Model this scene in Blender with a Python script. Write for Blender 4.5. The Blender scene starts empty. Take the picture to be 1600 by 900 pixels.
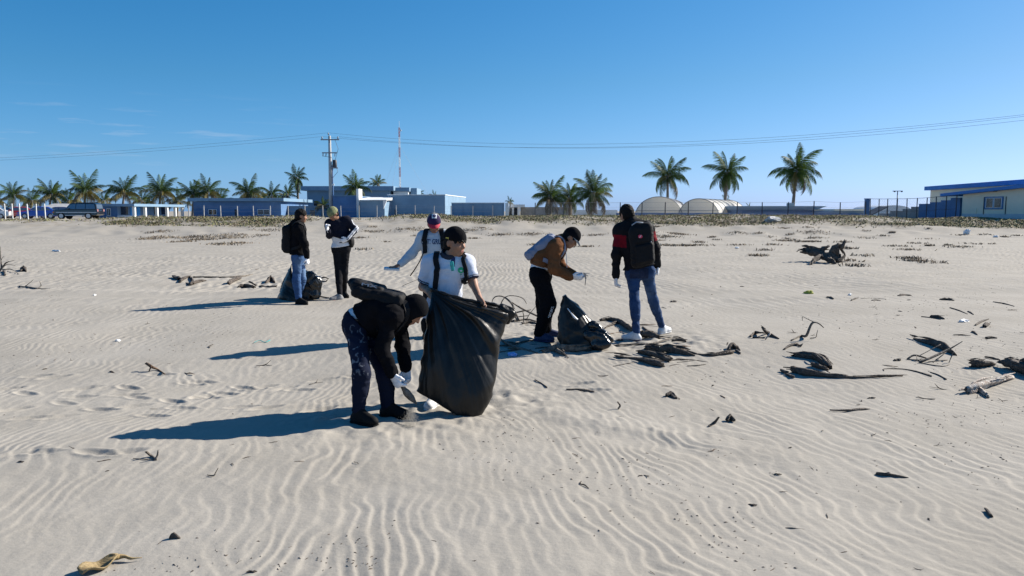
import bpy, bmesh, math, random
import numpy as np
from mathutils import Vector, Matrix
R = math.radians
sc = bpy.context.scene
COL = sc.collection
rng = np.random.default_rng(7)
random.seed(7)

# ------------------------------------------------------------------ camera
CAMZ, FPX, PITCH = 1.76, 1200.0, math.atan(120/1200.0)
cam_d = bpy.data.cameras.new('camera'); cam = bpy.data.objects.new('camera', cam_d); COL.objects.link(cam)
cam_d.sensor_width = 36.0; cam_d.lens = 36.0*FPX/1600.0
cam_d.clip_start = 0.1; cam_d.clip_end = 8000
cam.location = (0, 0, CAMZ); cam.rotation_euler = (math.pi/2-PITCH, 0, 0)
sc.camera = cam

# ------------------------------------------------------------------ light
SUN_EL, SUN_AZ = 31.0, 62.0          # azimuth measured from +Y towards +X
w = bpy.data.worlds.new('World'); sc.world = w; w.use_nodes = True
nt = w.node_tree; bg = nt.nodes['Background']
sky = nt.nodes.new('ShaderNodeTexSky'); sky.sky_type = 'NISHITA'; sky.sun_disc = False
sky.sun_elevation = R(SUN_EL); sky.sun_rotation = R(SUN_AZ)
sky.air_density = 1.0; sky.dust_density = 0.35; sky.ozone_density = 2.6; sky.altitude = 0
SKY_STRENGTH, EXPO = 0.062, 0.80
bg.inputs['Strength'].default_value = SKY_STRENGTH
# deeper, cleaner blue than the raw model: red falls off faster, hardly any yellow at the horizon
KS = SKY_STRENGTH*2**EXPO
def wn(kind, *ins, **kw):
    n = nt.nodes.new(kind)
    for k, v in kw.items(): setattr(n, k, v)
    for i, v in enumerate(ins):
        if v is None: continue
        if hasattr(v, 'links'): nt.links.new(v, n.inputs[i])
        else: n.inputs[i].default_value = v
    return n.outputs[0]
sep = nt.nodes.new('ShaderNodeSeparateColor'); nt.links.new(sky.outputs[0], sep.inputs[0])
def wm(a, b, op): return wn('ShaderNodeMath', a, b, operation=op)
rx = wm(wm(sep.outputs[0], KS, 'MULTIPLY'), 1.9, 'POWER')
red = wm(wm(wm(rx, 1.16, 'MULTIPLY'), wm(wm(rx, .75, 'MULTIPLY'), 1.0, 'ADD'), 'DIVIDE'), 1.0/KS, 'MULTIPLY')
gx = wm(sep.outputs[1], KS, 'MULTIPLY')
grn = wm(wm(wm(gx, .785, 'MULTIPLY'), wm(wm(gx, .08, 'MULTIPLY'), 1.0, 'ADD'), 'DIVIDE'), 1.0/KS, 'MULTIPLY')
bx = wm(sep.outputs[2], KS, 'MULTIPLY')
blu = wm(wm(wm(bx, 1.30, 'MULTIPLY'), wm(wm(bx, .33, 'MULTIPLY'), 1.0, 'ADD'), 'DIVIDE'), 1.0/KS, 'MULTIPLY')
cmb = nt.nodes.new('ShaderNodeCombineColor')
for i_, s_ in enumerate((red, grn, blu)): nt.links.new(s_, cmb.inputs[i_])
wtc = nt.nodes.new('ShaderNodeTexCoord'); wsep = nt.nodes.new('ShaderNodeSeparateXYZ'); nt.links.new(wtc.outputs['Generated'], wsep.inputs[0])
wr = nt.nodes.new('ShaderNodeValToRGB'); el_ = wr.color_ramp.elements
el_[0].position = 0.0; el_[0].color = (.80, 1.08, 1.62, 1); el_[1].position = 1.0; el_[1].color = (.95, 1, 1, 1)
for p_, c_ in ((.03, (.82, 1.08, 1.42, 1)), (.065, (.86, 1.03, 1.18, 1)), (.16, (.92, 1.0, 1.0, 1))):
    e_ = el_.new(p_); e_.color = c_
nt.links.new(wsep.outputs['Z'], wr.inputs[0])
mx_ = nt.nodes.new('ShaderNodeMix'); mx_.data_type = 'RGBA'; mx_.blend_type = 'MULTIPLY'; mx_.inputs[0].default_value = 1
nt.links.new(cmb.outputs[0], mx_.inputs[6]); nt.links.new(wr.outputs[0], mx_.inputs[7])
# thin wisps of cirrus low in the west
wmap = nt.nodes.new('ShaderNodeMapping'); wmap.inputs['Scale'].default_value = (5, 5, 55); nt.links.new(wtc.outputs['Generated'], wmap.inputs[0])
wnz = nt.nodes.new('ShaderNodeTexNoise'); wnz.inputs['Scale'].default_value = 2.3; wnz.inputs['Detail'].default_value = 6; nt.links.new(wmap.outputs[0], wnz.inputs['Vector'])
wcl = nt.nodes.new('ShaderNodeValToRGB'); wcl.color_ramp.elements[0].position = .56; wcl.color_ramp.elements[1].position = .78; nt.links.new(wnz.outputs['Fac'], wcl.inputs[0])
band = nt.nodes.new('ShaderNodeValToRGB'); be = band.color_ramp.elements
be[0].position = .045; be[0].color = (0, 0, 0, 1); be[1].position = .14; be[1].color = (0, 0, 0, 1); e_ = be.new(.085); e_.color = (1, 1, 1, 1)
nt.links.new(wsep.outputs['Z'], band.inputs[0])
wside = nt.nodes.new('ShaderNodeMapRange'); wside.inputs[1].default_value = -.18; wside.inputs[2].default_value = -.45; nt.links.new(wsep.outputs['X'], wside.inputs[0])
cf = wn('ShaderNodeMath', wn('ShaderNodeMath', wcl.outputs[0], band.outputs[0], operation='MULTIPLY'), wside.outputs[0], operation='MULTIPLY')
cf = wn('ShaderNodeMath', cf, .42, operation='MULTIPLY')
mc = nt.nodes.new('ShaderNodeMix'); mc.data_type = 'RGBA'; nt.links.new(cf, mc.inputs[0]); nt.links.new(mx_.outputs[2], mc.inputs[6])
mc.inputs[7].default_value = (.75/KS, .78/KS, .86/KS, 1)
nt.links.new(mc.outputs[2], bg.inputs[0])
sun_d = bpy.data.lights.new('sun', 'SUN'); sun = bpy.data.objects.new('sun', sun_d); COL.objects.link(sun)
sun_d.energy = 5.0; sun_d.angle = R(0.5); sun_d.color = (1.0, 0.93, 0.83)
sd = Vector((math.sin(R(SUN_AZ))*math.cos(R(SUN_EL)), math.cos(R(SUN_AZ))*math.cos(R(SUN_EL)), math.sin(R(SUN_EL))))
sun.rotation_euler = sd.to_track_quat('Z', 'Y').to_euler()
sun.location = sd*50
vs = sc.view_settings; vs.view_transform = 'Standard'; vs.look = 'None'; vs.exposure = EXPO; vs.gamma = 1.0
vs.use_curve_mapping = False

# ------------------------------------------------------------------ helpers
def at(px, py, d):
    """photo pixel (1600x900) and world distance along +Y -> world point"""
    u = (px-800)/FPX; v = (450-py)/FPX
    cp, sp = math.cos(PITCH), math.sin(PITCH)
    dy = cp + v*sp; dz = -sp + v*cp
    return Vector((u*d/dy, d, CAMZ + dz*d/dy))

def sstep(e0, e1, x):
    t = np.clip((x-e0)/(e1-e0), 0, 1); return t*t*(3-2*t)

def _hash(ix, iy, iz, seed):
    h = (ix.astype(np.int64)*374761393 + iy.astype(np.int64)*668265263 + iz.astype(np.int64)*2147483647 + seed*974634777) & 0xffffffff
    h = ((h ^ (h >> 13))*1274126177) & 0xffffffff
    h = h ^ (h >> 16)
    return (h & 0xffff)/32767.5 - 1.0

def n2(x, y, seed=0):
    ix = np.floor(x).astype(np.int64); iy = np.floor(y).astype(np.int64)
    fx = x-ix; fy = y-iy; fx = fx*fx*fx*(fx*(fx*6-15)+10); fy = fy*fy*fy*(fy*(fy*6-15)+10)
    z = np.zeros_like(ix)
    a = _hash(ix, iy, z, seed); b = _hash(ix+1, iy, z, seed); c = _hash(ix, iy+1, z, seed); d = _hash(ix+1, iy+1, z, seed)
    return (a+(b-a)*fx)*(1-fy) + (c+(d-c)*fx)*fy

def n3(p, seed=0):
    i = np.floor(p).astype(np.int64); f = p-i; f = f*f*(3-2*f)
    out = 0
    for dx in (0, 1):
        for dy in (0, 1):
            for dz in (0, 1):
                wgt = (f[:, 0] if dx else 1-f[:, 0])*(f[:, 1] if dy else 1-f[:, 1])*(f[:, 2] if dz else 1-f[:, 2])
                out = out + wgt*_hash(i[:, 0]+dx, i[:, 1]+dy, i[:, 2]+dz, seed)
    return out

def fbm2(x, y, seed=0, o=3):
    s = 0; a = 1.0
    for k in range(o):
        s = s + a*n2(x*2**k, y*2**k, seed+k); a *= .5
    return s

def mesh_obj(name, verts, faces, mat=None, parent=None, smooth=False, origin=None):
    """faces: (n,3|4) int array or list of tuples; one mesh object"""
    verts = np.asarray(verts, dtype=np.float32).reshape(-1, 3)
    if origin is not None: verts = verts - np.asarray(origin, dtype=np.float32)
    me = bpy.data.meshes.new(name)
    if isinstance(faces, np.ndarray):
        n, k = faces.shape
        me.vertices.add(len(verts)); me.vertices.foreach_set('co', verts.ravel())
        me.loops.add(n*k); me.loops.foreach_set('vertex_index', faces.astype(np.int32).ravel())
        me.polygons.add(n); me.polygons.foreach_set('loop_start', np.arange(0, n*k, k, dtype=np.int32))
        me.polygons.foreach_set('loop_total', np.full(n, k, dtype=np.int32))
        me.update(calc_edges=True)
    else:
        me.from_pydata([tuple(map(float, v)) for v in verts], [], faces); me.update()
    if smooth: me.polygons.foreach_set('use_smooth', np.ones(len(me.polygons), dtype=bool))
    if mat is not None: me.materials.append(mat)
    o = bpy.data.objects.new(name, me); COL.objects.link(o)
    if parent is not None: o.parent = parent
    if origin is not None: o.location = origin
    return o

def tag(o, label=None, cat=None, group=None, kind=None):
    if label: o['label'] = label
    if cat: o['category'] = cat
    if group: o['group'] = group
    if kind: o['kind'] = kind
    return o

def empty(name, loc, label=None, cat=None, group=None, rz=0):
    o = bpy.data.objects.new(name, None); COL.objects.link(o)
    o.location = loc; o.rotation_euler = (0, 0, rz); o.empty_display_size = .1
    return tag(o, label, cat, group, 'thing')

class MB:
    """collects boxes, bars and tubes into one mesh"""
    def __init__(s): s.v = []; s.f = []
    def add(s, vs, fs):
        n = len(s.v); s.v += [tuple(v) for v in vs]; s.f += [tuple(i+n for i in f) for f in fs]; return s
    def box(s, x0, x1, y0, y1, z0, z1):
        return s.add([(x0, y0, z0), (x1, y0, z0), (x1, y1, z0), (x0, y1, z0), (x0, y0, z1), (x1, y0, z1), (x1, y1, z1), (x0, y1, z1)],
                     [(0, 3, 2, 1), (4, 5, 6, 7), (0, 1, 5, 4), (1, 2, 6, 5), (2, 3, 7, 6), (3, 0, 4, 7)])
    def prism(s, poly, y0, y1):
        """polygon in xz extruded along y"""
        n = len(poly)
        vs = [(x, y0, z) for x, z in poly]+[(x, y1, z) for x, z in poly]
        fs = [tuple(range(n)), tuple(range(2*n-1, n-1, -1))]+[(i, i+n, (i+1) % n+n, (i+1) % n) for i in range(n)]
        return s.add(vs, fs)
    def tube(s, pts, rad, seg=6, cap=True):
        pts = [Vector(p) for p in pts]
        if not isinstance(rad, (list, tuple)): rad = [rad]*len(pts)
        vs = []; fs = []; up = None
        for i, p in enumerate(pts):
            t = (pts[min(i+1, len(pts)-1)]-pts[max(i-1, 0)]).normalized()
            if up is None: up = Vector((0, 0, 1)) if abs(t.z) < .9 else Vector((1, 0, 0))
            sx = t.cross(up)
            if sx.length < 1e-5: sx = t.orthogonal()
            sx.normalize(); u2 = sx.cross(t).normalized(); up = u2
            for k in range(seg):
                a = 2*math.pi*k/seg
                vs.append(p + (sx*math.cos(a)+u2*math.sin(a))*rad[i])
        for i in range(len(pts)-1):
            for k in range(seg):
                k2 = (k+1) % seg
                fs.append((i*seg+k, i*seg+k2, (i+1)*seg+k2, (i+1)*seg+k))
        if cap:
            fs.append(tuple(range(seg-1, -1, -1))); n = (len(pts)-1)*seg; fs.append(tuple(range(n, n+seg)))
        return s.add(vs, fs)
    def build(s, name, mat, parent=None, smooth=False, origin=None):
        return mesh_obj(name, s.v, s.f, mat, parent, smooth, origin)

# ------------------------------------------------------------------ materials
def see_through(m, fac, col):
    """thin sheet that lets some light through"""
    t = m.node_tree; out = t.nodes['Material Output']; b = t.nodes['Principled BSDF']; tr = t.nodes.new('ShaderNodeBsdfTranslucent'); mx = t.nodes.new('ShaderNodeMixShader')
    tr.inputs[0].default_value = (*col, 1); mx.inputs[0].default_value = fac
    t.links.new(b.outputs[0], mx.inputs[1]); t.links.new(tr.outputs[0], mx.inputs[2]); t.links.new(mx.outputs[0], out.inputs[0]); return m
def mat(name, col, rough=.8, var=0.0, vscale=5.0, col2=None, bump=0.0, bscale=30.0, spec=.5, metal=0.0, stretch=None, coat=0, attr=None, sheen=0, bdist=.01, detail=5):
    m = bpy.data.materials.new(name); m.use_nodes = True
    t = m.node_tree; b = t.nodes['Principled BSDF']
    b.inputs['Roughness'].default_value = rough; b.inputs['Metallic'].default_value = metal
    b.inputs['Specular IOR Level'].default_value = spec; b.inputs['Coat Weight'].default_value = coat
    if sheen: b.inputs['Sheen Weight'].default_value = sheen
    c = (*col, 1)
    b.inputs['Base Color'].default_value = c
    tc = t.nodes.new('ShaderNodeTexCoord'); src = tc.outputs['Object']
    if stretch:
        mp = t.nodes.new('ShaderNodeMapping'); mp.inputs['Scale'].default_value = stretch
        t.links.new(src, mp.inputs[0]); src = mp.outputs[0]
    base = None
    if var or col2:
        nz = t.nodes.new('ShaderNodeTexNoise'); nz.inputs['Scale'].default_value = vscale; nz.inputs['Detail'].default_value = detail
        nz.inputs['Roughness'].default_value = .62
        t.links.new(src, nz.inputs['Vector'])
        rp = t.nodes.new('ShaderNodeValToRGB'); rp.color_ramp.elements[0].position = .32; rp.color_ramp.elements[1].position = .68
        c2 = col2 if col2 else tuple(max(0, x*(1-var)) for x in col)
        c1 = col if col2 else tuple(min(1, x*(1+var)) for x in col)
        rp.color_ramp.elements[0].color = (*c2, 1); rp.color_ramp.elements[1].color = (*c1, 1)
        t.links.new(nz.outputs['Fac'], rp.inputs[0]); base = rp.outputs[0]
    if attr:
        an = t.nodes.new('ShaderNodeAttribute'); an.attribute_name = attr
        if base is None: base = an.outputs['Color']
        else:
            mx = t.nodes.new('ShaderNodeMix'); mx.data_type = 'RGBA'; mx.blend_type = 'MULTIPLY'; mx.inputs[0].default_value = 1
            t.links.new(base, mx.inputs[6]); t.links.new(an.outputs['Color'], mx.inputs[7]); base = mx.outputs[2]
    if base is not None: t.links.new(base, b.inputs['Base Color'])
    if bump:
        n_ = t.nodes.new('ShaderNodeTexNoise'); n_.inputs['Scale'].default_value = bscale; n_.inputs['Detail'].default_value = 6
        t.links.new(src, n_.inputs['Vector'])
        bp = t.nodes.new('ShaderNodeBump'); bp.inputs['Strength'].default_value = bump; bp.inputs['Distance'].default_value = bdist
        t.links.new(n_.outputs['Fac'], bp.inputs['Height']); t.links.new(bp.outputs[0], b.inputs['Normal'])
    return m
# ------------------------------------------------------------------ terrain
CX = np.array([-120, -43, -38, -34.7, -26, -17, -12.5, -8.7, -3.2, 5.4, 19, 30, 33.6, 43, 120], float)
CZ = np.array([.92, .92, .96, 1.12, 1.24, 1.25, 1.12, 1.40, 1.25, 1.30, 1.36, 1.32, 1.12, 1.05, 1.05], float)
def zt(x, y):
    """height of the sand without ripples"""
    x = np.asarray(x, float); y = np.asarray(y, float)
    z = .10*sstep(7.2, 10.0, y)
    z = z + .035*n2(x*.33+5, y*.22, 3)*sstep(2, 5, y) + .02*n2(x*.8, y*.5, 4)
    z = z + .06*np.exp(-(((x+2.9)/1.0)**2+((y-5.4)/.8)**2))
    crest = np.interp(x, CX, CZ) + .05*n2(x*.35, 0*y, 9)
    foot = 46 + 3*n2(x*.06, 0*y, 11)
    up = sstep(foot, 65, y)
    plat = np.minimum(.95, crest-.06)
    dz = .12*up + (crest-.22)*up**1.2
    back = sstep(66, 76, y)
    bumps = (.10*n2(x*.45, y*.4, 21) + .06*n2(x*1.1, y*.9, 22))*sstep(44, 52, y)*(1-.6*back)*(1-sstep(80, 90, y))
    z = z + dz*(1-back) + (plat-.10)*back + bumps
    return z
def gz(x, y): return float(zt(np.array([x]), np.array([y]))[0])
def G(px, py, dz=0.0):
    """photo pixel -> point where its ray meets the sand"""
    d = 1200*1.68/max(4, py-330)
    lo, hi = 2.0, 90.0
    ds = np.concatenate([np.linspace(2, 20, 400), np.linspace(20, 90, 400)])
    P = [at(px, py, 1.0)]
    k = (P[0]-Vector((0, 0, CAMZ)))
    g = CAMZ + k.z*ds - zt(k.x*ds, ds)
    idx = np.where(g < 0)[0]
    if len(idx) == 0: dd = 70.0
    else:
        i = idx[0]; a, b = g[i-1], g[i]; dd = ds[i-1]+(ds[i]-ds[i-1])*a/(a-b)
    p = Vector((0, 0, CAMZ))+k*dd
    return Vector((p.x, p.y, gz(p.x, p.y)+dz))

foot_rng = random.Random(5)
FOOT = []
for (px, py) in [(60, 588), (86, 590), (10, 608), (40, 615), (120, 608), (135, 607), (125, 620), (200, 617), (215, 622), (160, 640), (208, 635), (90, 652),
                 (45, 654), (270, 627), (285, 638), (318, 620), (322, 622), (380, 636), (150, 707), (190, 707), (30, 707), (62, 706), (300, 600), (316, 597),
                 (380, 606), (395, 608), (410, 605), (470, 610), (505, 594), (445, 607), (415, 638), (200, 606), (250, 585), (100, 630), (350, 615), (240, 650),
                 (20, 640), (930, 610), (905, 600), (560, 590), (500, 640)]:
    p = G(px, py); FOOT.append((p.x, p.y, foot_rng.uniform(-.5, .9), foot_rng.uniform(.6, 1.0)))

def ripples(x, y):
    # crests run roughly away from the camera, wavy and zig-zag; longer waves farther off
    def field(sd):
        wx = x + .17*n2(x*.9, y*.7, 31+sd) + .10*n2(x*2.1, y*2.6, 32+sd) + .040*n2(x*4.4, y*6.0, 35+sd) + .45*n2(x*.2, y*.13, 33+sd)
        return wx*.965 + y*(.15+.10*np.tanh(x*.6)) + .037*sd
    def wave(ph, lam):
        # long gentle back, short steeper face towards +x, rounded crest and trough
        t = (ph/lam) % 1.0
        h = np.where(t < .72, t/.72, (1-t)/.28); return h*h*(3-2*h)*.6 + h*.4 - .5
    far = sstep(12, 17, y)
    # three sets of crests that take over from one another: they meet in forks and broken ends
    pa, pb, pc = field(0), field(100), field(200)
    w1 = sstep(-.14, .14, n2(x*1.9, y*1.6, 51)); w2 = sstep(.0, .26, n2(x*1.7+7, y*1.4, 52))
    def blend(lam): return (wave(pa, lam)*(1-w1)+wave(pb, lam*1.06)*w1)*(1-w2)+wave(pc, lam*.93)*w2
    a = blend(.118); b = blend(.27)
    r = a*.0056*(.75+.6*n2(x*2.4, y*1.9, 36))*(1-far) + b*.021*far*(.85+.45*n2(x*.6, y*.4, 37))
    r = r + .0050*n2(x*3.5, y*3, 38)*(1-sstep(9, 14, y)) + .0022*n2(x*13, y*10, 40)*(1-sstep(8, 12, y))
    # smooth wheel-flattened bands across the beach
    band = np.exp(-((y-15.2-.03*x)/.55)**2) + .9*np.exp(-((y-9.1-.05*(x+4))/.28)**2)*(1-sstep(-2.4, -1.2, x)) + np.exp(-((y-38)/2.2)**2)
    mask = 1-.85*np.clip(band, 0, 1)
    calm = sstep(-.8, .0, n2(x*.5+3, y*.3, 41))
    left = 1-.20*sstep(-1.5, -3.5, x)*(1-sstep(10, 13, y))
    r = r*mask*(.55+.45*calm)*left*(1-sstep(44, 50, y))
    # banks along the bands
    r = r + .03*np.exp(-((y-15.9-.03*x)/.35)**2) + .02*np.exp(-((y-14.5-.03*x)/.3)**2)
    # scuffed drag ridge running from the big bag to the right and nearer
    s = (x-.0)*.62+(y-6.55)*.0
    yc = 6.75-.72*(x-.0)
    on = sstep(-.1, .2, x)*(1-sstep(1.2, 2.2, x))
    r = r + on*(.013*np.exp(-((y-yc)/.22)**2) - .008*np.exp(-((y-yc+.33)/.18)**2) + .006*n2(x*14, y*9, 43)*np.exp(-((y-yc)/.5)**2))
    # scuffed sand round the people
    for (cx, cy, rr) in ((-1.0, 6.35, .8), (.6, 9.6, 1.0), (1.6, 9.9, 1.0), (-.2, 7.1, .7)):
        g = np.exp(-(((x-cx)/rr)**2+((y-cy)/(rr*.8))**2))
        r = r*(1-.7*g) + .026*g*n2(x*6, y*5, 44) + .016*g*n2(x*13, y*10, 46)
    for (fx, fy, a_, s_) in FOOT:
        m = (np.abs(x-fx) < .35) & (np.abs(y-fy) < .45)
        if not m.any(): continue
        dx = x[m]-fx; dy = y[m]-fy
        u = dx*math.cos(a_)+dy*math.sin(a_); v = -dx*math.sin(a_)+dy*math.cos(a_)
        e = (u/.125)**2+(v/.05)**2
        r[m] = r[m] + s_*(-.024*np.exp(-e**1.6) + .008*np.exp(-((np.sqrt(e)-1.45)/.32)**2))
    return r

def build_sand():
    rows = [-8, -4, -1.5, 0, .9, 1.6]
    while rows[-1] < 78: rows.append(rows[-1] + max(.0125, .36*rows[-1]**2/1306*(1 if rows[-1] < 30 else .8)))
    k = rows[-1]
    for q in (82, 88, 95, 105, 120, 140, 170, 220, 300, 450, 700, 1200, 2000, 3500, 6000): rows.append(q)
    Y = np.array(rows); NC = 980
    e_ = np.array([1.01, 1.03, 1.07, 1.14, 1.25, 1.42, 1.7, 2.1, 2.8, 4.0]); t = np.concatenate([-e_[::-1], np.linspace(-1, 1, NC), e_]); NC = len(t)
    half = .745*np.maximum(Y, 1.6) + 1.0 + np.where(Y > 80, (Y-80)*1.5, 0)
    X = half[:, None]*t[None, :]; YY = np.repeat(Y[:, None], NC, 1)
    Z = zt(X, YY)
    near = Y < 52
    Z[near] += ripples(X[near], YY[near])*(1-sstep(1.03, 1.2, np.abs(t)))[None, :]
    V = np.stack([X, YY, Z], -1).reshape(-1, 3)
    nr = len(Y); i = np.arange(nr-1)[:, None]*NC + np.arange(NC-1)[None, :]
    F = np.stack([i, i+1, i+NC+1, i+NC], -1).reshape(-1, 4)
    o = mesh_obj('beach_sand', V, F, None, None, True)
    tag(o, kind='structure')
    return o

def sand_material():
    m = bpy.data.materials.new('sand'); m.use_nodes = True; t = m.node_tree; b = t.nodes['Principled BSDF']
    b.inputs['Roughness'].default_value = .95; b.inputs['Specular IOR Level'].default_value = .12
    tc = t.nodes.new('ShaderNodeTexCoord'); P = tc.outputs['Object']
    def noise(scale, detail=4, rough=.6):
        n = t.nodes.new('ShaderNodeTexNoise'); n.inputs['Scale'].default_value = scale; n.inputs['Detail'].default_value = detail
        n.inputs['Roughness'].default_value = rough; t.links.new(P, n.inputs['Vector']); return n.outputs['Fac']
    def ramp(f, a, b_, ca, cb):
        r = t.nodes.new('ShaderNodeValToRGB'); r.color_ramp.elements[0].position = a; r.color_ramp.elements[1].position = b_
        r.color_ramp.elements[0].color = (*ca, 1); r.color_ramp.elements[1].color = (*cb, 1); t.links.new(f, r.inputs[0]); return r.outputs[0]
    def mix(f, a, b_, mode='MIX'):
        x = t.nodes.new('ShaderNodeMix'); x.data_type = 'RGBA'; x.blend_type = mode
        if hasattr(f, 'links'): t.links.new(f, x.inputs[0])
        else: x.inputs[0].default_value = f
        for s, k in ((a, 6), (b_, 7)):
            if hasattr(s, 'links'): t.links.new(s, x.inputs[k])
            else: x.inputs[k].default_value = (*s, 1)
        return x.outputs[2]
    big = ramp(noise(.9, 5), .35, .7, (.335, .309, .266), (.386, .358, .312))
    fine = ramp(noise(55, 3, .8), .3, .72, (.93, .93, .93), (1.05, 1.05, 1.05))
    grain = ramp(noise(420, 2, .8), .30, .70, (.86, .855, .85), (1.10, 1.10, 1.10))
    c = mix(1.0, big, fine, 'MULTIPLY'); c = mix(1.0, c, grain, 'MULTIPLY')
    # sparse dark grains and plant crumbs
    sp = ramp(noise(70, 2, .5), .735, .75, (0, 0, 0), (1, 1, 1)); pa = ramp(noise(.6, 3), .5, .62, (0, 0, 0), (1, 1, 1))
    c = mix(mix(1.0, sp, pa, 'MULTIPLY'), c, (.10, .075, .055))
    # brown plant litter lying on the back dune
    sx = t.nodes.new('ShaderNodeSeparateXYZ'); t.links.new(P, sx.inputs[0])
    mr = t.nodes.new('ShaderNodeMapRange'); mr.inputs[1].default_value = 50; mr.inputs[2].default_value = 60; t.links.new(sx.outputs['Y'], mr.inputs[0])
    lit = ramp(noise(.9, 6, .7), .50, .60, (0, 0, 0), (.6, .6, .6))
    c = mix(mix(1.0, lit, mr.outputs[0], 'MULTIPLY'), c, (.20, .165, .115))
    # matted plants and their litter where the grass stands thick
    cv = t.nodes.new('ShaderNodeAttribute'); cv.attribute_name = 'cover'
    mat_c = ramp(noise(1.7, 6, .75), .36, .64, (.115, .088, .058), (.235, .20, .12))
    c = mix(cv.outputs['Fac'], c, mat_c)
    t.links.new(c, b.inputs['Base Color'])
    bp = t.nodes.new('ShaderNodeBump'); bp.inputs['Strength'].default_value = .22; bp.inputs['Distance'].default_value = .003
    t.links.new(noise(260, 3, .7), bp.inputs['Height'])
    bp2 = t.nodes.new('ShaderNodeBump'); bp2.inputs['Strength'].default_value = .22; bp2.inputs['Distance'].default_value = .02
    t.links.new(noise(22, 4, .55), bp2.inputs['Height']); t.links.new(bp.outputs[0], bp2.inputs['Normal'])
    t.links.new(bp2.outputs[0], b.inputs['Normal'])
    return m
sand = build_sand()
sand.data.materials.append(sand_material())
# ------------------------------------------------------------------ far structures
M = {}
M['blue_paint'] = mat('blue_paint', (.085, .185, .36), .75, var=.14, vscale=.8, bump=.1, bscale=12)
M['pale_blue_paint'] = mat('pale_blue_paint', (.165, .275, .39), .75, var=.10, vscale=.7, bump=.1, bscale=12)
M['strong_blue'] = mat('strong_blue', (.04, .20, .55), .6, var=.12, vscale=1.2)
M['door_blue'] = mat('door_blue', (.02, .28, .80), .5, var=.1)
M['dark_blue'] = mat('dark_blue', (.08, .18, .36), .7, var=.15, vscale=1)
M['white_paint'] = mat('white_paint', (.72, .74, .74), .7, var=.08, vscale=1.5)
M['concrete'] = mat('concrete', (.42, .42, .41), .9, var=.18, vscale=2.0, bump=.2)
M['grey_block'] = mat('grey_block', (.30, .29, .28), .95, var=.2, vscale=1.5, bump=.3)
M['cream'] = mat('cream', (.84, .77, .60), .8, var=.05, vscale=.9, bump=.1, bscale=8)
M['cream_base'] = mat('cream_base', (.55, .58, .60), .8, var=.1, vscale=.9)
M['glass'] = mat('glass', (.015, .02, .025), .08, spec=.8)

M['frame'] = mat('frame', (.62, .65, .67), .5)
M['iron'] = mat('iron', (.045, .05, .06), .6, var=.2, metal=.2)
M['galv'] = mat('galv', (.26, .27, .29), .6, var=.15, metal=.3)
M['membrane'] = see_through(mat('membrane', (.78, .77, .72), .6, var=.06, vscale=.8), .5, (.85, .81, .72))
M['car_glass'] = mat('car_glass', (.22, .25, .28), .12, metal=.7)
M['corrugated'] = mat('corrugated', (.62, .63, .64), .4, var=.1, metal=.3)
M['mast_red'] = mat('mast_red', (.36, .17, .17), .7)
M['ceramic'] = mat('ceramic', (.22, .22, .24), .35)
M['tyre'] = mat('tyre', (.02, .02, .02), .9)
M['rim'] = mat('rim', (.45, .46, .48), .3, metal=.8)
M['lamp_glass'] = mat('lamp_glass', (.75, .75, .78), .15)
M['amber'] = mat('amber', (.7, .18, .03), .25)

def X_(px, d): return (px-800)/FPX*d
def Z_(py, d): return at(800, py, d).z

def block(name, pts, z0, z1, m, parent):
    """vertical prism over a footprint [(x, y), ...] counter-clockwise from above"""
    n = len(pts)
    vs_ = [(x, y, z0) for x, y in pts]+[(x, y, z1) for x, y in pts]
    fs = [tuple(range(n-1, -1, -1)), tuple(range(n, 2*n))]+[(i, (i+1) % n, (i+1) % n+n, i+n) for i in range(n)]
    o = mesh_obj(name, vs_, fs, m, parent)
    o.matrix_parent_inverse = Matrix.Translation(-parent.location) if parent else Matrix()
    return o
def quadpts(pa, da, pb, db, depth):
    """footprint from two front corners given as (pixel column, distance) and a depth"""
    a = Vector((X_(pa, da), da)); b = Vector((X_(pb, db), db)); t = (b-a).normalized(); n = Vector((-t.y, t.x))
    if n.y < 0: n = -n
    return [tuple(a), tuple(b), tuple(b+n*depth), tuple(a+n*depth)]
def grow(pts, e):
    c = Vector((sum(p[0] for p in pts)/len(pts), sum(p[1] for p in pts)/len(pts))); out = []
    for p in pts:
        v = Vector(p)-c; out.append(tuple(c+Vector((v.x+math.copysign(e, v.x), v.y+math.copysign(e, v.y)))))
    return out
def panel(name, pa, pb, t0, t1, z0, z1, th, m, parent, proud=.03):
    """upright box on the wall line pa->pb between parameters t0..t1"""
    a = Vector(pa); b = Vector(pb); t = (b-a).normalized(); n = Vector((t.y, -t.x))
    if n.y > 0 and abs(n.y) > .2: n = -n
    p0 = a+(b-a)*t0; p1 = a+(b-a)*t1
    return block(name, [tuple(p0+n*(proud)), tuple(p1+n*(proud)), tuple(p1-n*(th-proud)), tuple(p0-n*(th-proud))], z0, z1, m, parent)
def window(parent, pa, pb, t0, t1, z0, z1, fm=None, panes=2, proud=.04):
    fr = panel('window', pa, pb, t0, t1, z0, z1, .12, fm or M['frame'], parent, proud)
    L = (Vector(pb)-Vector(pa)).length; e = .07/L
    for k in range(panes):
        w0 = t0+(t1-t0)*k/panes+e*(1 if k == 0 else .5); w1 = t0+(t1-t0)*(k+1)/panes-e*(1 if k == panes-1 else .5)
        g = panel('pane', pa, pb, w0, w1, z0+.07, z1-.07, .05, M['glass'], None, proud+.006)
        g.parent = fr
    return fr

GZ = .55   # foundations reach below the ground
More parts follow.
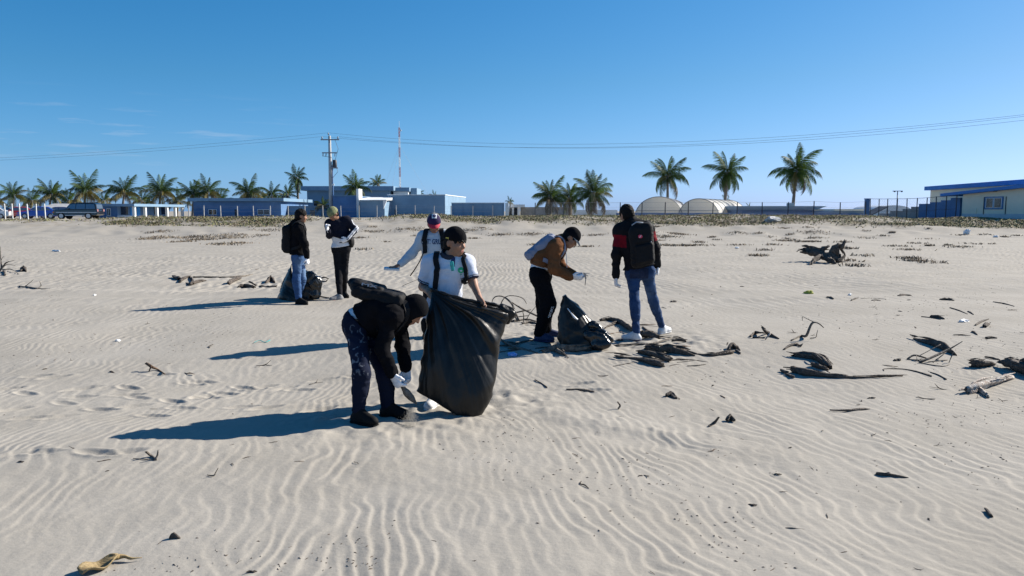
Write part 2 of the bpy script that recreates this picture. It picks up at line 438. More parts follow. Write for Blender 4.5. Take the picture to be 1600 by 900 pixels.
# --- building A : long low blue house
fa = quadpts(305, 105, 441, 105, 14)
bA = empty('low_house', (fa[0][0], fa[0][1], .8), 'long low blue house with flat roof slab left of the utility pole', 'building')
block('wall', fa, GZ, Z_(315, 105), M['blue_paint'], bA)
block('roof', grow(fa, .55), Z_(314.6, 105), Z_(309.6, 105), M['pale_blue_paint'], bA)
for t0, t1 in ((.17, .265), (.73, .87)): window(bA, fa[0], fa[1], t0, t1, 1.25, Z_(327, 105))
panel('door', fa[0], fa[1], .47, .505, .8, Z_(327, 105), .1, M['iron'], bA)
panel('end_panel', fa[1], fa[2], .04, .5, .9, Z_(320, 105), .1, M['white_paint'], bA, -.06)  # white panel put in for the sunlit stretch of the end wall
# --- building at the car park : colonnade on the sunny side
c0 = (X_(213, 90), 90.0); c1 = (X_(213, 90)+.15, 103.5); cl = (X_(150, 90), 90.0); cb = (X_(150, 90), 103.5)
bC = empty('colonnade_house', (c0[0], c0[1], .8), 'small blue house with lit white pillars and bright blue doors beside the parked cars', 'building')
zr0, zr1 = Z_(322.6, 90), Z_(318.4, 90)
block('wall', [cl, (c0[0]-2.0, 90.0), (c0[0]-2.0, 103.5), cb], GZ, zr0, M['blue_paint'], bC)
block('roof', [(cl[0]-.3, 89.6), (c0[0]+.2, 89.6), (c0[0]+.2, 103.9), (cb[0]-.3, 103.9)], zr0+.004, zr1, M['pale_blue_paint'], bC)
wl = ((c0[0]-2.0, 90.0), (c0[0]-2.0, 103.5))
def xwall(name, y0, y1, z0, z1, m, dx=.06):
    return block(name, [(wl[0][0]-.05, y0), (wl[0][0]+dx, y0), (wl[0][0]+dx, y1), (wl[0][0]-.05, y1)], z0, z1, m, bC)
for y0, y1 in ((90.8, 92.4), (99.2, 100.6), (101.3, 102.6)): 
    xwall('window', y0, y1, 1.35, 2.35, M['glass'])
for y0, y1 in ((93.0, 93.9), (94.6, 95.4), (96.3, 97.2)): xwall('door', y0, y1, .8, 2.25, M['door_blue'], .09)
for y0 in (90.05, 92.7, 95.8, 98.6, 101.0, 103.2): block('pillar', [(c0[0]-.28, y0), (c0[0]+.02, y0), (c0[0]+.02, y0+.3), (c0[0]-.28, y0+.3)], GZ, zr0, M['white_paint'], bC)
block('low_wall', [(c0[0]-2, 89.9), (c0[0]+.05, 89.9), (c0[0]+.05, 90.02), (c0[0]-2, 90.02)], GZ, 1.25, M['white_paint'], bC)
for t in (.12, .2, .28): panel('louvre', cl, (c0[0]-2, 90.0), t, t+.03, 1.3, 2.0, .1, M['white_paint'], bC)
window(bC, cl, (c0[0]-2.0, 90.0), .55, .72, 1.2, 2.1)
# --- main blue complex
fb = quadpts(482, 128, 610, 128, 12)
bB = empty('flat_roofed_block', (fb[0][0], fb[0][1], .8), 'tallest blue block with broad overhanging roof slab behind the utility pole', 'building')
block('wall', fb, GZ, Z_(298, 128), M['pale_blue_paint'], bB)
block('roof', grow(fb, .8), Z_(297.9, 128), Z_(291, 128), M['pale_blue_paint'], bB)
pt = [(X_(613, 128)+.1, 129.5), (X_(637, 128), 129.5), (X_(637, 128), 138), (X_(613, 128)+.1, 138)]
block('painted_lit_side', pt, GZ, Z_(299, 128), M['white_paint'], bB)  # white paint stands in for the block's sunlit right side
block('side_roof', grow([(p[0], p[1]) for p in pt], .25), Z_(298.8, 128), Z_(292.5, 128), M['pale_blue_paint'], bB)
block('parapet', [(X_(639, 128), 131), (X_(649, 128), 131), (X_(649, 128), 137), (X_(639, 128), 137)], GZ, Z_(293, 128), M['pale_blue_paint'], bB)
panel('window', fb[0], fb[1], .08, .13, 2.4, 3.4, .1, M['glass'], bB)
panel('window', fb[0], fb[1], .52, .64, 2.6, 3.6, .1, M['glass'], bB)
f2 = [(X_(607, 106), 106.0), (X_(696, 106), 106.0), (X_(728, 125), 125.0), (X_(607, 106), 125.0)]
b2 = empty('wedge_house', (f2[0][0], f2[0][1], .8), 'plain blue hall with a bright sunlit right side, centre of the blue complex', 'building')
block('wall', f2, GZ, Z_(305, 106), M['pale_blue_paint'], b2)
block('parapet', grow(f2, .06), Z_(304.9, 106), Z_(303.8, 106), M['white_paint'], b2)
panel('door', f2[0], f2[1], .12, .16, .8, 2.0, .1, M['iron'], b2)
panel('downpipe', f2[0], f2[1], .045, .055, .8, Z_(306, 106), .12, M['frame'], b2, .08)
f3 = quadpts(522, 103, 558, 103, 10)
b3 = empty('blue_annex', (f3[0][0], f3[0][1], .8), 'windowless blue annex directly right of the utility pole', 'building')
block('wall', f3, GZ, Z_(306.5, 103), M['blue_paint'], b3)
block('parapet', grow(f3, .08), Z_(306.4, 103), Z_(305.4, 103), M['pale_blue_paint'], b3)
block('fin', [(X_(559, 102), 101.7), (X_(563, 102), 101.7), (X_(563, 102), 104), (X_(559, 102), 104)], GZ, Z_(295, 102), M['white_paint'], b3)
panel('vent', f3[0], f3[1], .72, .80, 2.9, 3.15, .1, M['dark_blue'], b3)
f4 = quadpts(564, 101, 602, 101, 5)
b4 = empty('lean_to', (f4[0][0], f4[0][1], .8), 'low blue lean-to with a white sloping roof edge beside the annex', 'building')
block('wall', f4, GZ, Z_(313.2, 101), M['pale_blue_paint'], b4)
za, zb, zc = Z_(307, 101), Z_(312.2, 101), Z_(313.1, 101)
mb = MB(); xa, xb = X_(563.2, 101), X_(606, 101)
mb.add([(xa, 100.6, zc), (xb, 100.6, zc), (xb, 106.5, zc+.1), (xa, 106.5, zc+.1), (xa, 100.6, zb), (xb, 100.6, zb), (xb, 106.5, za), (xa, 106.5, za)],
       [(0, 3, 2, 1), (4, 5, 6, 7), (0, 1, 5, 4), (1, 2, 6, 5), (2, 3, 7, 6), (3, 0, 4, 7)])
o = mb.build('roof', M['white_paint'], b4); o.matrix_parent_inverse = Matrix.Translation(-b4.location)
mb = MB(); mb.prism([(X_(600, 101), Z_(313.3, 101)), (X_(606, 101), Z_(313.3, 101)), (X_(601, 101), Z_(326, 101))], 100.7, 101.0)
o = mb.build('bracket', M['white_paint'], b4); o.matrix_parent_inverse = Matrix.Translation(-b4.location)
f5 = quadpts(453, 108, 519, 108, 4)
b5 = empty('yard_wall', (f5[0][0], f5[0][1], .8), 'low blue yard building with pale coping between the long house and the utility pole', 'building')
block('wall', f5, GZ, Z_(323.4, 108), M['pale_blue_paint'], b5)
block('coping', grow(f5, .1), Z_(323.3, 108), Z_(321.6, 108), M['pale_blue_paint'], b5)
panel('window', f5[0], f5[1], .50, .62, 1.3, 1.9, .1, M['glass'], b5)
# boundary walls
f6 = quadpts(706, 99, 788, 99, .25)
b6 = empty('boundary_wall', (f6[0][0], f6[0][1], .8), 'straight dark blue boundary wall right of the sunlit hall', 'wall')
block('wall', f6, GZ, Z_(317.4, 99), M['pale_blue_paint'], b6)
block('coping', grow(f6, .06), Z_(317.3, 99), Z_(316.5, 99), M['white_paint'], b6)  # white strip paints the thin sunlit band along the wall top
for t in np.linspace(.02, .98, 6): panel('wall_pier', f6[0], f6[1], t-.006, t+.006, GZ, Z_(317.6, 99), .2, M['pale_blue_paint'], b6, .07)
b7 = empty('gatehouse', (X_(800, 101), 101, .8), 'small white gatehouse with dark openings at the end of the boundary wall', 'building')
block('wall', quadpts(789.5, 100, 795, 100, 5), GZ, Z_(317, 100), M['white_paint'], b7)
block('wall', quadpts(800, 101, 803, 101, 4), GZ, Z_(320.5, 101), M['white_paint'], b7)
block('wall', quadpts(808.5, 101, 812, 101, 4), GZ, Z_(321, 101), M['white_paint'], b7)
block('wall', quadpts(795.5, 104, 812.5, 104, 1), GZ, Z_(324, 104), M['concrete'], b7)
block('lintel', quadpts(798.5, 100.8, 820, 100.8, 4.6), Z_(323.5, 101), Z_(319.5, 101), M['white_paint'], b7)
block('gate', quadpts(803.3, 101.5, 808.2, 101.5, .1), GZ, Z_(326, 101), M['iron'], b7)
b8 = empty('concrete_wall', (X_(890, 103), 103, .8), 'grey concrete wall behind the three short palms', 'wall')
block('wall', quadpts(813, 103, 897, 103, .3), GZ, Z_(323.5, 103), M['grey_block'], b8)
block('wall', quadpts(896, 106, 964, 106, .3), GZ, Z_(328, 106), M['white_paint'], b8)
block('pier', quadpts(894, 102.6, 898, 102.6, .5), GZ, Z_(321, 103), M['white_paint'], b8)
# --- greenhouse tunnels
def tunnel(px_c, d, half, h, ax, length, label):
    c = Vector((X_(px_c, d), d, .8)); a = Vector((ax[0], ax[1], 0)).normalized(); s = Vector((a.y, -a.x, 0))
    root = empty('greenhouse_tunnel', c, label, 'greenhouse', 'white greenhouse tunnels')
    n = 22; vs_ = []; fs = []
    rings = 7
    for r in range(rings):
        o_ = a*length*r/(rings-1)
        for k in range(n+1):
            th = math.pi*k/n
            vs_.append(tuple(s*(-half*math.cos(th)) + Vector((0, 0, h*math.sin(th)**.85 - .25)) + o_))
    for r in range(rings-1):
        for k in range(n): fs.append((r*(n+1)+k, r*(n+1)+k+1, (r+1)*(n+1)+k+1, (r+1)*(n+1)+k))
    mesh_obj('membrane', vs_, fs, M['membrane'], root, True)
    for e, name in ((0, 'end_panel'), (rings-1, 'end_panel')):
        ring = vs_[e*(n+1):(e+1)*(n+1)]
        mesh_obj(name, [tuple(Vector(v)+a*(.05 if e == 0 else -.05)) for v in ring], [tuple(range(n+1))], M['membrane'], root)
    for r in range(rings):
        pts = [Vector(v)*1.0 + Vector((0, 0, .02)) for v in vs_[r*(n+1):(r+1)*(n+1)]]
        MB().tube(pts, .055, 5).build('hoop', M['galv'], root, True)
    MB().box(-half, half, -.04, .04, 1.0, 1.06).build('cross_bar', M['galv'], root).rotation_euler = (0, 0, math.atan2(s.y, s.x))
    return root
tunnel(1028, 108, 3.3, 3.2, (.28, 1), 18, 'left white greenhouse tunnel below the leftmost tall palm')
tunnel(1090, 106, 2.85, 2.9, (.55, 1), 17, 'right white greenhouse tunnel below the middle tall palm')
# --- low blue building on the right and its walls
f9 = quadpts(1152, 104, 1270, 104, 9)
b9 = empty('low_blue_shed', (f9[0][0], f9[0][1], .8), 'low blue shed with wide flat roof under the rightmost tall palm', 'building')
block('wall', f9, GZ, Z_(327.6, 104), M['blue_paint'], b9)
mb = MB(); z0, z1 = Z_(327.5, 104), Z_(322, 104); xl, xr, x2 = X_(1149, 104), X_(1272, 104), X_(1285, 104)
mb.add([(xl, 103.3, z0), (xr, 103.3, z0), (xr, 113.5, z0), (xl, 113.5, z0), (xl, 103, z1), (x2, 103, z1), (x2, 114, z1), (xl, 114, z1)],
       [(0, 3, 2, 1), (4, 5, 6, 7), (0, 1, 5, 4), (1, 2, 6, 5), (2, 3, 7, 6), (3, 0, 4, 7)])
o = mb.build('roof', M['pale_blue_paint'], b9); o.matrix_parent_inverse = Matrix.Translation(-b9.location)
o = MB().box(X_(1243, 103), X_(1251, 103), 106, 107, z1, z1+.45).build('roof_tank', M['concrete'], b9); o.matrix_parent_inverse = Matrix.Translation(-b9.location)
b10 = empty('garden_wall', (X_(1150, 88), 88, .8), 'long knee-high dark blue wall along the foot of the greenhouses', 'wall')
block('wall', quadpts(962, 88, 1352, 84, .25), GZ, Z_(333.3, 87), M['blue_paint'], b10)
block('coping', grow(quadpts(962, 88, 1352, 84, .25), .05), Z_(333.2, 87), Z_(332.6, 87), M['dark_blue'], b10)
b11 = empty('pale_roofed_shed', (X_(1325, 100), 100, .8), 'low shed with a pale roof left of the tall blue gatepost', 'building')
block('wall', quadpts(1286, 100, 1352, 100, 6), GZ, Z_(329.4, 100), M['pale_blue_paint'], b11)
block('roof', quadpts(1302, 99.5, 1358, 99.5, 7), Z_(329.3, 100), Z_(326.6, 100), M['cream'], b11)
gp = empty('gatepost', (X_(1353, 80), 80, .8), 'tall square blue gatepost at the left end of the wire fence', 'post')
block('shaft', quadpts(1350, 80, 1355.6, 80, .4), GZ, Z_(311.5, 80), M['blue_paint'], gp)
block('cap', grow(quadpts(1350, 80, 1355.6, 80, .4), .04), Z_(311.4, 80), Z_(310, 80), M['dark_blue'], gp)
b12 = empty('stepped_wall', (X_(1400, 82), 82, .8), 'stepped grey block wall rising to a blue end beside the cream house', 'wall')
for (a_, b_, t_, m_) in ((1372, 1388, 333.5, 'grey_block'), (1388.1, 1407, 330, 'grey_block'), (1407.1, 1420, 326.5, 'grey_block'), (1420.1, 1432, 323, 'grey_block'),
                         (1432.1, 1449, 318.5, 'blue_paint'), (1449.1, 1466, 316, 'blue_paint'), (1466.1, 1481, 313, 'blue_paint'), (1481.1, 1496, 309, 'blue_paint')):
    da = 84-(a_-1372)*.085; db = 84-(b_-1372)*.085
    block('wall_section', quadpts(a_, da, b_, db, .22), GZ-.3, Z_(t_, da), M[m_], b12)
sp = empty('solar_panel', (X_(1372, 92), 92, .8), 'dark tilted panel behind the wire fence beside the gatepost', 'solar panel')
mb = MB(); mb.add([(X_(1356, 92), 92, Z_(337, 92)), (X_(1385, 92), 92, Z_(322.5, 92)), (X_(1385, 92)+.3, 95, Z_(322, 95)), (X_(1356, 92)+.3, 95, Z_(336, 95)),
                   (X_(1356, 92), 92, Z_(338, 92)-.05), (X_(1385, 92), 92, Z_(323.5, 92)), (X_(1385, 92)+.3, 95, Z_(323, 95)), (X_(1356, 92)+.3, 95, Z_(337, 95)-.05)],
                  [(0, 1, 2, 3), (7, 6, 5, 4), (0, 4, 5, 1), (1, 5, 6, 2), (2, 6, 7, 3), (3, 7, 4, 0)])
o = mb.build('face', M['iron'], sp); o.matrix_parent_inverse = Matrix.Translation(-sp.location)
o = MB().tube([(X_(1383, 93.5), 93.5, .6), (X_(1383, 93.5), 93.5, Z_(324, 93))], .06).build('stand', M['galv'], sp); o.matrix_parent_inverse = Matrix.Translation(-sp.location)
vr = empty('vaulted_shed', (X_(1395, 110), 110, .8), 'grey vaulted roof showing above the stepped block wall', 'building')
mb = MB(); c = X_(1394, 110)
mb.prism([(c-2.6, .6), (c-2.6, Z_(330, 110))]+[(c-2.6*math.cos(t), Z_(330, 110)+.85*math.sin(t)) for t in np.linspace(.1, math.pi-.1, 11)]+[(c+2.6, Z_(330, 110)), (c+2.6, .6)], 110, 118)
o = mb.build('roof', M['corrugated'], vr); o.matrix_parent_inverse = Matrix.Translation(-vr.location)
lp = empty('floodlight_mast', (X_(1398, 78), 78, gz(X_(1398, 78), 78)), 'thin floodlight mast with a crossbar behind the wire fence', 'lamp')
MB().tube([(0, 0, -.2), (0, 0, Z_(299, 78)-lp.location.z)], [.07, .045], 8).build('pole', M['galv'], lp, True)
MB().box(-.5, .5, -.05, .05, Z_(299, 78)-lp.location.z, Z_(298, 78)-lp.location.z).build('crossbar', M['galv'], lp)
for s in (-.42, .30): MB().box(s, s+.14, -.14, -.052, Z_(299, 78)-lp.location.z-.08, Z_(299, 78)-lp.location.z+.06).build('floodlight', M['iron'], lp)
# --- cream house with the blue roof
bH = empty('cream_house', (X_(1500, 72), 72, .8), 'cream house with bright blue roof edges and one sliding window at the right edge', 'house')
A0 = (X_(1500, 72), 72.0); A1 = (X_(1597, 64.5), 64.5)
tv = (Vector(A1)-Vector(A0)).normalized(); nv = Vector((-tv.y, tv.x)); nv = nv if nv.y > 0 else -nv
fh = [A0, A1, tuple(Vector(A1)+nv*6), tuple(Vector(A0)+nv*6)]
zt0 = at(1550, 294, 68).z
def sblock(name, pts, z0, zl, m, parent):
    vs_ = [(x, y, z0 if not isinstance(z0, (list, tuple)) else z0[i]) for i, (x, y) in enumerate(pts)]+[(x, y, zl[i]) for i, (x, y) in enumerate(pts)]
    n = len(pts); fs = [tuple(range(n-1, -1, -1)), tuple(range(n, 2*n))]+[(i, (i+1) % n, (i+1) % n+n, i+n) for i in range(n)]
    o = mesh_obj(name, vs_, fs, m, parent); o.matrix_parent_inverse = Matrix.Translation(-parent.location); return o
zA, zB = at(1500, 300, 72).z, at(1597, 293, 64.5).z
sblock('wall', fh, .3, [zA, zB, zB, zA], M['cream'], bH)
panel('plinth', A0, A1, 0, 1, .3, at(1550, 334, 68).z, .1, M['cream_base'], bH, .02)
# upper rear part
U0 = (X_(1449, 84), 84.0); U1 = tuple(Vector(U0)+tv*17)
fu = [U0, U1, tuple(Vector(U1)+nv*7), tuple(Vector(U0)+nv*7)]
zu = at(1449, 297.5, 84).z; zu2 = zu+.25
sblock('wall', fu, .3, [zu, zu2, zu2, zu], M['cream'], bH)
V0 = Vector(U0)-tv*.35-nv*.5; V1 = Vector(U1)+tv*.5-nv*.5
sblock('roof', [tuple(V0), tuple(V1), tuple(V1+nv*8.4), tuple(V0+nv*8.4)], [zu+.004, zu2+.004, zu2+.004, zu+.004], [zu+.42, zu2+.45, zu2+.45, zu+.42], M['strong_blue'], bH)
# front canopy fascia
W0 = Vector(A0)-tv*2.4-nv*.6; W1 = Vector(A1)+tv*1.2-nv*.6
zW0, zW1 = at(1473, 306.5, 74.4).z, zB+.02
sblock('canopy', [tuple(W0), tuple(W1), tuple(W1+nv*3), tuple(W0+nv*3)], [zW0-.02, zW1, zW1, zW0-.02], [zW0+.24, zW1+.28, zW1+.28, zW0+.24], M['strong_blue'], bH)
def wl_t(px):   # parameter along the wall for a pixel column
    k = (px-800)/FPX; a, b = Vector(A0), Vector(A1); return (k*a.y-a.x)/((b.x-a.x)-k*(b.y-a.y))
t0, t1 = wl_t(1534.5), wl_t(1563.5); zw0, zw1 = at(1549, 327, 68).z, at(1549, 307.2, 68).z
fr = panel('window', A0, A1, t0, t1, zw0, zw1, .14, M['dark_blue'], bH, .05)
for q in range(2):
    a_ = t0+(t1-t0)*(.07+.44*q); b_ = a_+(t1-t0)*.42
    g = panel('sash', A0, A1, a_, b_, zw0+.1, zw1-.1, .06, M['frame'], None, .06); g.parent = fr
    g = panel('pane', A0, A1, a_+(b_-a_)*.1, b_-(b_-a_)*.1, zw0+.16, zw1-.16, .06, M['glass'], None, .068); g.parent = fr
for px in (1533, 1567): panel('bar', A0, A1, wl_t(px), wl_t(px+.8), zw0-.45, zw1-.02, .05, M['iron'], bH, .05)
panel('wall_lamp', A0, A1, wl_t(1549), wl_t(1554), zB-.25, zB-.12, .1, M['iron'], bH, .2)
panel('meter_box', A0, A1, wl_t(1519), wl_t(1523), 1.6, 2.0, .08, M['cream'], bH, .08)
panel('side_door', A0, A1, -.045, -.012, .6, 2.55, .1, M['cream'], bH, -.3)
rp = Vector(A1)+nv*3.4-tv*1.2
bV = empty('barrel_roof', (rp.x, rp.y, zB+.36), 'corrugated grey barrel roof resting on the cream house at the right edge', 'roof')
vs_ = []; fs = []; N = 40
for k in range(N+1):
    th = math.pi*k/N
    for e in (0, 1):
        off = tv*(-2.6*math.cos(th)) ; rr = 1.0+.03*(k % 2)
        q = Vector((off.x, off.y, 0))*rr + Vector((nv.x, nv.y, 0))*(6.5*e) + Vector((0, 0, .95*math.sin(th)*rr))
        vs_.append(tuple(q+Vector((tv.x, tv.y, 0))*2.2))
for k in range(N): fs.append((2*k, 2*k+2, 2*k+3, 2*k+1))
fs.append(tuple(range(0, 2*N+2, 2)))
mesh_obj('sheet', vs_, fs, M['corrugated'], bV)

# ------------------------------------------------------------------ fences
def post_fence(name, label, pts, h, r, m, wires, wm, seg=4, mesh=None):
    p0 = pts[0]; root = empty(name, (p0.x, p0.y, p0.z), label, 'fence')
    pm = MB().tube([(0, 0, -.5), (0, 0, h)], r, seg).build('post', m, root)
    tops = []
    for i, p in enumerate(pts):
        o = pm if i == 0 else pm.copy()
        if i: COL.objects.link(o)
        o.parent = root; o.location = Vector(p)-root.location; o.rotation_euler = (random.uniform(-.02, .02), random.uniform(-.025, .025), .78)
        tops.append(Vector(p)-root.location)
    for z, rr in wires:
        mb = MB()
        for a, b in zip(tops[:-1], tops[1:]): mb.tube([a+Vector((0, 0, z)), (a+b)/2+Vector((0, 0, z-.015)), b+Vector((0, 0, z))], rr, 3)
        mb.build('wire', wm, root)
    if mesh:
        mb = MB()
        for a, b in zip(tops[:-1], tops[1:]):
            n = int((b-a).length/mesh); L = (b-a)/n
            for k in range(-6, n):
                # diagonal wires of the chain link
                q = a+L*k; hh = h-.1; run = 6
                for sgn in (1, -1):
                    t0 = max(0, -k/run) if sgn > 0 else max(0, -k/run); t1 = min(1, (n-k)/run)
                    if t1 <= t0: continue
                    za_, zb_ = (t0*hh, t1*hh) if sgn > 0 else (hh-t0*hh, hh-t1*hh)
                    mb.tube([q+L*run*t0+Vector((0, 0, za_+.05)), q+L*run*t1+Vector((0, 0, zb_+.05))], .0028, 3, False)
        mb.build('chain_link', wm, root)
    return root
def gp_(px, d): x = X_(px, d); return Vector((x, d, gz(x, d)))
M['post_white'] = mat('post_white', (.62, .62, .60), .7, var=.1, vscale=3)
post_fence('white_post_fence', 'row of square white fence posts in front of the parked cars', [gp_(p, 74) for p in (-12, 0.5, 11.5, 23, 34.5, 47, 60, 74)], 1.62, .062, M['post_white'], ((.5, .006), (1.0, .006), (1.45, .006)), M['galv'])
post_fence('grey_post_fence', 'long wire fence of pale grey posts in front of the blue buildings',
           [gp_(p, d) for p, d in zip((297, 321, 347, 373, 398, 424, 452, 478, 506, 534, 562, 590, 620, 649, 679, 705, 739, 770), np.linspace(86, 82, 18))], 1.42, .06, M['concrete'],
           ((.4, .005), (.8, .005), (1.2, .005), (1.38, .005)), M['galv'])
post_fence('chain_link_fence', 'tall chain-link fence on dark posts in front of the greenhouses', [gp_(p, d) for p, d in zip((836, 880, 920, 968, 1002, 1038, 1074, 1112, 1150, 1189, 1229, 1269, 1310, 1350), np.linspace(86, 79, 14))],
           1.78, .055, M['iron'], ((1.76, .012), (1.2, .006), (.6, .006)), M['galv'], 6, .28)
post_fence('dark_wire_fence', 'dark framed wire fence between the gatepost and the cream house', [gp_(p, d) for p, d in zip((1357, 1370.5, 1384, 1398.5, 1414, 1429, 1444, 1459, 1474.5, 1490), np.linspace(78, 68, 10))],
           2.05, .045, M['iron'], ((2.03, .022), (.85, .015)), M['iron'], 6, .28)

# ------------------------------------------------------------------ utility pole, wires, mast
def pole_z(py, d): return at(800, py, d).z
PD = 104.0; px0 = X_(519, PD); pz = gz(px0, PD)
up_ = empty('utility_pole', (px0, PD, pz), 'concrete utility pole with crossarms and a transformer, wires running both ways', 'utility pole')
top = pole_z(212, PD)-pz
MB().tube([(0, 0, -.5), (0, 0, top*.5), (0, 0, top)], [.30, .24, .17], 10).build('shaft', M['concrete'], up_, True)
MB().tube([(.33, -.1, 0), (.33, -.1, top*.63)], .085, 6).build('conduit', M['dark_blue'], up_, True)
MB().box(-1.15, 1.35, -.26, -.17, top-.62, top-.46).build('crossarm', M['galv'], up_)
MB().box(-1.0, 1.0, -.26, -.17, top-2.35, top-2.2).build('crossarm', M['galv'], up_)
mb = MB()
INS = [(-.95, top-.44), (-.1, top+.06), (1.15, top-.44)]
for x, z in INS: MB().tube([(x, -.21, z), (x, -.21, z+.12), (x, -.21, z+.2), (x, -.21, z+.3)], [.05, .12, .07, .09], 7).build('insulator', M['ceramic'], up_, True)
for x in (-.85, -.45, .75): MB().tube([(x, -.22, top-2.38), (x-.06, -.24, top-2.75)], [.07, .05], 6).build('fuse_cutout', M['ceramic'], up_, True)
MB().tube([(.62, -.05, top-4.25), (.62, -.05, top-4.1), (.62, -.05, top-3.3), (.62, -.05, top-3.2)], [.24, .30, .30, .22], 10).build('transformer', M['iron'], up_, True)
MB().tube([(.1, 0, top-3.9), (.62, 0, top-3.9)], .07, 5).build('bracket', M['galv'], up_)
MB().box(.12, 1.1, -.3, -.16, top-4.35, top-4.2).build('bracket', M['galv'], up_)
for k, (a, b) in enumerate((((.75, top-3.2), (.75, top-.5)), ((-.85, top-2.7), (.5, top-3.3)), ((.9, top-4.2), (.35, top-5.6)))):
    MB().tube([(a[0], -.25, a[1]), ((a[0]+b[0])/2+.45, -.35, (a[1]+b[1])/2+.1), (b[0], -.25, b[1])], .025, 4).build('jumper', M['iron'], up_)
MB().box(.18, .5, -.22, -.1, pole_z(290, PD)-pz, pole_z(287, PD)-pz).build('junction_box', M['white_paint'], up_)
def wire(name, a, b, sag, label):
    pts = [a.lerp(b, t)-Vector((0, 0, sag*4*t*(1-t))) for t in np.linspace(0, 1, 33)]
    tag(MB().tube([p-a for p in pts], .011, 4).build(name, M['iron'], None, True), label, 'cable', 'power lines', 'thing').location = a
base = Vector((px0, PD-.21, pz))
RE = Vector((66, 60, 12.7)); LE = Vector((-118, 118, 8.6))
for k, (x, z) in enumerate(INS):
    a = base+Vector((x, 0, z+.3))
    wire('power_line', a, RE+Vector((x*.7, -x*.7, (.0, .12, -.28)[k])), 3.35, ('lowest cable of the span rising to the right of the utility pole', 'topmost cable of the span rising to the right of the utility pole', 'middle cable of the span rising to the right of the utility pole')[k])
    if k < 2: wire('power_line', a, LE+Vector((0, x, (.0, .3)[k])), 1.1, ('lower cable running left from the utility pole', 'upper cable running left from the utility pole')[k])
RD = 150.0; rx_ = X_(626.5, RD); mz = .8
mast = empty('radio_mast', (rx_, RD, mz), 'slender red and white lattice radio mast behind the tallest blue block', 'mast')
mt = pole_z(199, RD)-mz; nb = 9
for k in range(nb):
    z0, z1 = mt*k/nb, mt*(k+1)/nb; mb = MB(); w0 = .15
    cs = [(w0*math.cos(a), w0*math.sin(a)) for a in (R(90), R(210), R(330))]
    for x, y in cs: mb.tube([(x, y, z0), (x, y, z1)], .038, 4)
    m = max(1, int((z1-z0)/.6))
    for q in range(m):
        for i in range(3):
            a, b = cs[i], cs[(i+1) % 3]; za, zb = z0+(z1-z0)*q/m, z0+(z1-z0)*(q+1)/m
            mb.tube([(a[0], a[1], za), (b[0], b[1], zb)], .02, 3)
    mb.build('lattice_section', M['mast_red' if k % 2 == 0 else 'white_paint'], mast)
MB().tube([(0, 0, mt-.1), (0, 0, mt+1.2)], .03, 4).build('whip_antenna', M['white_paint'], mast)
MB().tube([(.25, -.2, mt-.6), (.25, -.32, mt-.6)], .22, 10).build('dish', M['white_paint'], mast)
for a in (R(20), R(140), R(260)): MB().tube([(0, 0, mt*.8), (8*math.cos(a), 8*math.sin(a), 0)], .012, 3).build('guy_wire', M['galv'], mast)
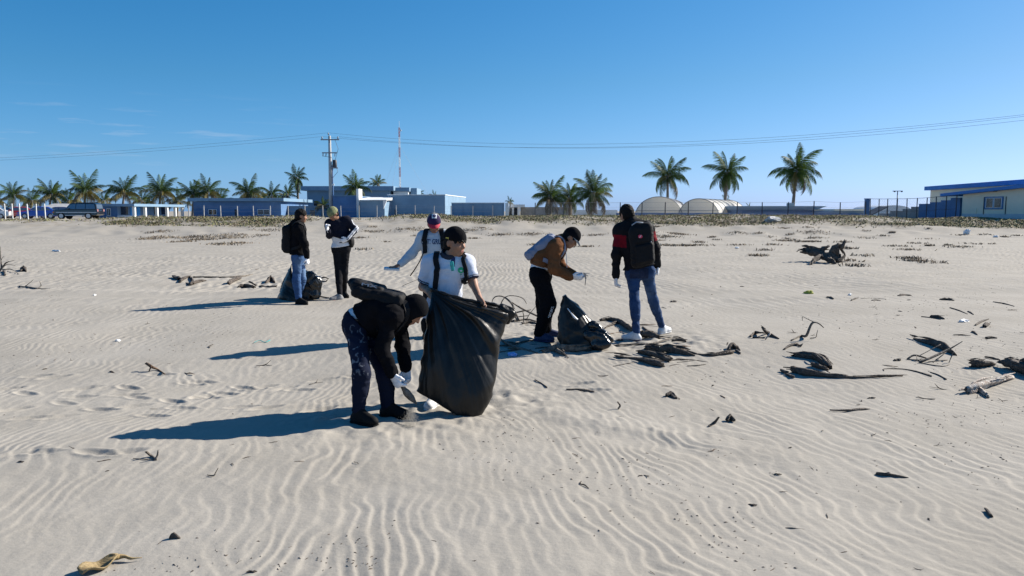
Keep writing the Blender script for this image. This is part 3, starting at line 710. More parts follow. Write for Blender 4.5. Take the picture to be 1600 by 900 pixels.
# ------------------------------------------------------------------ parked cars
def car_paint(name, c): return mat(name, c, .25, coat=.8, spec=.5)
def make_car(kind, paint, loc, rz, label, scale=1.0):
    root = empty('parked_car', loc, label, 'car', 'cars parked behind the dune', rz)
    # x: length (front at -x), y: width, z up
    if kind == 'suv':
        L, W, bz, sh, rf = 4.8, 1.84, .42, 1.08, 1.80
        lower = [(-2.38, .50), (-2.40, .78), (-2.32, 1.02), (-1.15, 1.10), (2.25, 1.12), (2.36, .95), (2.38, .52), (2.2, .42), (-2.2, .42)]
        green = [(-1.12, 1.07), (-.62, 1.70), (-.42, 1.79), (2.00, 1.79), (2.20, 1.68), (2.32, 1.09)]
        wins = [[(-.95, 1.13), (-.56, 1.64), (.05, 1.68), (.05, 1.13)], [(.13, 1.13), (.13, 1.68), (1.05, 1.68), (1.05, 1.13)], [(1.14, 1.13), (1.14, 1.68), (2.02, 1.67), (2.16, 1.15)]]
        axles, rad = (-1.47, 1.42), .38
    else:
        L, W, bz, sh, rf = 4.3, 1.70, .30, .90, 1.42
        lower = [(-2.13, .36), (-2.16, .55), (-2.05, .74), (-1.0, .90), (1.5, .94), (2.1, .90), (2.16, .60), (2.12, .36), (1.9, .28), (-1.9, .28)]
        green = [(-.98, .89), (-.30, 1.36), (-.05, 1.42), (.85, 1.41), (1.10, 1.36), (1.72, .93)]
        wins = [[(-.80, .95), (-.27, 1.32), (.25, 1.35), (.25, .95)], [(.33, .95), (.33, 1.35), (.95, 1.33), (1.45, .97)]]
        axles, rad = (-1.32, 1.28), .31
    def hull(poly, w_bot, w_top, name, m):
        zs = [p[1] for p in poly]; z0, z1 = min(zs), max(zs); n = len(poly); v = []
        for s in (-1, 1):
            for x, z in poly:
                t = (z-z0)/(z1-z0); v.append((x, s*(w_bot+(w_top-w_bot)*t)/2, z))
        f = [tuple(range(n-1, -1, -1)) if False else tuple(range(n)), tuple(range(2*n-1, n-1, -1))]+[(i, i+n, (i+1) % n+n, (i+1) % n) for i in range(n)]
        o = mesh_obj(name, v, f, m, root)
        b = o.modifiers.new('round', 'BEVEL'); b.width = .06; b.segments = 3; b.limit_method = 'ANGLE'; b.angle_limit = R(20)
        return o
    hull(lower, W, W*.96, 'body', paint); hull(green, W*.94, W*.76, 'cabin', paint)
    z0 = min(p[1] for p in green); z1 = max(p[1] for p in green)
    for poly in wins:
        for s in (-1, 1):
            v = [(x, s*((W*.94+(W*.76-W*.94)*(z-z0)/(z1-z0))/2+.012), z) for x, z in poly]
            v += [(x, y-s*.03, z) for x, y, z in v]; n = len(poly)
            mesh_obj('window', v, [tuple(range(n)), tuple(range(2*n-1, n-1, -1))]+[(i, i+n, (i+1) % n+n, (i+1) % n) for i in range(n)], M['car_glass'], root)
    a, b = green[0], green[1]
    for (a, b, sgn) in ((green[0], green[1], -1), (green[-1], green[-2], 1)):
        v = []
        for t in (.12, .92):
            x = a[0]+(b[0]-a[0])*t; z = a[1]+(b[1]-a[1])*t; hw = (W*.94+(W*.76-W*.94)*(z-z0)/(z1-z0))/2-.1
            v += [(x+sgn*.012, -hw, z+.012), (x+sgn*.012, hw, z+.012)]
        mesh_obj('windscreen', v, [(0, 1, 3, 2)], M['car_glass'], root)
    for ax in axles:
        for s in (-1, 1):
            y0, y1 = s*(W/2-.20), s*(W/2+.015)
            wh = MB().tube([(ax, y0, rad), (ax, y0+(y1-y0)*.1, rad), (ax, y1-(y1-y0)*.1, rad), (ax, y1, rad)], [rad*.9, rad, rad, rad*.9], 16).build('wheel', M['tyre'], root, False)
            MB().tube([(ax, y1, rad), (ax, y1+s*.02, rad)], rad*.62, 12).build('rim', M['rim'], wh)
    fx = lower[1][0]
    for s in (-1, 1):
        MB().box(fx-.015, fx+.12, s*W*.34-.16, s*W*.34+.16, lower[1][1]-.10, lower[1][1]+.08).build('headlight', M['lamp_glass'], root)
        MB().box(fx+.02, fx+.22, s*W*.475-.03, s*W*.475+.03, lower[1][1]-.06, lower[1][1]+.06).build('indicator', M['amber'], root)
        MB().box(lower[5][0]-.1, lower[5][0]+.03, s*W*.4-.12, s*W*.4+.12, sh-.22, sh+.02).build('tail_light', M['mast_red'], root)
        MB().box(-.75, -.58, s*(W/2+.02)-.08*(1 if s > 0 else 1), s*(W/2+.02)+.08, sh+.02, sh+.16).build('mirror', paint, root)
    MB().box(fx-.06, fx+.1, -W*.46, W*.46, lower[0][1]-.06, lower[0][1]+.12).build('bumper', M['iron'] if kind != 'suv' else M['rim'], root)
    if kind == 'suv':
        for s in (-1, 1):
            MB().box(-1.0, .98, s*(W/2+.05)-.07, s*(W/2+.05)+.07, .40, .47).build('running_board', M['rim'], root)
            MB().box(-2.0, 2.3, s*(W/2)-.012, s*(W/2)+.012, .72, .80).build('trim_strip', M['rim'], root)
            MB().box(.1, 1.9, s*.6-.03, s*.6+.03, 1.80, 1.86).build('roof_rail', M['iron'], root)
    return root
def car_at(px, d, *a):
    x = X_(px, d); return Vector((x, d, gz(x, d)))
make_car('suv', car_paint('paint_black', (.012, .013, .016)), car_at(126.5, 86), R(4), 'large black off-road car with chrome running boards, nearest the blue house')
make_car('sedan', car_paint('paint_red', (.50, .015, .02)), car_at(31, 94), R(24), 'red saloon car behind the white fence posts')
make_car('sedan', car_paint('paint_blue', (.015, .06, .38)), car_at(64, 91), R(24), 'bright blue saloon car parked in front of the red one')
make_car('sedan', car_paint('paint_navy', (.012, .025, .10)), car_at(92, 94), R(24), 'navy blue car half hidden by the black off-road car')
make_car('sedan', car_paint('paint_dark', (.02, .018, .022)), car_at(3, 97), R(20), 'dark saloon car left of the red one')
make_car('sedan', car_paint('paint_white', (.75, .75, .75)), car_at(-12, 91), R(20), 'white car cut off by the left edge of the view')
tn = empty('canopy_tent', (X_(84, 108), 108, .8), 'pale grey canopy roof rising behind the parked cars', 'canopy')
mb = MB(); mb.add([(-1.9, 0, 1.45), (2.2, 0, 1.45), (2.2, 4, 1.45), (-1.9, 4, 1.45), (-.7, 2, 2.05), (2.2, 2, 2.0)], [(0, 1, 5, 4), (3, 4, 5, 2), (0, 4, 3), (1, 2, 5)])
mb.build('roof', M['concrete'], tn)
for x, y in ((-1.9, .1), (2.3, .1), (2.3, 3.9), (-1.9, 3.9)): MB().tube([(x, y, -.3), (x, y, 1.5)], .05, 6).build('leg', M['galv'], tn)
# ------------------------------------------------------------------ palms
M['frond_green'] = mat('frond_green', (.046, .080, .020), .62, var=.35, vscale=1.5, spec=.15)
M['frond_dark'] = mat('frond_dark', (.027, .048, .014), .62, var=.3, vscale=1.5, spec=.15)
M['frond_yellow'] = mat('frond_yellow', (.15, .125, .03), .7, var=.3, vscale=1.5)
M['frond_dry'] = mat('frond_dry', (.13, .098, .058), .9, var=.3, vscale=1.5)
M['palm_bark'] = mat('palm_bark', (.20, .17, .14), .95, var=.3, vscale=4, bump=.5, bscale=12, stretch=(1, 1, 4))
for k_, c_ in (('frond_green', (.16, .26, .04)), ('frond_dark', (.10, .17, .03)), ('frond_yellow', (.45, .36, .06))): see_through(M[k_], .13, c_)
FROND = {}
def frond_mesh(shape, mkey, seed):
    """unit-length frond along +x, bending down; leaflets both sides"""
    rr = random.Random(seed); droop = (.55, 1.05, 1.5)[shape]
    N = 26; pts = []; ang = .15; p = Vector((0, 0, 0)); st = 1.0/N
    for i in range(N+1):
        pts.append(p.copy()); t = i/N
        ang -= droop*(.35+1.3*t)/N*1.25
        p += Vector((math.cos(ang), 0, math.sin(ang)))*st
    mb = MB()
    mb.tube(pts[::5]+[pts[-1]], [.012*(1-.8*k/6) for k in range(len(pts[::5])+1)], 3, False)
    for i in range(3, N+1):
        t = i/N; L = .30*math.sin(math.pi*min(1, .16+.80*t))**.7*rr.uniform(.85, 1.12)
        d = (pts[i]-pts[i-1]).normalized(); upv = Vector((0, 0, 1)); side = Vector((0, 1, 0))
        for s in (-1, 1):
            for sub in (0, .5):
                base = pts[i-1].lerp(pts[i], sub+rr.uniform(0, .3))
                fall = rr.uniform(.6, 1.5)+shape*.35
                v = (side*s*.80 + d*.62 + Vector((0, 0, -fall))).normalized()
                wv = d*.0082
                m_ = base+v*L*.5+Vector((0, 0, .035*L)); e = base+v*L+Vector((0, 0, -.16*L))
                mb.add([base-wv*.6, base+wv*.6, m_+wv, m_-wv, e], [(0, 1, 2, 3), (3, 2, 4)])
    me = mb.build('frond_src', M[mkey]); data = me.data; data.name = 'frond'; bpy.data.objects.remove(me); return data
for s_ in range(3):
    for k_ in ('frond_green', 'frond_dark', 'frond_yellow', 'frond_dry'):
        FROND[(s_, k_)] = [frond_mesh(s_, k_, 11*s_+q) for q in range(2)]
def palm(px, py, d, rpx, label, n=24, lean=0.0, yellow=.2, dry=.15, open_=1.0, base_px=None, group='coconut palms', seed=None, up=.12):
    rr = random.Random(seed if seed is not None else int(px*7+py)); n = int(n*.86)+rr.randint(-2, 3); open_ = open_*rr.uniform(.9, 1.1); tx, ty = rr.uniform(-.22, .22), rr.uniform(-.2, .2); dry = dry*rr.uniform(.3, 1.1)
    c = at(px, py, d); bx = X_(base_px if base_px is not None else px+lean, d); z0 = gz(bx, d)-.15
    root = empty('palm_tree', (bx, d, z0), label, 'palm', group)
    top_ = c-root.location; Rl = rpx*d/FPX
    h = max(.6, top_.z); r0 = min(.22, .10+.02*h)
    pts = []; rad = []
    for i in range(9):
        t = i/8; q = Vector((top_.x*t**1.4, 0, h*t)); pts.append(q); rad.append(r0*(1.35-.6*t) if i else r0*1.7)
        rad[-1] *= rr.uniform(.95, 1.06)
    MB().tube(pts, rad, 8).build('trunk', M['palm_bark'], root, True)
    for k in range(n):
        t = (k+.5)/n
        el = R(86-128*t**up_e(up)*open_)+rr.uniform(-.12, .12)
        az = k*2.39996+rr.uniform(-.25, .25)
        u = rr.random()
        if t > 1-dry: key = 'frond_dry'
        elif t > .45 and u < yellow*1.6: key = 'frond_yellow'
        else: key = 'frond_green' if u < .7 else 'frond_dark'
        sh = 0 if t < .3 else (1 if t < .7 else 2)
        if rr.random() < .2: sh = min(2, sh+1)
        o = bpy.data.objects.new('frond', FROND[(sh, key)][k % 2]); COL.objects.link(o); o.parent = root
        o.location = top_+Vector((0, 0, -.12*t)); s = Rl*rr.uniform(.80, 1.2)*(1.0 if t > .12 else .8)
        o.scale = (s, s, s); o.rotation_euler = (Matrix.Rotation(tx, 3, 'X') @ Matrix.Rotation(ty, 3, 'Y') @ Matrix.Rotation(az, 3, 'Z') @ Matrix.Rotation(-el, 3, 'Y') @ Matrix.Rotation(rr.uniform(-.35, .35), 3, 'X')).to_euler()
    return root
def up_e(u): return .8+u
# tall palms on the right
palm(1043, 274, 128, 38, 'tall palm rising behind the left greenhouse tunnel', 29, lean=3, yellow=.08, dry=.12, open_=1.12, base_px=1042)
palm(1137, 268, 124, 37, 'tall palm rising behind the right greenhouse tunnel', 34, yellow=.08, dry=.25, base_px=1130, open_=1.22)
palm(1245, 266, 118, 43, 'tallest palm, behind the low blue shed', 34, yellow=.1, dry=.3, base_px=1236, open_=1.2)
# three short palms in the middle
palm(860, 306, 95, 35, 'left of the three short palms by the concrete wall', 30, yellow=.15, dry=.3, open_=1.12)
palm(890, 308, 98, 30, 'middle palm of the three short ones by the concrete wall', 30, yellow=.15, dry=.3, open_=1.15)
palm(927, 301, 94, 42, 'right and largest of the three short palms by the concrete wall', 36, yellow=.12, dry=.25, open_=1.12, base_px=922)
# row on the left
for px, py, r_, lb in ((22, 304, 27, 'palm above the dark and red cars at the far left'), (80, 303, 28, 'palm above the blue and navy cars'), (134, 298, 33, 'palm above the black off-road car'),
                       (194, 301, 30, 'palm above the left half of the colonnade house'), (251, 299, 33, 'palm above the right half of the colonnade house'),
                       (303, 303, 29, 'left palm of the touching pair above the long low house'), (325, 299, 31, 'right palm of the touching pair above the long low house'),
                       (388, 300, 31, 'palm above the middle of the long low house')):
    palm(px, py, 122, r_, lb, 24, yellow=.30, dry=.12, open_=.92)
palm(425, 304, 126, 20, 'small upright palm above the right end of the long low house', 14, yellow=.2, dry=.05, open_=.7)
palm(449, 303, 128, 21, 'small palm just left of the slim tall palm', 14, yellow=.2, dry=.1, open_=.8)
palm(464, 277, 140, 25, 'slim tall palm left of the utility pole', 22, yellow=.1, dry=.15, open_=1.15, base_px=468)
palm(556, 293, 119, 27, 'palm in front of the tallest blue block, right of the utility pole', 20, yellow=.25, dry=.1, open_=.9)
palm(590, 286, 155, 16, 'small palm crown peeping over the tallest blue block', 14, dry=.05, open_=.8)
palm(505, 320, 106.5, 17, 'bushy stemless palm at the foot of the utility pole', 16, yellow=.35, dry=.2, open_=.75)
palm(655, 302, 170, 9, 'tiny far palm right of the stair tower', 10, dry=.05, open_=.8)
palm(678, 305, 175, 8, 'tiny far palm above the sunlit hall', 10, dry=.05, open_=.8)
palm(797, 315, 160, 10, 'tiny far palm above the gatehouse', 10, dry=.05, open_=.9)
palm(1136, 314, 170, 11, 'tiny far palm at the foot of the middle tall palm', 12, dry=.1, open_=.9)
palm(1170, 322, 185, 8, 'tiny far palm peeping over the low blue shed', 10, dry=.05, open_=.9)
LOWL = ['low bushy palm with yellowing fronds at the far left edge', 'low bushy palm with yellowing fronds above the red car', 'low bushy palm with yellowing fronds behind the grey canopy',
        'low bushy palm with yellowing fronds above the left end of the colonnade house', 'low bushy palm between the two palms above the colonnade house',
        'low bushy palm in the gap between the colonnade house and the long low house', 'low bushy palm above the left third of the long low house', 'low bushy palm above the right third of the long low house']
for i, px in enumerate((-6, 50, 107, 163, 222, 279, 345, 408)):
    palm(px, 313, 132, 24, LOWL[i], 18, yellow=.5, dry=.15, open_=.95, group='low bushy palms behind the left row', seed=300+i)
# ------------------------------------------------------------------ dune plants
def blades(name, pos, h, w, lean, mats, label, seed):
    """pos (n,3); one thin bent blade each (2 quads)"""
    r = np.random.default_rng(seed); n = len(pos); a = r.uniform(0, 2*np.pi, n); ln = lean*r.uniform(.2, 1.3, n)
    hh = h*r.uniform(.5, 1.3, n); ca, sa = np.cos(a), np.sin(a); la = r.uniform(0, 2*np.pi, n)
    sx = np.stack([ca, sa, np.zeros(n)], 1)*(w*r.uniform(.6, 1.4, n))[:, None]
    mid = pos + np.stack([np.cos(la)*ln*hh*.35, np.sin(la)*ln*hh*.35, hh*.6], 1)
    tip = pos + np.stack([np.cos(la)*ln*hh, np.sin(la)*ln*hh, hh*np.clip(1-.35*ln, .12, 1)], 1)
    V = np.concatenate([pos-sx, pos+sx, mid+sx*.7, mid-sx*.7, tip+sx*.1, tip-sx*.1], 1).reshape(-1, 3)
    b = np.arange(n)*6
    F = np.stack([np.stack([b, b+1, b+2, b+3], 1), np.stack([b+3, b+2, b+4, b+5], 1)], 1).reshape(-1, 4)
    o = mesh_obj(name, V, F, mats[0]); 
    for m in mats[1:]: o.data.materials.append(m)
    mi = np.repeat(r.integers(0, len(mats), n), 2).astype(np.int32); o.data.polygons.foreach_set('material_index', mi)
    return tag(o, label, None, None, 'stuff')
M['grass_dry'] = mat('grass_dry', (.30, .245, .165), .9, var=.3, vscale=.6)
M['grass_brown'] = mat('grass_brown', (.165, .125, .088), .9, var=.3, vscale=.6)
M['grass_green'] = mat('grass_green', (.16, .18, .065), .8, var=.3, vscale=.6)
M['grass_olive'] = mat('grass_olive', (.20, .19, .085), .85, var=.3, vscale=.6)
def scatter(n, x0, x1, y0, y1, dens, seed):
    r = np.random.default_rng(seed); x = r.uniform(x0, x1, n); y = r.uniform(y0, y1, n)
    k = r.uniform(0, 1, n) < dens(x, y); x, y = x[k], y[k]
    return np.stack([x, y, zt(x, y)-.01], 1)
def pxc(x, y): return 800+FPX*x/y
def cl(x, y, f, s, lo, hi): return sstep(lo, hi, n2(x*f, y*f, s))
# thick matted grass along the crest
def d_crest(x, y):
    p = pxc(x, y); c = cl(x, y, .42, 51, -.35, .35)
    right = sstep(960, 1010, p); l = sstep(150, 200, p)*(1-sstep(450, 500, p)); m = sstep(590, 620, p)
    band = np.where(p > 960, sstep(54, 57.5, y+4.0*n2(x*.16, y*.1, 52)+1.2*n2(x*.6, y*.3, 54)), sstep(57-2.8*l, 61-2.8*l, y+2.5*n2(x*.2, y*.1, 53)))
    return np.clip(band*(.10+.9*np.maximum(np.maximum(right, l*.95), m*.75))*(.22+.78*c), 0, 1)
ps = scatter(100000, -48, 52, 52, 69, d_crest, 1)
blades('dry_dune_grass', ps, .17, .034, 2.0, [M['grass_dry'], M['grass_brown'], M['grass_olive'], M['grass_olive'], M['grass_green']], 'dry brown grass matted along the dune crest', 2)
def d_green(x, y):
    p = pxc(x, y)
    a = sstep(800, 840, p)*(1-sstep(985, 1010, p))*sstep(58, 61, y); b = sstep(1370, 1410, p)*sstep(56, 58, y)
    c_ = sstep(150, 190, p)*(1-sstep(400, 460, p))*sstep(55.5, 57, y)*(1-sstep(60, 62, y)); e = (1-sstep(60, 110, p))*sstep(60, 63, y)*.8
    return np.clip((a*.75+b*.9+c_*.7+e)*cl(x, y, .5, 61, -.5, .3), 0, 1)
ps = scatter(60000, -48, 52, 52, 70, d_green, 3)
blades('green_dune_grass', ps, .12, .045, 1.6, [M['grass_green'], M['grass_olive'], M['grass_dry']], 'low green creeping plants patching the dune crest', 4)
_n = len(sand.data.vertices); _c = np.empty(_n*3, np.float32); sand.data.vertices.foreach_get('co', _c); _c = _c.reshape(-1, 3).astype(float)
_m = (_c[:, 1] > 50) & (_c[:, 1] < 80); _v = np.zeros(_n, np.float32); _x, _y = _c[_m, 0], _c[_m, 1]
_v[_m] = np.clip((1.15*d_crest(_x, np.minimum(_y, 68))+.9*d_green(_x, np.minimum(_y, 69)))*(.72+.5*n2(_x*1.3, _y*1.1, 71)), 0, .95)
_a = sand.data.attributes.new('cover', 'FLOAT', 'POINT'); _a.data.foreach_set('value', _v)
# loose dry tufts lower on the slope
def tufts(spots, seed):
    r = np.random.default_rng(seed); out = []
    for (px, py, wx, n) in spots:
        g = G(px, py)
        n = int(n*2.2); x = g.x+r.normal(0, wx*.8, n); y = g.y+r.normal(0, wx*.7, n); out.append(np.stack([x, y, zt(x, y)-.01], 1))
    return np.concatenate(out)
tr = random.Random(3)
spots = [(232, 374, .5, 60), (250, 371, .7, 90), (285, 378, .5, 60), (300, 371, .9, 140), (315, 375, .6, 90), (345, 382, .5, 60), (352, 372, .9, 100), (374, 380, .4, 50), (365, 368, .8, 80),
         (1040, 370, .7, 90), (1060, 366, .6, 80), (1048, 384, .5, 60), (1075, 384, .4, 40), (1186, 400, .25, 30), (1152, 364, .5, 40), (1092, 379, .25, 25), (1210, 383, .3, 30), (1230, 376, .5, 40),
         (1262, 378, .5, 60), (1275, 372, .5, 40), (1320, 408, .3, 30), (1335, 416, .25, 30), (1420, 404, .3, 40), (1430, 408, .3, 40), (1350, 400, .3, 20), (1400, 385, .4, 30), (1460, 411, .3, 20), (1270, 363, .7, 60),
         (560, 372, .4, 40), (585, 362, .6, 60), (640, 358, .8, 90), (730, 360, .6, 60), (780, 367, .6, 70), (830, 366, .6, 70), (930, 368, .5, 40), (250, 362, .6, 60), (420, 360, .7, 60), (410, 368, .4, 30)]
for q in range(55): spots.append((tr.choice([tr.uniform(560, 1600), tr.uniform(1000, 1600)]), tr.uniform(352, 392), tr.uniform(.12, .4), tr.randint(10, 32)))
blades('scattered_dune_tufts', tufts(spots, 5), .13, .022, 1.7, [M['grass_dry'], M['grass_brown'], M['grass_brown']], 'sparse dry tufts and stalks on the lower dune slope', 6)

# ------------------------------------------------------------------ driftwood
def wood(name, c1, c2, rough=.9): return mat(name, c1, rough, col2=c2, vscale=16, bump=1.0, bscale=45, stretch=(1, 1, 1), bdist=.02)
M['wood_dark'] = wood('wood_dark', (.135, .108, .086), (.036, .029, .024))
M['wood_grey'] = wood('wood_grey', (.22, .19, .155), (.07, .058, .048))
M['wood_brown'] = wood('wood_brown', (.20, .125, .075), (.07, .045, .03))
M['wood_pale'] = wood('wood_pale', (.62, .58, .52), (.22, .15, .11))
def log_mesh(mb_, pts, rad, seg=9, rough=.22, seed=0):
    """irregular tapered tube through pts"""
    pts = [Vector(p) for p in pts]
    # resample with catmull-rom
    P = [pts[0]*2-pts[1]]+pts+[pts[-1]*2-pts[-2]]; q = []; rr = []
    L = sum((b-a).length for a, b in zip(pts[:-1], pts[1:])); per = max(3, int(L/.05/max(1, len(pts)-1))); per = min(per, 9)
    for i in range(len(pts)-1):
        for k in range(per):
            t = k/per; p0, p1, p2, p3 = P[i:i+4]
            q.append(.5*((2*p1)+(p2-p0)*t+(2*p0-5*p1+4*p2-p3)*t*t+(3*p1-p0-3*p2+p3)*t**3)); rr.append(rad[i]+(rad[i+1]-rad[i])*t)
    q.append(pts[-1]); rr.append(rad[-1])
    n0 = len(mb_.v)
    mb_.tube(q, rr, seg)
    V = np.array(mb_.v[n0:]); C = np.repeat(np.array([tuple(p) for p in q]), seg, 0); D = V-C
    s = 1+rough*n3(V*9+seed*3.1, seed)+rough*.9*n3(V*30+seed, seed+1)
    # long grooves, oval section, ragged broken ends
    th = np.tile(np.arange(seg), len(q)); ring = np.repeat(np.arange(len(q)), seg); an_ = th*2*np.pi/seg
    s = s+rough*.9*_hash(th, th*0+seed, th*0, 5)+.22*np.cos(2*an_+seed+ring*.25)+.13*np.cos(3*an_-seed*2+ring*.17)
    V = C+D*s[:, None]*.80
    ax0 = np.array(q[0]-q[1]); ax1 = np.array(q[-1]-q[-2]); ax0 /= np.linalg.norm(ax0)+1e-9; ax1 /= np.linalg.norm(ax1)+1e-9
    jag = _hash(th, th*0+seed+3, th*0, 9)
    V[:seg] += ax0*(jag[:seg]*rr[0]*1.1)[:, None]; V[-seg:] += ax1*(jag[-seg:]*rr[-1]*1.1)[:, None]
    mb_.v[n0:] = [tuple(v) for v in V]
RR = lambda *a: [x for x in a]
seedc = [0]
def drift(label, parts, m='wood_dark', cat='driftwood', name='driftwood', group=None, seg=9, rough=.22, sink=.35):
    """parts: list of (points, radii); a point is (px, py) lying on the sand or (px, py, height above sand, base row py)"""
    mb_ = MB(); first = None
    for pts, rad in parts:
        seedc[0] += 1
        if not isinstance(rad, (list, tuple)): rad = [rad]*len(pts)
        W = []
        for (p, r_) in zip(pts, rad):
            if len(p) == 2: g = G(p[0], p[1]); W.append(g+Vector((0, 0, r_*(1-sink))))
            else: W.append(at(p[0], p[1], G(p[0], p[2]).y))   # (px, py, base row): point above the sand standing over the base row
        log_mesh(mb_, W, [x*.88 for x in rad], seg if max(rad) < .03 else 13, rough, seedc[0]); first = first or W[0]
        if max(rad) > .028:                                   # splinters and bark strips along thick pieces
            sr_ = random.Random(seedc[0]); L_ = (W[-1]-W[0]).length; dr = (W[-1]-W[0]).normalized(); sd_ = dr.cross(Vector((0, 0, 1))).normalized()
            for q in range(6):
                t0 = sr_.uniform(-.12, .7); t1 = t0+sr_.uniform(.2, .5); k0 = min(len(W)-1, max(0, int(t0*len(W)))); rr_ = max(rad)
                off = sd_*sr_.uniform(-.75, .75)*rr_+Vector((0, 0, sr_.uniform(.0, .75)*rr_))
                def along(t):
                    x = min(max(t, 0), .999)*(len(W)-1); i = int(x); p = W[i].lerp(W[i+1], x-i); return p+dr*L_*(t-min(max(t, 0), .999))
                log_mesh(mb_, [along(t0)+off*.9, along((t0+t1)/2)+off*1.1, along(t1)+off*sr_.uniform(.7, 1.35)], [rr_*.10, rr_*.24, rr_*.05], 5, .3, seedc[0]+q)
    xs = np.array(mb_.v); o_ = Vector((xs[:, 0].mean(), xs[:, 1].mean(), xs[:, 2].min()))
    o = mb_.build(name, M[m], None, False, o_)
    o.data.polygons.foreach_set('use_smooth', np.ones(len(o.data.polygons), dtype=bool))
    return tag(o, label, cat, group, 'thing')
drift('curved dark log with a side stub on the right, above the long tapering one', [([(1238, 556), (1256, 559), (1275, 562), (1288, 571), (1297, 577)], [.035, .055, .055, .05, .04]), ([(1280, 558), (1290, 561), (1296, 569)], [.03, .025, .012])])
drift('long dark log tapering to a thin tip on the right sand', [([(1239, 582), (1262, 587), (1300, 590), (1340, 591), (1410, 588)], [.045, .05, .03, .017, .008])])
drift('short dark chunk between the curved log and the long tapering log', [([(1271, 573), (1281, 577), (1293, 579)], [.035, .04, .02]), ([(1286, 577), (1297, 583)], [.012, .006])])
drift('two small dark chunks at the left tip of the long tapering log', [([(1221, 580), (1230, 584)], [.022, .026]), ([(1229, 586), (1239, 591)], [.018, .024])])
drift('thin forked branch standing up from the sand like a bent arm', [([(1236, 533), (1252, 526), (1260, 524.5, 531), (1267, 508, 531), (1272, 503.5, 531), (1280, 506, 531), (1287, 512, 531)], [.012, .017, .018, .016, .014, .011, .008]), ([(1272, 503.5, 531), (1263, 499, 531), (1254, 495, 531), (1254, 501, 531)], [.008, .006, .005, .004]), ([(1266, 529), (1275, 527), (1276, 522, 529), (1278, 515, 529)], [.008, .007, .006, .004])], 'wood_grey', seg=6)
drift('small dark elbow of root below the bent-arm branch', [([(1225, 547), (1233, 542), (1243, 540), (1252, 542)], [.014, .022, .026, .014]), ([(1250, 542), (1255, 536.5, 542)], [.02, .004]), ([(1238, 540), (1246, 537)], [.02, .014])])
drift('dark split root with a pale splinter sticking out', [([(1190, 511.5, 527), (1196, 518, 527), (1204, 526), (1217, 530)], [.012, .024, .035, .01]), ([(1172, 527), (1180, 522), (1190, 520, 526), (1198, 522)], [.018, .026, .015, .02]), ([(1176, 528), (1195, 529)], .012)])
drift('pale broken splinter leaning on the dark split root', [([(1204, 520, 530), (1196, 531)], [.014, .010])], 'wood_pale', seg=6)
drift('broad dark bark slab right of the white shoes', [([(1008, 545), (1030, 549), (1050, 551), (1085, 557)], [.03, .06, .075, .02]), ([(1045, 546), (1065, 552), (1092, 555)], [.02, .035, .01])], rough=.4)
drift('ragged dark stick continuing right from the bark slab', [([(1088, 554), (1110, 557), (1125, 555), (1144, 552)], [.012, .026, .03, .034])], rough=.35)
drift('knobbly dark root knot at the end of the ragged stick', [([(1138, 548), (1144, 544), (1149, 546)], [.03, .055, .03]), ([(1150, 549), (1157, 553)], [.022, .014]), ([(1147, 541), (1153, 544), (1156, 548)], [.02, .02, .012])], rough=.4)
drift('grey black log lying in front of the bark slab', [([(997, 553), (1013, 556), (1030, 561), (1046, 566)], [.02, .045, .05, .035]), ([(1040, 560), (1050, 563)], [.03, .02])])
drift('club shaped dark log with a thin left handle', [([(962, 558), (982, 561), (1000, 564), (1018, 570), (1034, 573)], [.022, .018, .028, .05, .045])])
drift('short dark stub beyond the bark slab', [([(1050, 534), (1060, 533), (1072, 534)], [.022, .028, .02])])
drift('reddish brown piece of bark behind the bark slab', [([(1058, 545), (1068, 544), (1079, 543)], [.022, .025, .012])], 'wood_brown')
drift('straight grey stick lying past the white shoes', [([(955, 541), (990, 539), (1020, 538), (1050, 529)], [.012, .018, .018, .012])], 'wood_grey')
drift('thick bent branch between the black bag and the man in jeans', [([(938, 502), (952, 501), (968, 506), (984, 516), (1000, 525)], [.03, .035, .045, .045, .04]), ([(966, 505), (950, 511), (943, 516)], [.03, .022, .014])], rough=.28)
drift('broken dark root behind the shoes of the man in jeans', [([(1000, 527), (1012, 528), (1028, 531)], [.05, .065, .04]), ([(1004, 512), (1015, 521), (1030, 530)], [.015, .022, .02])], rough=.35)
drift('grey weathered log lying in front of the middle bag', [([(848, 552), (865, 549), (880, 550), (905, 549), (925, 547), (941, 546)], [.03, .05, .062, .045, .042, .03]), ([(870, 551), (884, 556)], [.04, .012])], 'wood_grey')
drift('long thin grey stick in the shadow beside the big bag', [([(778, 529), (797, 541), (815, 547), (840, 553)], [.02, .026, .022, .012])], 'wood_grey')
drift('short dark stick crossing the shadow near the blue shoe', [([(780, 541), (800, 539), (822, 534), (836, 532)], [.012, .015, .014, .008])])
drift('thick dark log under the tangle of grey branches on the right', [([(1428, 530), (1440, 535), (1458, 540), (1476, 547), (1491, 555)], [.018, .035, .055, .06, .025])])
drift('tangle of thin grey branches over the thick dark log', [([(1437, 567), (1452, 560, 566), (1472, 551, 562), (1488, 543, 560), (1503, 534, 560)], [.016, .018, .017, .013, .010]), ([(1418, 562), (1428, 555, 561), (1442, 558, 563), (1450, 562)], [.012, .014, .013, .012]), ([(1418, 562), (1433, 563), (1448, 562)], .007), ([(1432, 555, 562), (1433, 565)], .006), ([(1463, 563), (1470, 557, 562), (1478, 550, 560)], [.012, .010, .007]), ([(1490, 551, 566), (1486, 559, 566), (1483, 567)], [.007, .009, .007]), ([(1438, 555, 560), (1455, 546, 558), (1470, 538, 556)], [.006, .006, .004]), ([(1450, 566), (1480, 563)], .006), ([(1440, 568), (1472, 573), (1483, 570)], [.006, .007, .006])], 'wood_grey', seg=6, rough=.15)
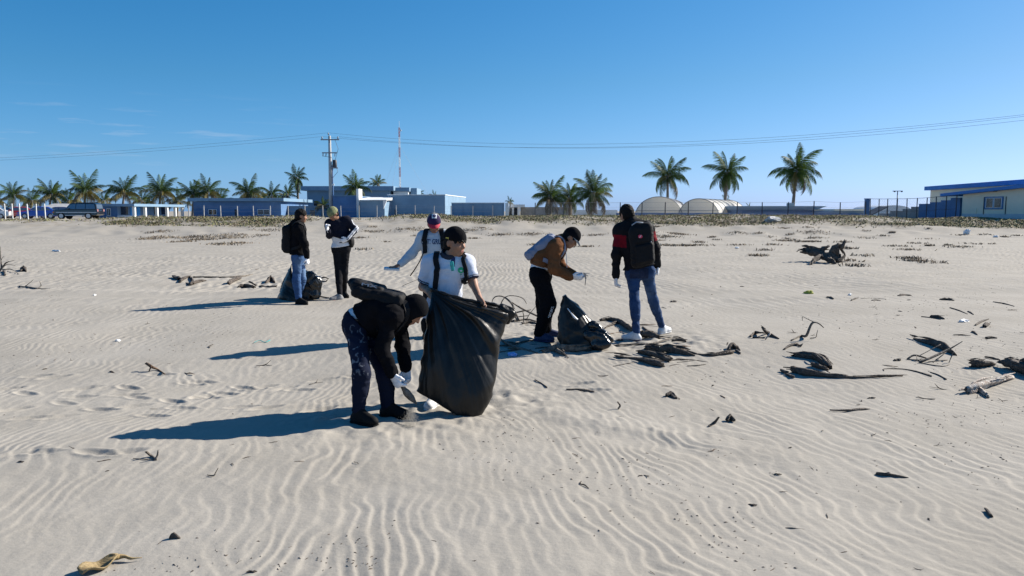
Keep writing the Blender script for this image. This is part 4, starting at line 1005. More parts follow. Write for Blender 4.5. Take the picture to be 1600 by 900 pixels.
drift('squared dark offcut of timber near the right edge', [([(1518, 573), (1530, 574), (1545, 572), (1554, 570)], [.062, .062, .05, .02])], seg=6, rough=.12)
drift('thick dark log end cut off by the right edge', [([(1566, 573), (1580, 577), (1600, 585), (1625, 592)], [.05, .10, .105, .10])])
drift('small dark stick just above the squared timber offcut', [([(1541, 559), (1550, 561), (1562, 563)], [.018, .022, .01])])
drift('thin stick sloping up above the thick log at the right edge', [([(1586, 568), (1600, 562, 568)], [.014, .012])], 'wood_grey', seg=6)
drift('pale peeling log with a brown end, lowest of the big logs on the right', [([(1511, 615), (1524, 612), (1540, 606), (1560, 599), (1581, 592)], [.05, .062, .052, .044, .034]), ([(1530, 612), (1540, 618), (1544, 622)], [.03, .022, .02])], 'wood_pale', rough=.16)
drift('thin curved twig with a thick tail left of the branch tangle', [([(1381, 580), (1382, 577), (1410, 577), (1435, 582), (1455, 589)], [.006, .007, .007, .011, .014])], seg=6)
drift('thin twig sloping down under the branch tangle', [([(1453, 582), (1467, 587), (1478, 594)], [.007, .011, .014])], seg=6)
drift('dark flat stick lying level below the long tapering log', [([(1296, 642), (1320, 643), (1345, 641), (1360, 640)], [.012, .016, .016, .006])], seg=7)
drift('dark pointed stick poking up beside a round dark lump', [([(1108, 667), (1116, 663), (1123, 652, 664)], [.012, .018, .010])], seg=7)
drift('round dark lump beside the pointed stick', [([(1136, 659), (1141, 656), (1147, 659)], [.02, .035, .018])])
drift('dark wedge of wood alone on the lower right sand', [([(1368, 741), (1385, 744), (1405, 746), (1420, 747)], [.012, .018, .012, .004])], seg=6)
drift('small black stub near the lower right corner', [([(1540, 798), (1545, 804), (1549, 809)], [.014, .016, .014])], seg=7)
drift('dark clump of root above the bare stretch of sand', [([(1041, 621), (1048, 619), (1056, 624)], [.02, .034, .014]), ([(1047, 616), (1050, 622)], [.014, .012])], rough=.4)
drift('thin jagged stick right of the big bag', [([(884, 610), (900, 610), (915, 612), (929, 613)], [.010, .014, .016, .008])], seg=6)
drift('slanting stick right of the big bag, near its bottom', [([(836, 594), (846, 600), (855, 606)], [.008, .010, .008])], seg=6)
drift('small hooked twig below the jagged stick', [([(965, 628, 639), (969, 634, 639), (966, 640)], [.008, .014, .012])], seg=6)
drift('short brown stick with a stub leg left of the bending person', [([(229, 568, 579), (238, 574, 580), (247, 579), (257, 585)], [.02, .022, .017, .010]), ([(236, 573, 581), (233, 581)], [.014, .010])], 'wood_brown', seg=7)
drift('forked twig just below the longest shadow', [([(228, 706, 716), (236, 714), (244, 719)], [.010, .012, .010]), ([(243, 719), (246, 712, 718), (247, 704, 718)], [.012, .009, .005]), ([(208, 717), (240, 719)], .004)], 'wood_grey', seg=6)
drift('tiny forked twig right of the longest shadow tip', [([(324, 743), (334, 744), (337, 738, 743), (341, 731, 743)], [.005, .007, .005, .003])], 'wood_grey', seg=5)
drift('dark wooden chip on the lower left sand', [([(266, 843), (272, 841), (281, 842)], [.012, .026, .008])], rough=.3)
# left middle litter line
drift('left end piece of the litter line behind the shadows', [([(271, 434), (280, 438)], [.05, .06])])
drift('angular dark branch in the litter line, left part', [([(281, 442), (287, 437), (296, 433)], [.045, .05, .03]), ([(296, 433), (301, 440), (298, 446), (291, 443)], [.02, .03, .04, .02]), ([(300, 445), (312, 441), (322, 439)], [.05, .04, .02])])
drift('long thin pole in the litter line behind the shadows', [([(303, 434), (327, 434), (357, 434), (376, 433), (395, 429)], [.03, .028, .02, .028, .012])], 'wood_grey')
drift('thick dark log end in the litter line, middle', [([(357, 445), (365, 441), (375, 436)], [.05, .07, .06])])
drift('flat dark plank in the litter line, nearest the person with the backpack', [([(372, 450), (383, 449), (396, 450)], [.03, .06, .05])])
drift('short slanting stick in the litter line right of the dark log end', [([(390, 440, 446), (400, 447)], [.03, .03])])
drift('dark pointed chunk right of the slanting stick in the litter line', [([(415, 443), (423, 439), (429, 442)], [.03, .09, .03])])
drift('thin twig at the right end of the litter line', [([(405, 448), (420, 449), (432, 449)], [.015, .018, .03])])
drift('forked root beside the dark heap of rubbish', [([(498, 439), (506, 433, 440), (514, 436, 440)], [.02, .025, .01]), ([(499, 439), (508, 441), (512, 437, 441)], [.02, .02, .01])])
drift('dark branch lying at the feet of the person in the striped jacket', [([(483, 465), (498, 464), (512, 466), (536, 470)], [.014, .02, .018, .008])])
drift('brittle dead shrub at the left edge', [([(0, 424), (5, 417, 424), (10, 410, 424), (22, 407, 424)], [.035, .03, .02, .01]), ([(5, 417, 424), (12, 413, 424), (24, 415, 424)], [.02, .014, .008]), ([(2, 420, 424), (1, 400, 424), (0, 385, 424)], [.025, .018, .008]), ([(6, 424), (8, 431)], [.03, .04]), ([(4, 422), (18, 421, 424), (30, 429)], [.02, .016, .01]), ([(4, 418, 424), (2, 407, 424), (6, 400, 424)], [.016, .01, .006])], 'wood_grey', cat='shrub', name='dead_shrub', seg=6)
drift('dark stone like lump right of the dead shrub', [([(32, 425), (37, 422), (41, 425)], [.03, .09, .02])])
drift('loose heap of twigs right of the dead shrub', [([(30, 448), (45, 450), (60, 452), (78, 452)], [.02, .025, .02, .01]), ([(38, 449), (45, 443, 449), (52, 437, 449)], [.014, .012, .006]), ([(55, 453), (64, 447, 452), (62, 440, 452)], [.012, .012, .006]), ([(40, 447), (66, 457)], .012)], 'wood_grey', seg=6)
# big stump on the right slope
drift('big gnarled dark stump with one horn on the right slope', [([(1255, 391, 408), (1268, 393, 408), (1282, 397, 409), (1297, 400, 410), (1312, 402, 410)], [.11, .17, .19, .22, .17]), ([(1304, 398, 410), (1307, 388, 410), (1312, 386, 410)], [.18, .16, .11]), ([(1312, 390, 410), (1317, 383, 410), (1321, 375, 410)], [.09, .09, .07]), ([(1315, 390, 410), (1320, 400, 410), (1308, 408, 411)], [.05, .055, .05]), ([(1288, 402, 411), (1298, 408, 412), (1306, 413)], [.14, .11, .03]), ([(1255, 390, 408), (1250, 390, 408), (1245, 393, 409)], [.05, .03, .015]), ([(1284, 394, 409), (1287, 388, 409), (1296, 385, 409)], [.09, .08, .02]), ([(1280, 401, 411), (1270, 408, 413), (1268, 414)], [.1, .06, .03])], 'wood_dark', 'stump', 'tree_stump', rough=.3)
# pile of branches behind the big bag
drift('pile of bare looping branches between the big bag and the brown jacket', [([(782, 488, 500), (783, 474, 500), (790, 464, 500), (802, 462, 500), (817, 466, 500), (823, 475, 500)], [.014, .013, .012, .011, .010, .006]), ([(768, 478, 500), (770, 468, 500), (776, 463, 500), (787, 464, 500), (799, 474, 501), (805, 488, 501), (811, 502)], [.012, .012, .012, .013, .016, .018, .02]), ([(799, 472, 500), (815, 482, 501), (840, 494, 503)], [.012, .016, .016]), ([(801, 476, 501), (804, 490, 502), (808, 503)], [.015, .02, .02]), ([(780, 500), (795, 492, 500), (812, 487, 500), (830, 484, 500)], [.014, .016, .014, .008]), ([(785, 503), (800, 503), (822, 500), (838, 503)], [.018, .022, .02, .014]), ([(818, 503), (818, 492, 503), (815, 481, 503)], [.012, .011, .006]), ([(793, 501), (786, 491, 500), (779, 485, 500)], [.012, .010, .006]), ([(822, 501), (828, 490, 501), (837, 479, 501)], [.012, .009, .005]), ([(776, 497), (800, 496, 500), (826, 493, 500)], [.01, .012, .008]), ([(812, 500), (800, 490, 500), (788, 479, 500)], [.01, .009, .005]), ([(815, 507), (828, 505), (842, 507)], [.02, .026, .014])], 'wood_grey', seg=6, rough=.15, cat='branches')
# scattered sticks in the far right litter
for i, (a, b, r_) in enumerate((((1330, 470), (1343, 466), .02), ((1345, 467), (1385, 468), .012), ((1403, 464), (1424, 463), .035), ((1292, 466), (1302, 468), .03), ((1412, 451), (1440, 452), .014), ((1455, 496), (1475, 499), .03),
                               ((1484, 481), (1512, 491), .012), ((1470, 469), (1490, 470), .03), ((1552, 472), (1585, 479), .014), ((1524, 509), (1545, 499), .02), ((1538, 512), (1545, 508), .04), ((1518, 519), (1527, 524), .02),
                               ((1540, 530), (1558, 529), .025), ((1490, 524), (1516, 525), .012), ((1440, 495), (1470, 500), .01), ((1362, 470), (1376, 470), .014), ((1512, 487), (1521, 492), .015))):
    drift('dark stick in the far litter on the right slope', [([a, ((a[0]+b[0])/2, (a[1]+b[1])/2-.6), b], [r_*.8, r_, r_*.5])], seg=6, group='dark sticks in the far litter on the right')

# thin broken sticks strewn round the wood pile
wr = random.Random(8)
for k in range(34):
    cx, cy = (wr.uniform(945, 1100), wr.uniform(505, 572)) if k < 24 else (wr.uniform(775, 870), wr.uniform(498, 560))
    a_ = wr.uniform(-.5, .5); l_ = wr.uniform(9, 30); r0 = wr.uniform(.005, .014)
    drift('thin broken stick of the litter strewn round the middle wood pile', [([(cx-l_*math.cos(a_), cy-l_*.35*math.sin(a_)), (cx, cy+wr.uniform(-1.5, 1.0)), (cx+l_*math.cos(a_), cy+l_*.35*math.sin(a_))], [r0*.7, r0, r0*.5])], wr.choice(['wood_dark', 'wood_dark', 'wood_grey', 'wood_brown']), seg=5, group='thin sticks round the middle wood pile')
# tiny scraps, shared meshes
def scrap_mesh(kind, seed):
    r = random.Random(seed); mb_ = MB()
    if kind == 'twig':
        log_mesh(mb_, [(-.5, 0, .03), (-.1, r.uniform(-.12, .12), .06), (.2, r.uniform(-.12, .12), .03), (.5, r.uniform(-.2, .2), .02)], [.03, .05, .045, .02], 5, .25, seed)
    elif kind == 'fork':
        log_mesh(mb_, [(-.5, 0, .02), (0, .05, .05), (.35, .25, .3)], [.03, .04, .012], 5, .2, seed); log_mesh(mb_, [(0, .05, .05), (.4, -.2, .04)], [.03, .012], 5, .2, seed)
    else:
        log_mesh(mb_, [(-.4, 0, .02), (-.1, .08, .07), (.2, -.03, .06), (.45, .08, .03)], [.05, .12, .09, .03], 6, .5, seed)
    o = mb_.build('x', M[('wood_dark', 'wood_brown', 'wood_dark', 'wood_grey')[seed % 4]]); me = o.data; me.name = 'wood_scrap'; bpy.data.objects.remove(o); return me
SCR = [scrap_mesh(k, 40+i) for i, k in enumerate(('twig', 'twig', 'chip', 'twig', 'fork', 'twig', 'fork', 'twig'))]
sr = random.Random(21); cnt = 0
while cnt < 165:
    u = sr.random()
    if u < .62: px, py = sr.uniform(830, 1600), 440+sr.random()**1.3*330
    elif u < .80: px, py = sr.uniform(0, 560), 420+sr.random()**1.2*330
    else: px, py = sr.uniform(0, 1600), 520+sr.random()*375
    if n2(np.array([px*.012]), np.array([py*.03]), 77)[0] < sr.uniform(-.6, .5): continue
    g = G(px, py); s = sr.uniform(.05, .16)*(1.0 if py < 640 else .55)*(.8 if sr.random() < .7 else 1.4)
    o = bpy.data.objects.new('wood_scrap', SCR[sr.randrange(len(SCR))]); COL.objects.link(o); o.location = g; o.scale = (s, s, s*.8); o.rotation_euler = (sr.uniform(-.2, .2), sr.uniform(-.2, .2), sr.uniform(0, 6.28))
    tag(o, 'small loose scrap of driftwood on the open sand', 'scrap', 'small wood scraps strewn over the sand', 'thing'); cnt += 1
# plant crumbs: too many and too small to count
r_ = np.random.default_rng(9); N = 2600
px_ = r_.uniform(-50, 1650, N*3); d_ = 3.6+r_.uniform(0, 1, N*3)**1.6*24
x_ = (px_-800)/FPX*d_; k_ = (n2(x_*.9, d_*.6, 81)+.5*n2(x_*2.5, d_*2, 82)) > r_.uniform(.0, 1.0, N*3); x_, d_ = x_[k_][:N], d_[k_][:N]; n_ = len(x_)
P_ = np.stack([x_, d_, zt(x_, d_)+ripples(x_.copy(), d_.copy())], 1); a_ = r_.uniform(0, 6.28, n_); L_ = r_.uniform(.003, .014, n_)*(1+d_*.05); w_ = r_.uniform(.0012, .0035, n_)*(1+d_*.05)
T_ = np.stack([np.cos(a_), np.sin(a_), r_.uniform(-.05, .25, n_)], 1)*L_[:, None]; S_ = np.stack([-np.sin(a_), np.cos(a_), 0*a_], 1)*w_[:, None]; U_ = np.stack([0*a_, 0*a_, w_*1.2+.002], 1)
V_ = np.stack([P_-T_, P_+T_, P_+S_, P_-S_, P_+U_], 1).reshape(-1, 3); b_ = np.arange(n_)*5
F_ = np.stack([np.stack([b_, b_+2, b_+4], 1), np.stack([b_+2, b_+1, b_+4], 1), np.stack([b_+1, b_+3, b_+4], 1), np.stack([b_+3, b_, b_+4], 1)], 1).reshape(-1, 3)
tag(mesh_obj('plant_crumbs', V_, F_, M['wood_dark']), 'fine dark crumbs of bark and stalks sprinkled over the sand', None, None, 'stuff')

# ------------------------------------------------------------------ other small finds
M['husk'] = mat('husk', (.36, .27, .13), .7, col2=(.19, .13, .06), vscale=22, bump=.4, bscale=40, stretch=(1, 6, 6))
M['plastic_white'] = mat('plastic_white', (.75, .76, .76), .4, var=.1, vscale=8)
M['plastic_blue'] = mat('plastic_blue', (.25, .40, .75), .4, var=.1, vscale=8)
M['plastic_yellow'] = mat('plastic_yellow', (.42, .41, .05), .6, var=.15, vscale=9)
M['rope_teal'] = mat('rope_teal', (.03, .30, .30), .7, var=.2)
a, b = G(126, 900), G(186, 877); t = (b-a); L = t.length; 
vs_ = []; fs = []; n, mth = 12, 10
for i in range(n+1):
    u = i/n; wv = .038*math.sin(math.pi*min(1, .18+.82*u))**.8*(1.0 if u < .9 else .6)+.004
    for k in range(mth+1):
        th = -1.35+2.7*k/mth                                   # open boat-shaped husk
        q = a+t*u+t.cross(Vector((0, 0, 1))).normalized()*wv*math.sin(th)*1.15+Vector((0, 0, .012+.05*(1-math.cos(th))*.55+.012*math.sin(u*9)))
        vs_.append(q)
for i in range(n):
    for k in range(mth): fs.append((i*(mth+1)+k, i*(mth+1)+k+1, (i+1)*(mth+1)+k+1, (i+1)*(mth+1)+k))
hk = empty('dry_husk', a, 'yellow dried seed husk with a curled stalk at the lower left edge', 'husk')
o = mesh_obj('shell', [Vector(v)-a for v in vs_], fs, M['husk'], hk, True); sm = o.modifiers.new('thick', 'SOLIDIFY'); sm.thickness = .005
mb_ = MB(); log_mesh(mb_, [b-a+Vector((-.01, 0, .02)), G(195, 876)-a+Vector((0, 0, .02)), G(205, 877)-a+Vector((0, 0, .014)), G(221, 875)-a+Vector((0, 0, .012))], [.014, .012, .010, .004], 6, .45, 3)
mb_.build('stalk', M['husk'], hk, True)
def lump(name, label, px, py, size, m, cat, seed, flat=.6, group=None):
    g = G(px, py); bm = bmesh.new(); bmesh.ops.create_icosphere(bm, subdivisions=3, radius=1)
    V = np.array([v.co[:] for v in bm.verts]); s = 1+.35*n3(V*1.6+seed, seed)+.22*n3(V*4+seed, seed+1)
    for v, k in zip(bm.verts, s): v.co = v.co*k
    me = bpy.data.meshes.new(name); bm.to_mesh(me); bm.free(); me.materials.append(M[m])
    o = bpy.data.objects.new(name, me); COL.objects.link(o); o.scale = (size[0], size[1], size[2]); o.location = g+Vector((0, 0, size[2]*flat)); o.rotation_euler = (0, 0, seed)
    return tag(o, label, cat, group, 'thing')
lump('plastic_scrap', 'yellow green plastic scrap behind the man in blue jeans, on the open sand', 1263, 459, (.09, .06, .045), 'plastic_yellow', 'litter', 3)
lump('plastic_bag', 'crumpled white plastic bag at the edge of the grass on the right', 1511, 366, (.20, .16, .20), 'plastic_white', 'litter', 5)
lump('plastic_scrap', 'small white scrap near the grass right of the crumpled plastic bag', 1556, 371, (.14, .1, .08), 'plastic_white', 'litter', 6)
lump('sack', 'pale sand-filled sack lying in the brown grass below the tallest palm', 1207, 346, (.62, .4, .24), 'concrete', 'sack', 7)
lump('plastic_scrap', 'white scrap lying on the sand below the tufts behind the jeans man', 1151, 388, (.13, .08, .04), 'plastic_white', 'litter', 8)
lump('paper_scrap', 'blue white paper scrap lying in the shadow of the brown jacket', 801, 555, (.06, .04, .025), 'plastic_blue', 'litter', 9, .3)
lump('plastic_scrap', 'tiny white scrap on the sand left of the middle shadow', 184, 534, (.03, .02, .02), 'plastic_white', 'litter', 10)
lump('plastic_scrap', 'tiny white scrap above the left shadow', 148, 462, (.035, .02, .02), 'plastic_white', 'litter', 11)
lump('plastic_scrap', 'flat white scrap on the upper left sand', 88, 393, (.28, .07, .04), 'plastic_white', 'litter', 12)
lump('plastic_scrap', 'crumpled clear wrapper in the far right litter', 1505, 503, (.09, .045, .025), 'plastic_white', 'litter', 13)
lump('plastic_scrap', 'small pale scrap in the litter left of the far sticks', 1328, 462, (.035, .03, .03), 'plastic_white', 'litter', 14)
mb_ = MB(); log_mesh(mb_, [G(396, 537)+Vector((0, 0, .01)), G(405, 534)+Vector((0, 0, .02)), G(414, 536)+Vector((0, 0, .01)), G(422, 533)+Vector((0, 0, .015))], [.006, .007, .005, .007], 5, .3, 5)
tag(mb_.build('rope_scrap', M['rope_teal'], None, True, G(396, 537)), 'scrap of teal rope above the tip of the middle shadow', 'rope', None, 'thing')
# ------------------------------------------------------------------ sculpting kit: smooth unions of rounded forms, meshed as one surface
def nrm(v): v = np.asarray(v, float); return v/np.linalg.norm(v)
def vv(p): return np.array([p[0], p[1], p[2]], float)
class Form:
    def __init__(s, lo, hi, h):
        s.lo = np.asarray(lo, float)-4*h; s.h = h; n = np.ceil((np.asarray(hi, float)+4*h-s.lo)/h).astype(int)+1
        s.n = n; s.D = np.full(n, .5, np.float32); s.ax = [(s.lo[i]+h*np.arange(n[i])).astype(np.float32) for i in range(3)]
    def sub(s, lo, hi):
        i0 = np.clip(np.floor((lo-s.lo)/s.h).astype(int), 0, s.n); i1 = np.clip(np.ceil((hi-s.lo)/s.h).astype(int)+1, 0, s.n)
        sl = tuple(slice(a, b) for a, b in zip(i0, i1))
        P = np.meshgrid(*[s.ax[i][sl[i]] for i in range(3)], indexing='ij', sparse=True); return sl, P
    def merge(s, sl, d, k, op='u'):
        A = s.D[sl]
        if A.size == 0: return
        if op == 'u':
            h = np.clip(k-np.abs(A-d), 0, None)/k; s.D[sl] = np.minimum(A, d)-h*h*k*.25
        else:
            d = -d; h = np.clip(k-np.abs(A-d), 0, None)/k; s.D[sl] = np.maximum(A, d)+h*h*k*.25
    def cone(s, a, b, ra, rb, k=.02, flat=None, op='u'):
        a = vv(a); b = vv(b); f = max(1, flat[1]) if flat else 1; m = max(ra, rb)*f+k+3*s.h
        sl, (X, Y, Z) = s.sub(np.minimum(a, b)-m, np.maximum(a, b)+m); ba = b-a; L2 = max(1e-9, ba@ba)
        x, y, z = X-a[0], Y-a[1], Z-a[2]; t = np.clip((x*ba[0]+y*ba[1]+z*ba[2])/L2, 0, 1)
        dx, dy, dz = x-t*ba[0], y-t*ba[1], z-t*ba[2]
        if flat:
            n = nrm(flat[0]); c = (dx*n[0]+dy*n[1]+dz*n[2])*(1-1/flat[1]); dx, dy, dz = dx-n[0]*c, dy-n[1]*c, dz-n[2]*c
        s.merge(sl, (np.sqrt(dx*dx+dy*dy+dz*dz)-(ra+(rb-ra)*t)).astype(np.float32), k, op)
    def ell(s, c, axes, r, k=.02, op='u'):
        c = vv(c); m = max(r)+k+3*s.h; sl, (X, Y, Z) = s.sub(c-m, c+m); x, y, z = X-c[0], Y-c[1], Z-c[2]; q0 = 0; q1 = 0
        for A, r_ in zip(axes, r):
            A = nrm(A); w_ = (x*A[0]+y*A[1]+z*A[2])/r_; q0 = q0+w_*w_; q1 = q1+(w_/r_)**2
        q0 = np.sqrt(q0); q1 = np.sqrt(q1)+1e-6; s.merge(sl, (q0*(q0-1)/q1).astype(np.float32), k, op)
    def box(s, c, axes, half, r, k=.02, op='u'):
        c = vv(c); m = np.linalg.norm(half)+r+k+3*s.h; sl, (X, Y, Z) = s.sub(c-m, c+m); x, y, z = X-c[0], Y-c[1], Z-c[2]; o = 0; ins = None
        for A, h_ in zip(axes, half):
            A = nrm(A); q = np.abs(x*A[0]+y*A[1]+z*A[2])-(h_-r); o = o+np.clip(q, 0, None)**2; ins = q if ins is None else np.maximum(ins, q)
        s.merge(sl, (np.sqrt(o)+np.minimum(ins, 0)-r).astype(np.float32), k, op)
    def clip(s, p, n, c=None, rad=None):
        """cut away the side the normal points to (within rad of c)"""
        p = vv(p); n = nrm(n)
        if c is None: sl = (slice(None),)*3; X, Y, Z = np.meshgrid(*s.ax, indexing='ij', sparse=True)
        else: sl, (X, Y, Z) = s.sub(vv(c)-rad, vv(c)+rad)
        s.D[sl] = np.maximum(s.D[sl], ((X-p[0])*n[0]+(Y-p[1])*n[1]+(Z-p[2])*n[2]).astype(np.float32))
    def union(s, o, k=.015):
        h = np.clip(k-np.abs(s.D-o.D), 0, None)/k; s.D = np.minimum(s.D, o.D)-h*h*k*.25
    def net(s):
        K = np.argwhere(s.D.min((1, 2)) < 0).ravel(), np.argwhere(s.D.min((0, 2)) < 0).ravel(), np.argwhere(s.D.min((0, 1)) < 0).ravel()
        i0 = [max(0, k[0]-2) for k in K]; i1 = [k[-1]+3 for k in K]; D = s.D[i0[0]:i1[0], i0[1]:i1[1], i0[2]:i1[2]]; base = s.lo+np.array(i0)*s.h
        S = D < 0; c = np.zeros(np.array(D.shape)-1, np.int8)
        offs = [(i, j, k) for i in (0, 1) for j in (0, 1) for k in (0, 1)]
        n = c.shape
        for o in offs: c += S[o[0]:o[0]+n[0], o[1]:o[1]+n[1], o[2]:o[2]+n[2]]
        I = np.argwhere((c > 0) & (c < 8)); idx = -np.ones(n, np.int32); idx[tuple(I.T)] = np.arange(len(I))
        val = {o: D[I[:, 0]+o[0], I[:, 1]+o[1], I[:, 2]+o[2]].astype(float) for o in offs}
        acc = np.zeros((len(I), 3)); cnt = np.zeros(len(I))
        for a in offs:
            for ax in range(3):
                if a[ax]: continue
                b = list(a); b[ax] = 1; b = tuple(b); da, db = val[a], val[b]; m = (da < 0) != (db < 0)
                t = da[m]/(da[m]-db[m]); p = np.tile(np.array(a, float), (m.sum(), 1)); p[:, ax] += t; acc[m] += p; cnt[m] += 1
        V = base+(I+acc/np.maximum(cnt, 1)[:, None])*s.h; F = []
        for ax in range(3):
            o = [0, 0, 0]; o[ax] = 1
            A = S[:D.shape[0]-o[0], :D.shape[1]-o[1], :D.shape[2]-o[2]]; B = S[o[0]:, o[1]:, o[2]:]
            u, w_ = [(1, 2), (2, 0), (0, 1)][ax]
            E = np.argwhere(A != B); E = E[(E[:, u] > 0) & (E[:, w_] > 0) & (E[:, u] < n[u]) & (E[:, w_] < n[w_])]
            if len(E) == 0: continue
            q = []
            for du, dw in ((1, 1), (0, 1), (0, 0), (1, 0)):
                e = E.copy(); e[:, u] -= du; e[:, w_] -= dw; q.append(idx[tuple(e.T)])
            q = np.stack(q, 1); flip = ~A[tuple(E.T)]; q[flip] = q[flip][:, ::-1]; q = q[(q >= 0).all(1)]; F.append(q)
        return V, np.concatenate(F)
def normals(V, F):
    n = np.cross(V[F[:, 2]]-V[F[:, 0]], V[F[:, 3]]-V[F[:, 1]]); N = np.zeros_like(V)
    for k in range(4): np.add.at(N, F[:, k], n)
    return N/(np.linalg.norm(N, axis=1)[:, None]+1e-12)
def relax(V, F, it=1):
    for _ in range(it):
        A = np.zeros_like(V); c = np.zeros(len(V))
        for k in range(4):
            for j in (1, 3): np.add.at(A, F[:, k], V[F[:, (k+j) % 4]]); np.add.at(c, F[:, k], 1)
        V = V*.5+.5*A/np.maximum(c, 1)[:, None]
    return V
def zig(x, seed):
    """irregular zig-zag line: straight runs between random heights"""
    x = x+.35*np.sin(x*.61+seed); i = np.floor(x).astype(np.int64); f = x-i; z = np.zeros_like(i); a = _hash(i, z+seed, z, 3); b = _hash(i+1, z+seed, z, 3); return a+(b-a)*f
def creases(V, n, f0, f1, seed):
    """straight crossing folds: triangle waves along random directions"""
    r = np.random.default_rng(seed); d = 0
    for k in range(n):
        v = nrm(r.normal(size=3)); f = f0*(f1/f0)**(k/max(1, n-1)); x = V@v*f+r.uniform(0, 1)+.35*n3(V*f*.35+k, seed+k)
        d = d+1.25*zig(x*2, seed*13+k)*(f0/f)**.8
    return d
def folds(V, F, amp, fr=(9, 9, 20), seed=0, sharp=True, mask=None):
    N = normals(V, F); P = V*np.array(fr)+.6*np.stack([n3(V*5+seed, seed+5), n3(V*5+9, seed+6), n3(V*5+17, seed+7)], 1)
    a = n3(P+seed*7.3, seed); b = n3(P*2.1+3, seed+1)
    d = ((1-2*np.abs(a))*.7+.35*(1-2*np.abs(b))) if sharp else (a+.5*b)
    d = d*.72+.16*creases(V, 4, 5, 13, seed+40)
    if mask is not None: d = d*mask(V)
    return V+N*(amp*d)[:, None]
def form_obj(name, form, m, root, amp=0, fr=(9, 9, 20), seed=0, rel=1, color=None, mask=None, parent=None):
    V, F = form.net(); V = relax(V, F, rel)
    if amp: V = folds(V, F, amp, fr, seed, True, mask)
    o = mesh_obj(name, V-vv(root.location), F, m, parent or root, True)
    if color is not None:
        C = np.ones((len(V), 4), np.float32); C[:, :3] = color(V, normals(V, F)); at_ = o.data.color_attributes.new('tint', 'FLOAT_COLOR', 'POINT'); at_.data.foreach_set('color', C.ravel())
    return o
from mathutils.bvhtree import BVHTree
def ribbon(name, pts, w, th, m, root, on=None, up=None, off=.006, parent=None, n=26):
    """flat strap through pts, pulled onto the meshes in `on`"""
    P = [Vector(p) for p in pts]; E = [P[0]*2-P[1]]+P+[P[-1]*2-P[-2]]; q = []
    per = max(2, n//(len(P)-1))
    for i in range(len(P)-1):
        for k in range(per):
            t = k/per; a, b, c, d = E[i:i+4]; q.append(.5*((2*b)+(c-a)*t+(2*a-5*b+4*c-d)*t*t+(3*b-a-3*c+d)*t**3))
    q.append(P[-1]); trees = []
    for o in (on or []):
        me = o.data; W = [v.co+root_loc(o) for v in me.vertices]; trees.append(BVHTree.FromPolygons(W, [p.vertices[:] for p in me.polygons]))
    ns = []
    for i, p in enumerate(q):
        best = None
        for t in trees:
            h = t.find_nearest(p)
            if h[0] is not None and (best is None or h[3] < best[3]): best = h
        if best: nn = best[1]; ns.append(nn); q[i] = best[0]+nn*off
        else: ns.append(Vector(up) if up else Vector((0, -1, 0)))
    vs_ = []; fs = []
    for i, p in enumerate(q):
        t = (q[min(i+1, len(q)-1)]-q[max(i-1, 0)]).normalized(); s_ = t.cross(ns[i]); s_ = s_.normalized() if s_.length > 1e-6 else Vector((1, 0, 0)); nn = s_.cross(t).normalized()
        if nn.dot(ns[i]) < 0: nn = -nn
        for a, b in ((-1, 0), (1, 0), (1, 1), (-1, 1)): vs_.append(p+s_*(w/2*a)+nn*(th*b)-root.location)
    for i in range(len(q)-1):
        for k in range(4): fs.append((i*4+k, i*4+(k+1) % 4, (i+1)*4+(k+1) % 4, (i+1)*4+k))
    fs += [(3, 2, 1, 0), tuple(len(vs_)-4+k for k in range(4))]
    return mesh_obj(name, vs_, fs, m, parent or root)
def root_loc(o):
    l = Vector((0, 0, 0))
    while o is not None: l = l+o.location; o = o.parent
    return l

# ------------------------------------------------------------------ fabrics
M['skin'] = mat('skin', (.92, .92, .92), .55, var=.06, vscale=30, attr='tint', spec=.35)
M['black_cloth'] = mat('black_cloth', (.0062, .0062, .0078), .95, var=.25, vscale=14, bump=.3, bscale=160, spec=.08)
M['black_nylon'] = mat('black_nylon', (.0065, .0065, .0078), .72, var=.3, vscale=14, bump=.25, bscale=120, spec=.22)
M['tint_cloth'] = mat('tint_cloth', (.95, .95, .95), .9, var=.06, vscale=12, attr='tint', bump=.25, bscale=140, spec=.15)
M['white_cloth'] = mat('white_cloth', (.74, .76, .80), .9, var=.05, vscale=9, bump=.2, bscale=140, spec=.15)
M['white_glove'] = mat('white_glove', (.78, .78, .80), .75, var=.06, vscale=40, bump=.3, bscale=200, spec=.2)
M['jeans'] = mat('jeans', (.085, .165, .34), .9, col2=(.035, .075, .18), vscale=7, bump=.3, bscale=180, spec=.1, attr='tint')
M['jeans_dark'] = mat('jeans_dark', (.030, .042, .085), .9, col2=(.014, .020, .042), vscale=7, bump=.3, bscale=180, spec=.1)
M['black_denim'] = mat('black_denim', (.011, .011, .0135), .9, var=.35, vscale=6, bump=.3, bscale=180, spec=.12)
M['brown_suede'] = mat('brown_suede', (.150, .062, .026), .9, var=.25, vscale=8, bump=.3, bscale=90, spec=.1)
M['grey_pack'] = mat('grey_pack', (.20, .225, .31), .85, var=.12, vscale=8, bump=.25, bscale=120)
M['hair'] = mat('hair', (.007, .006, .0055), .75, var=.4, vscale=50, bump=.8, bscale=90, stretch=(1, 1, .25), spec=.15)
M['olive_cap'] = mat('olive_cap', (.18, .19, .09), .9, var=.45, vscale=30)
M['rubber_white'] = mat('rubber_white', (.70, .70, .70), .6, var=.1, vscale=20)
M['rubber_black'] = mat('rubber_black', (.0055, .0055, .006), .8, spec=.2)
M['shoe_white'] = mat('shoe_white', (.62, .63, .64), .6, var=.15, vscale=20)
M['shoe_navy'] = mat('shoe_navy', (.012, .022, .075), .7, var=.2, vscale=20)
M['crimson'] = mat('crimson', (.50, .02, .05), .8)
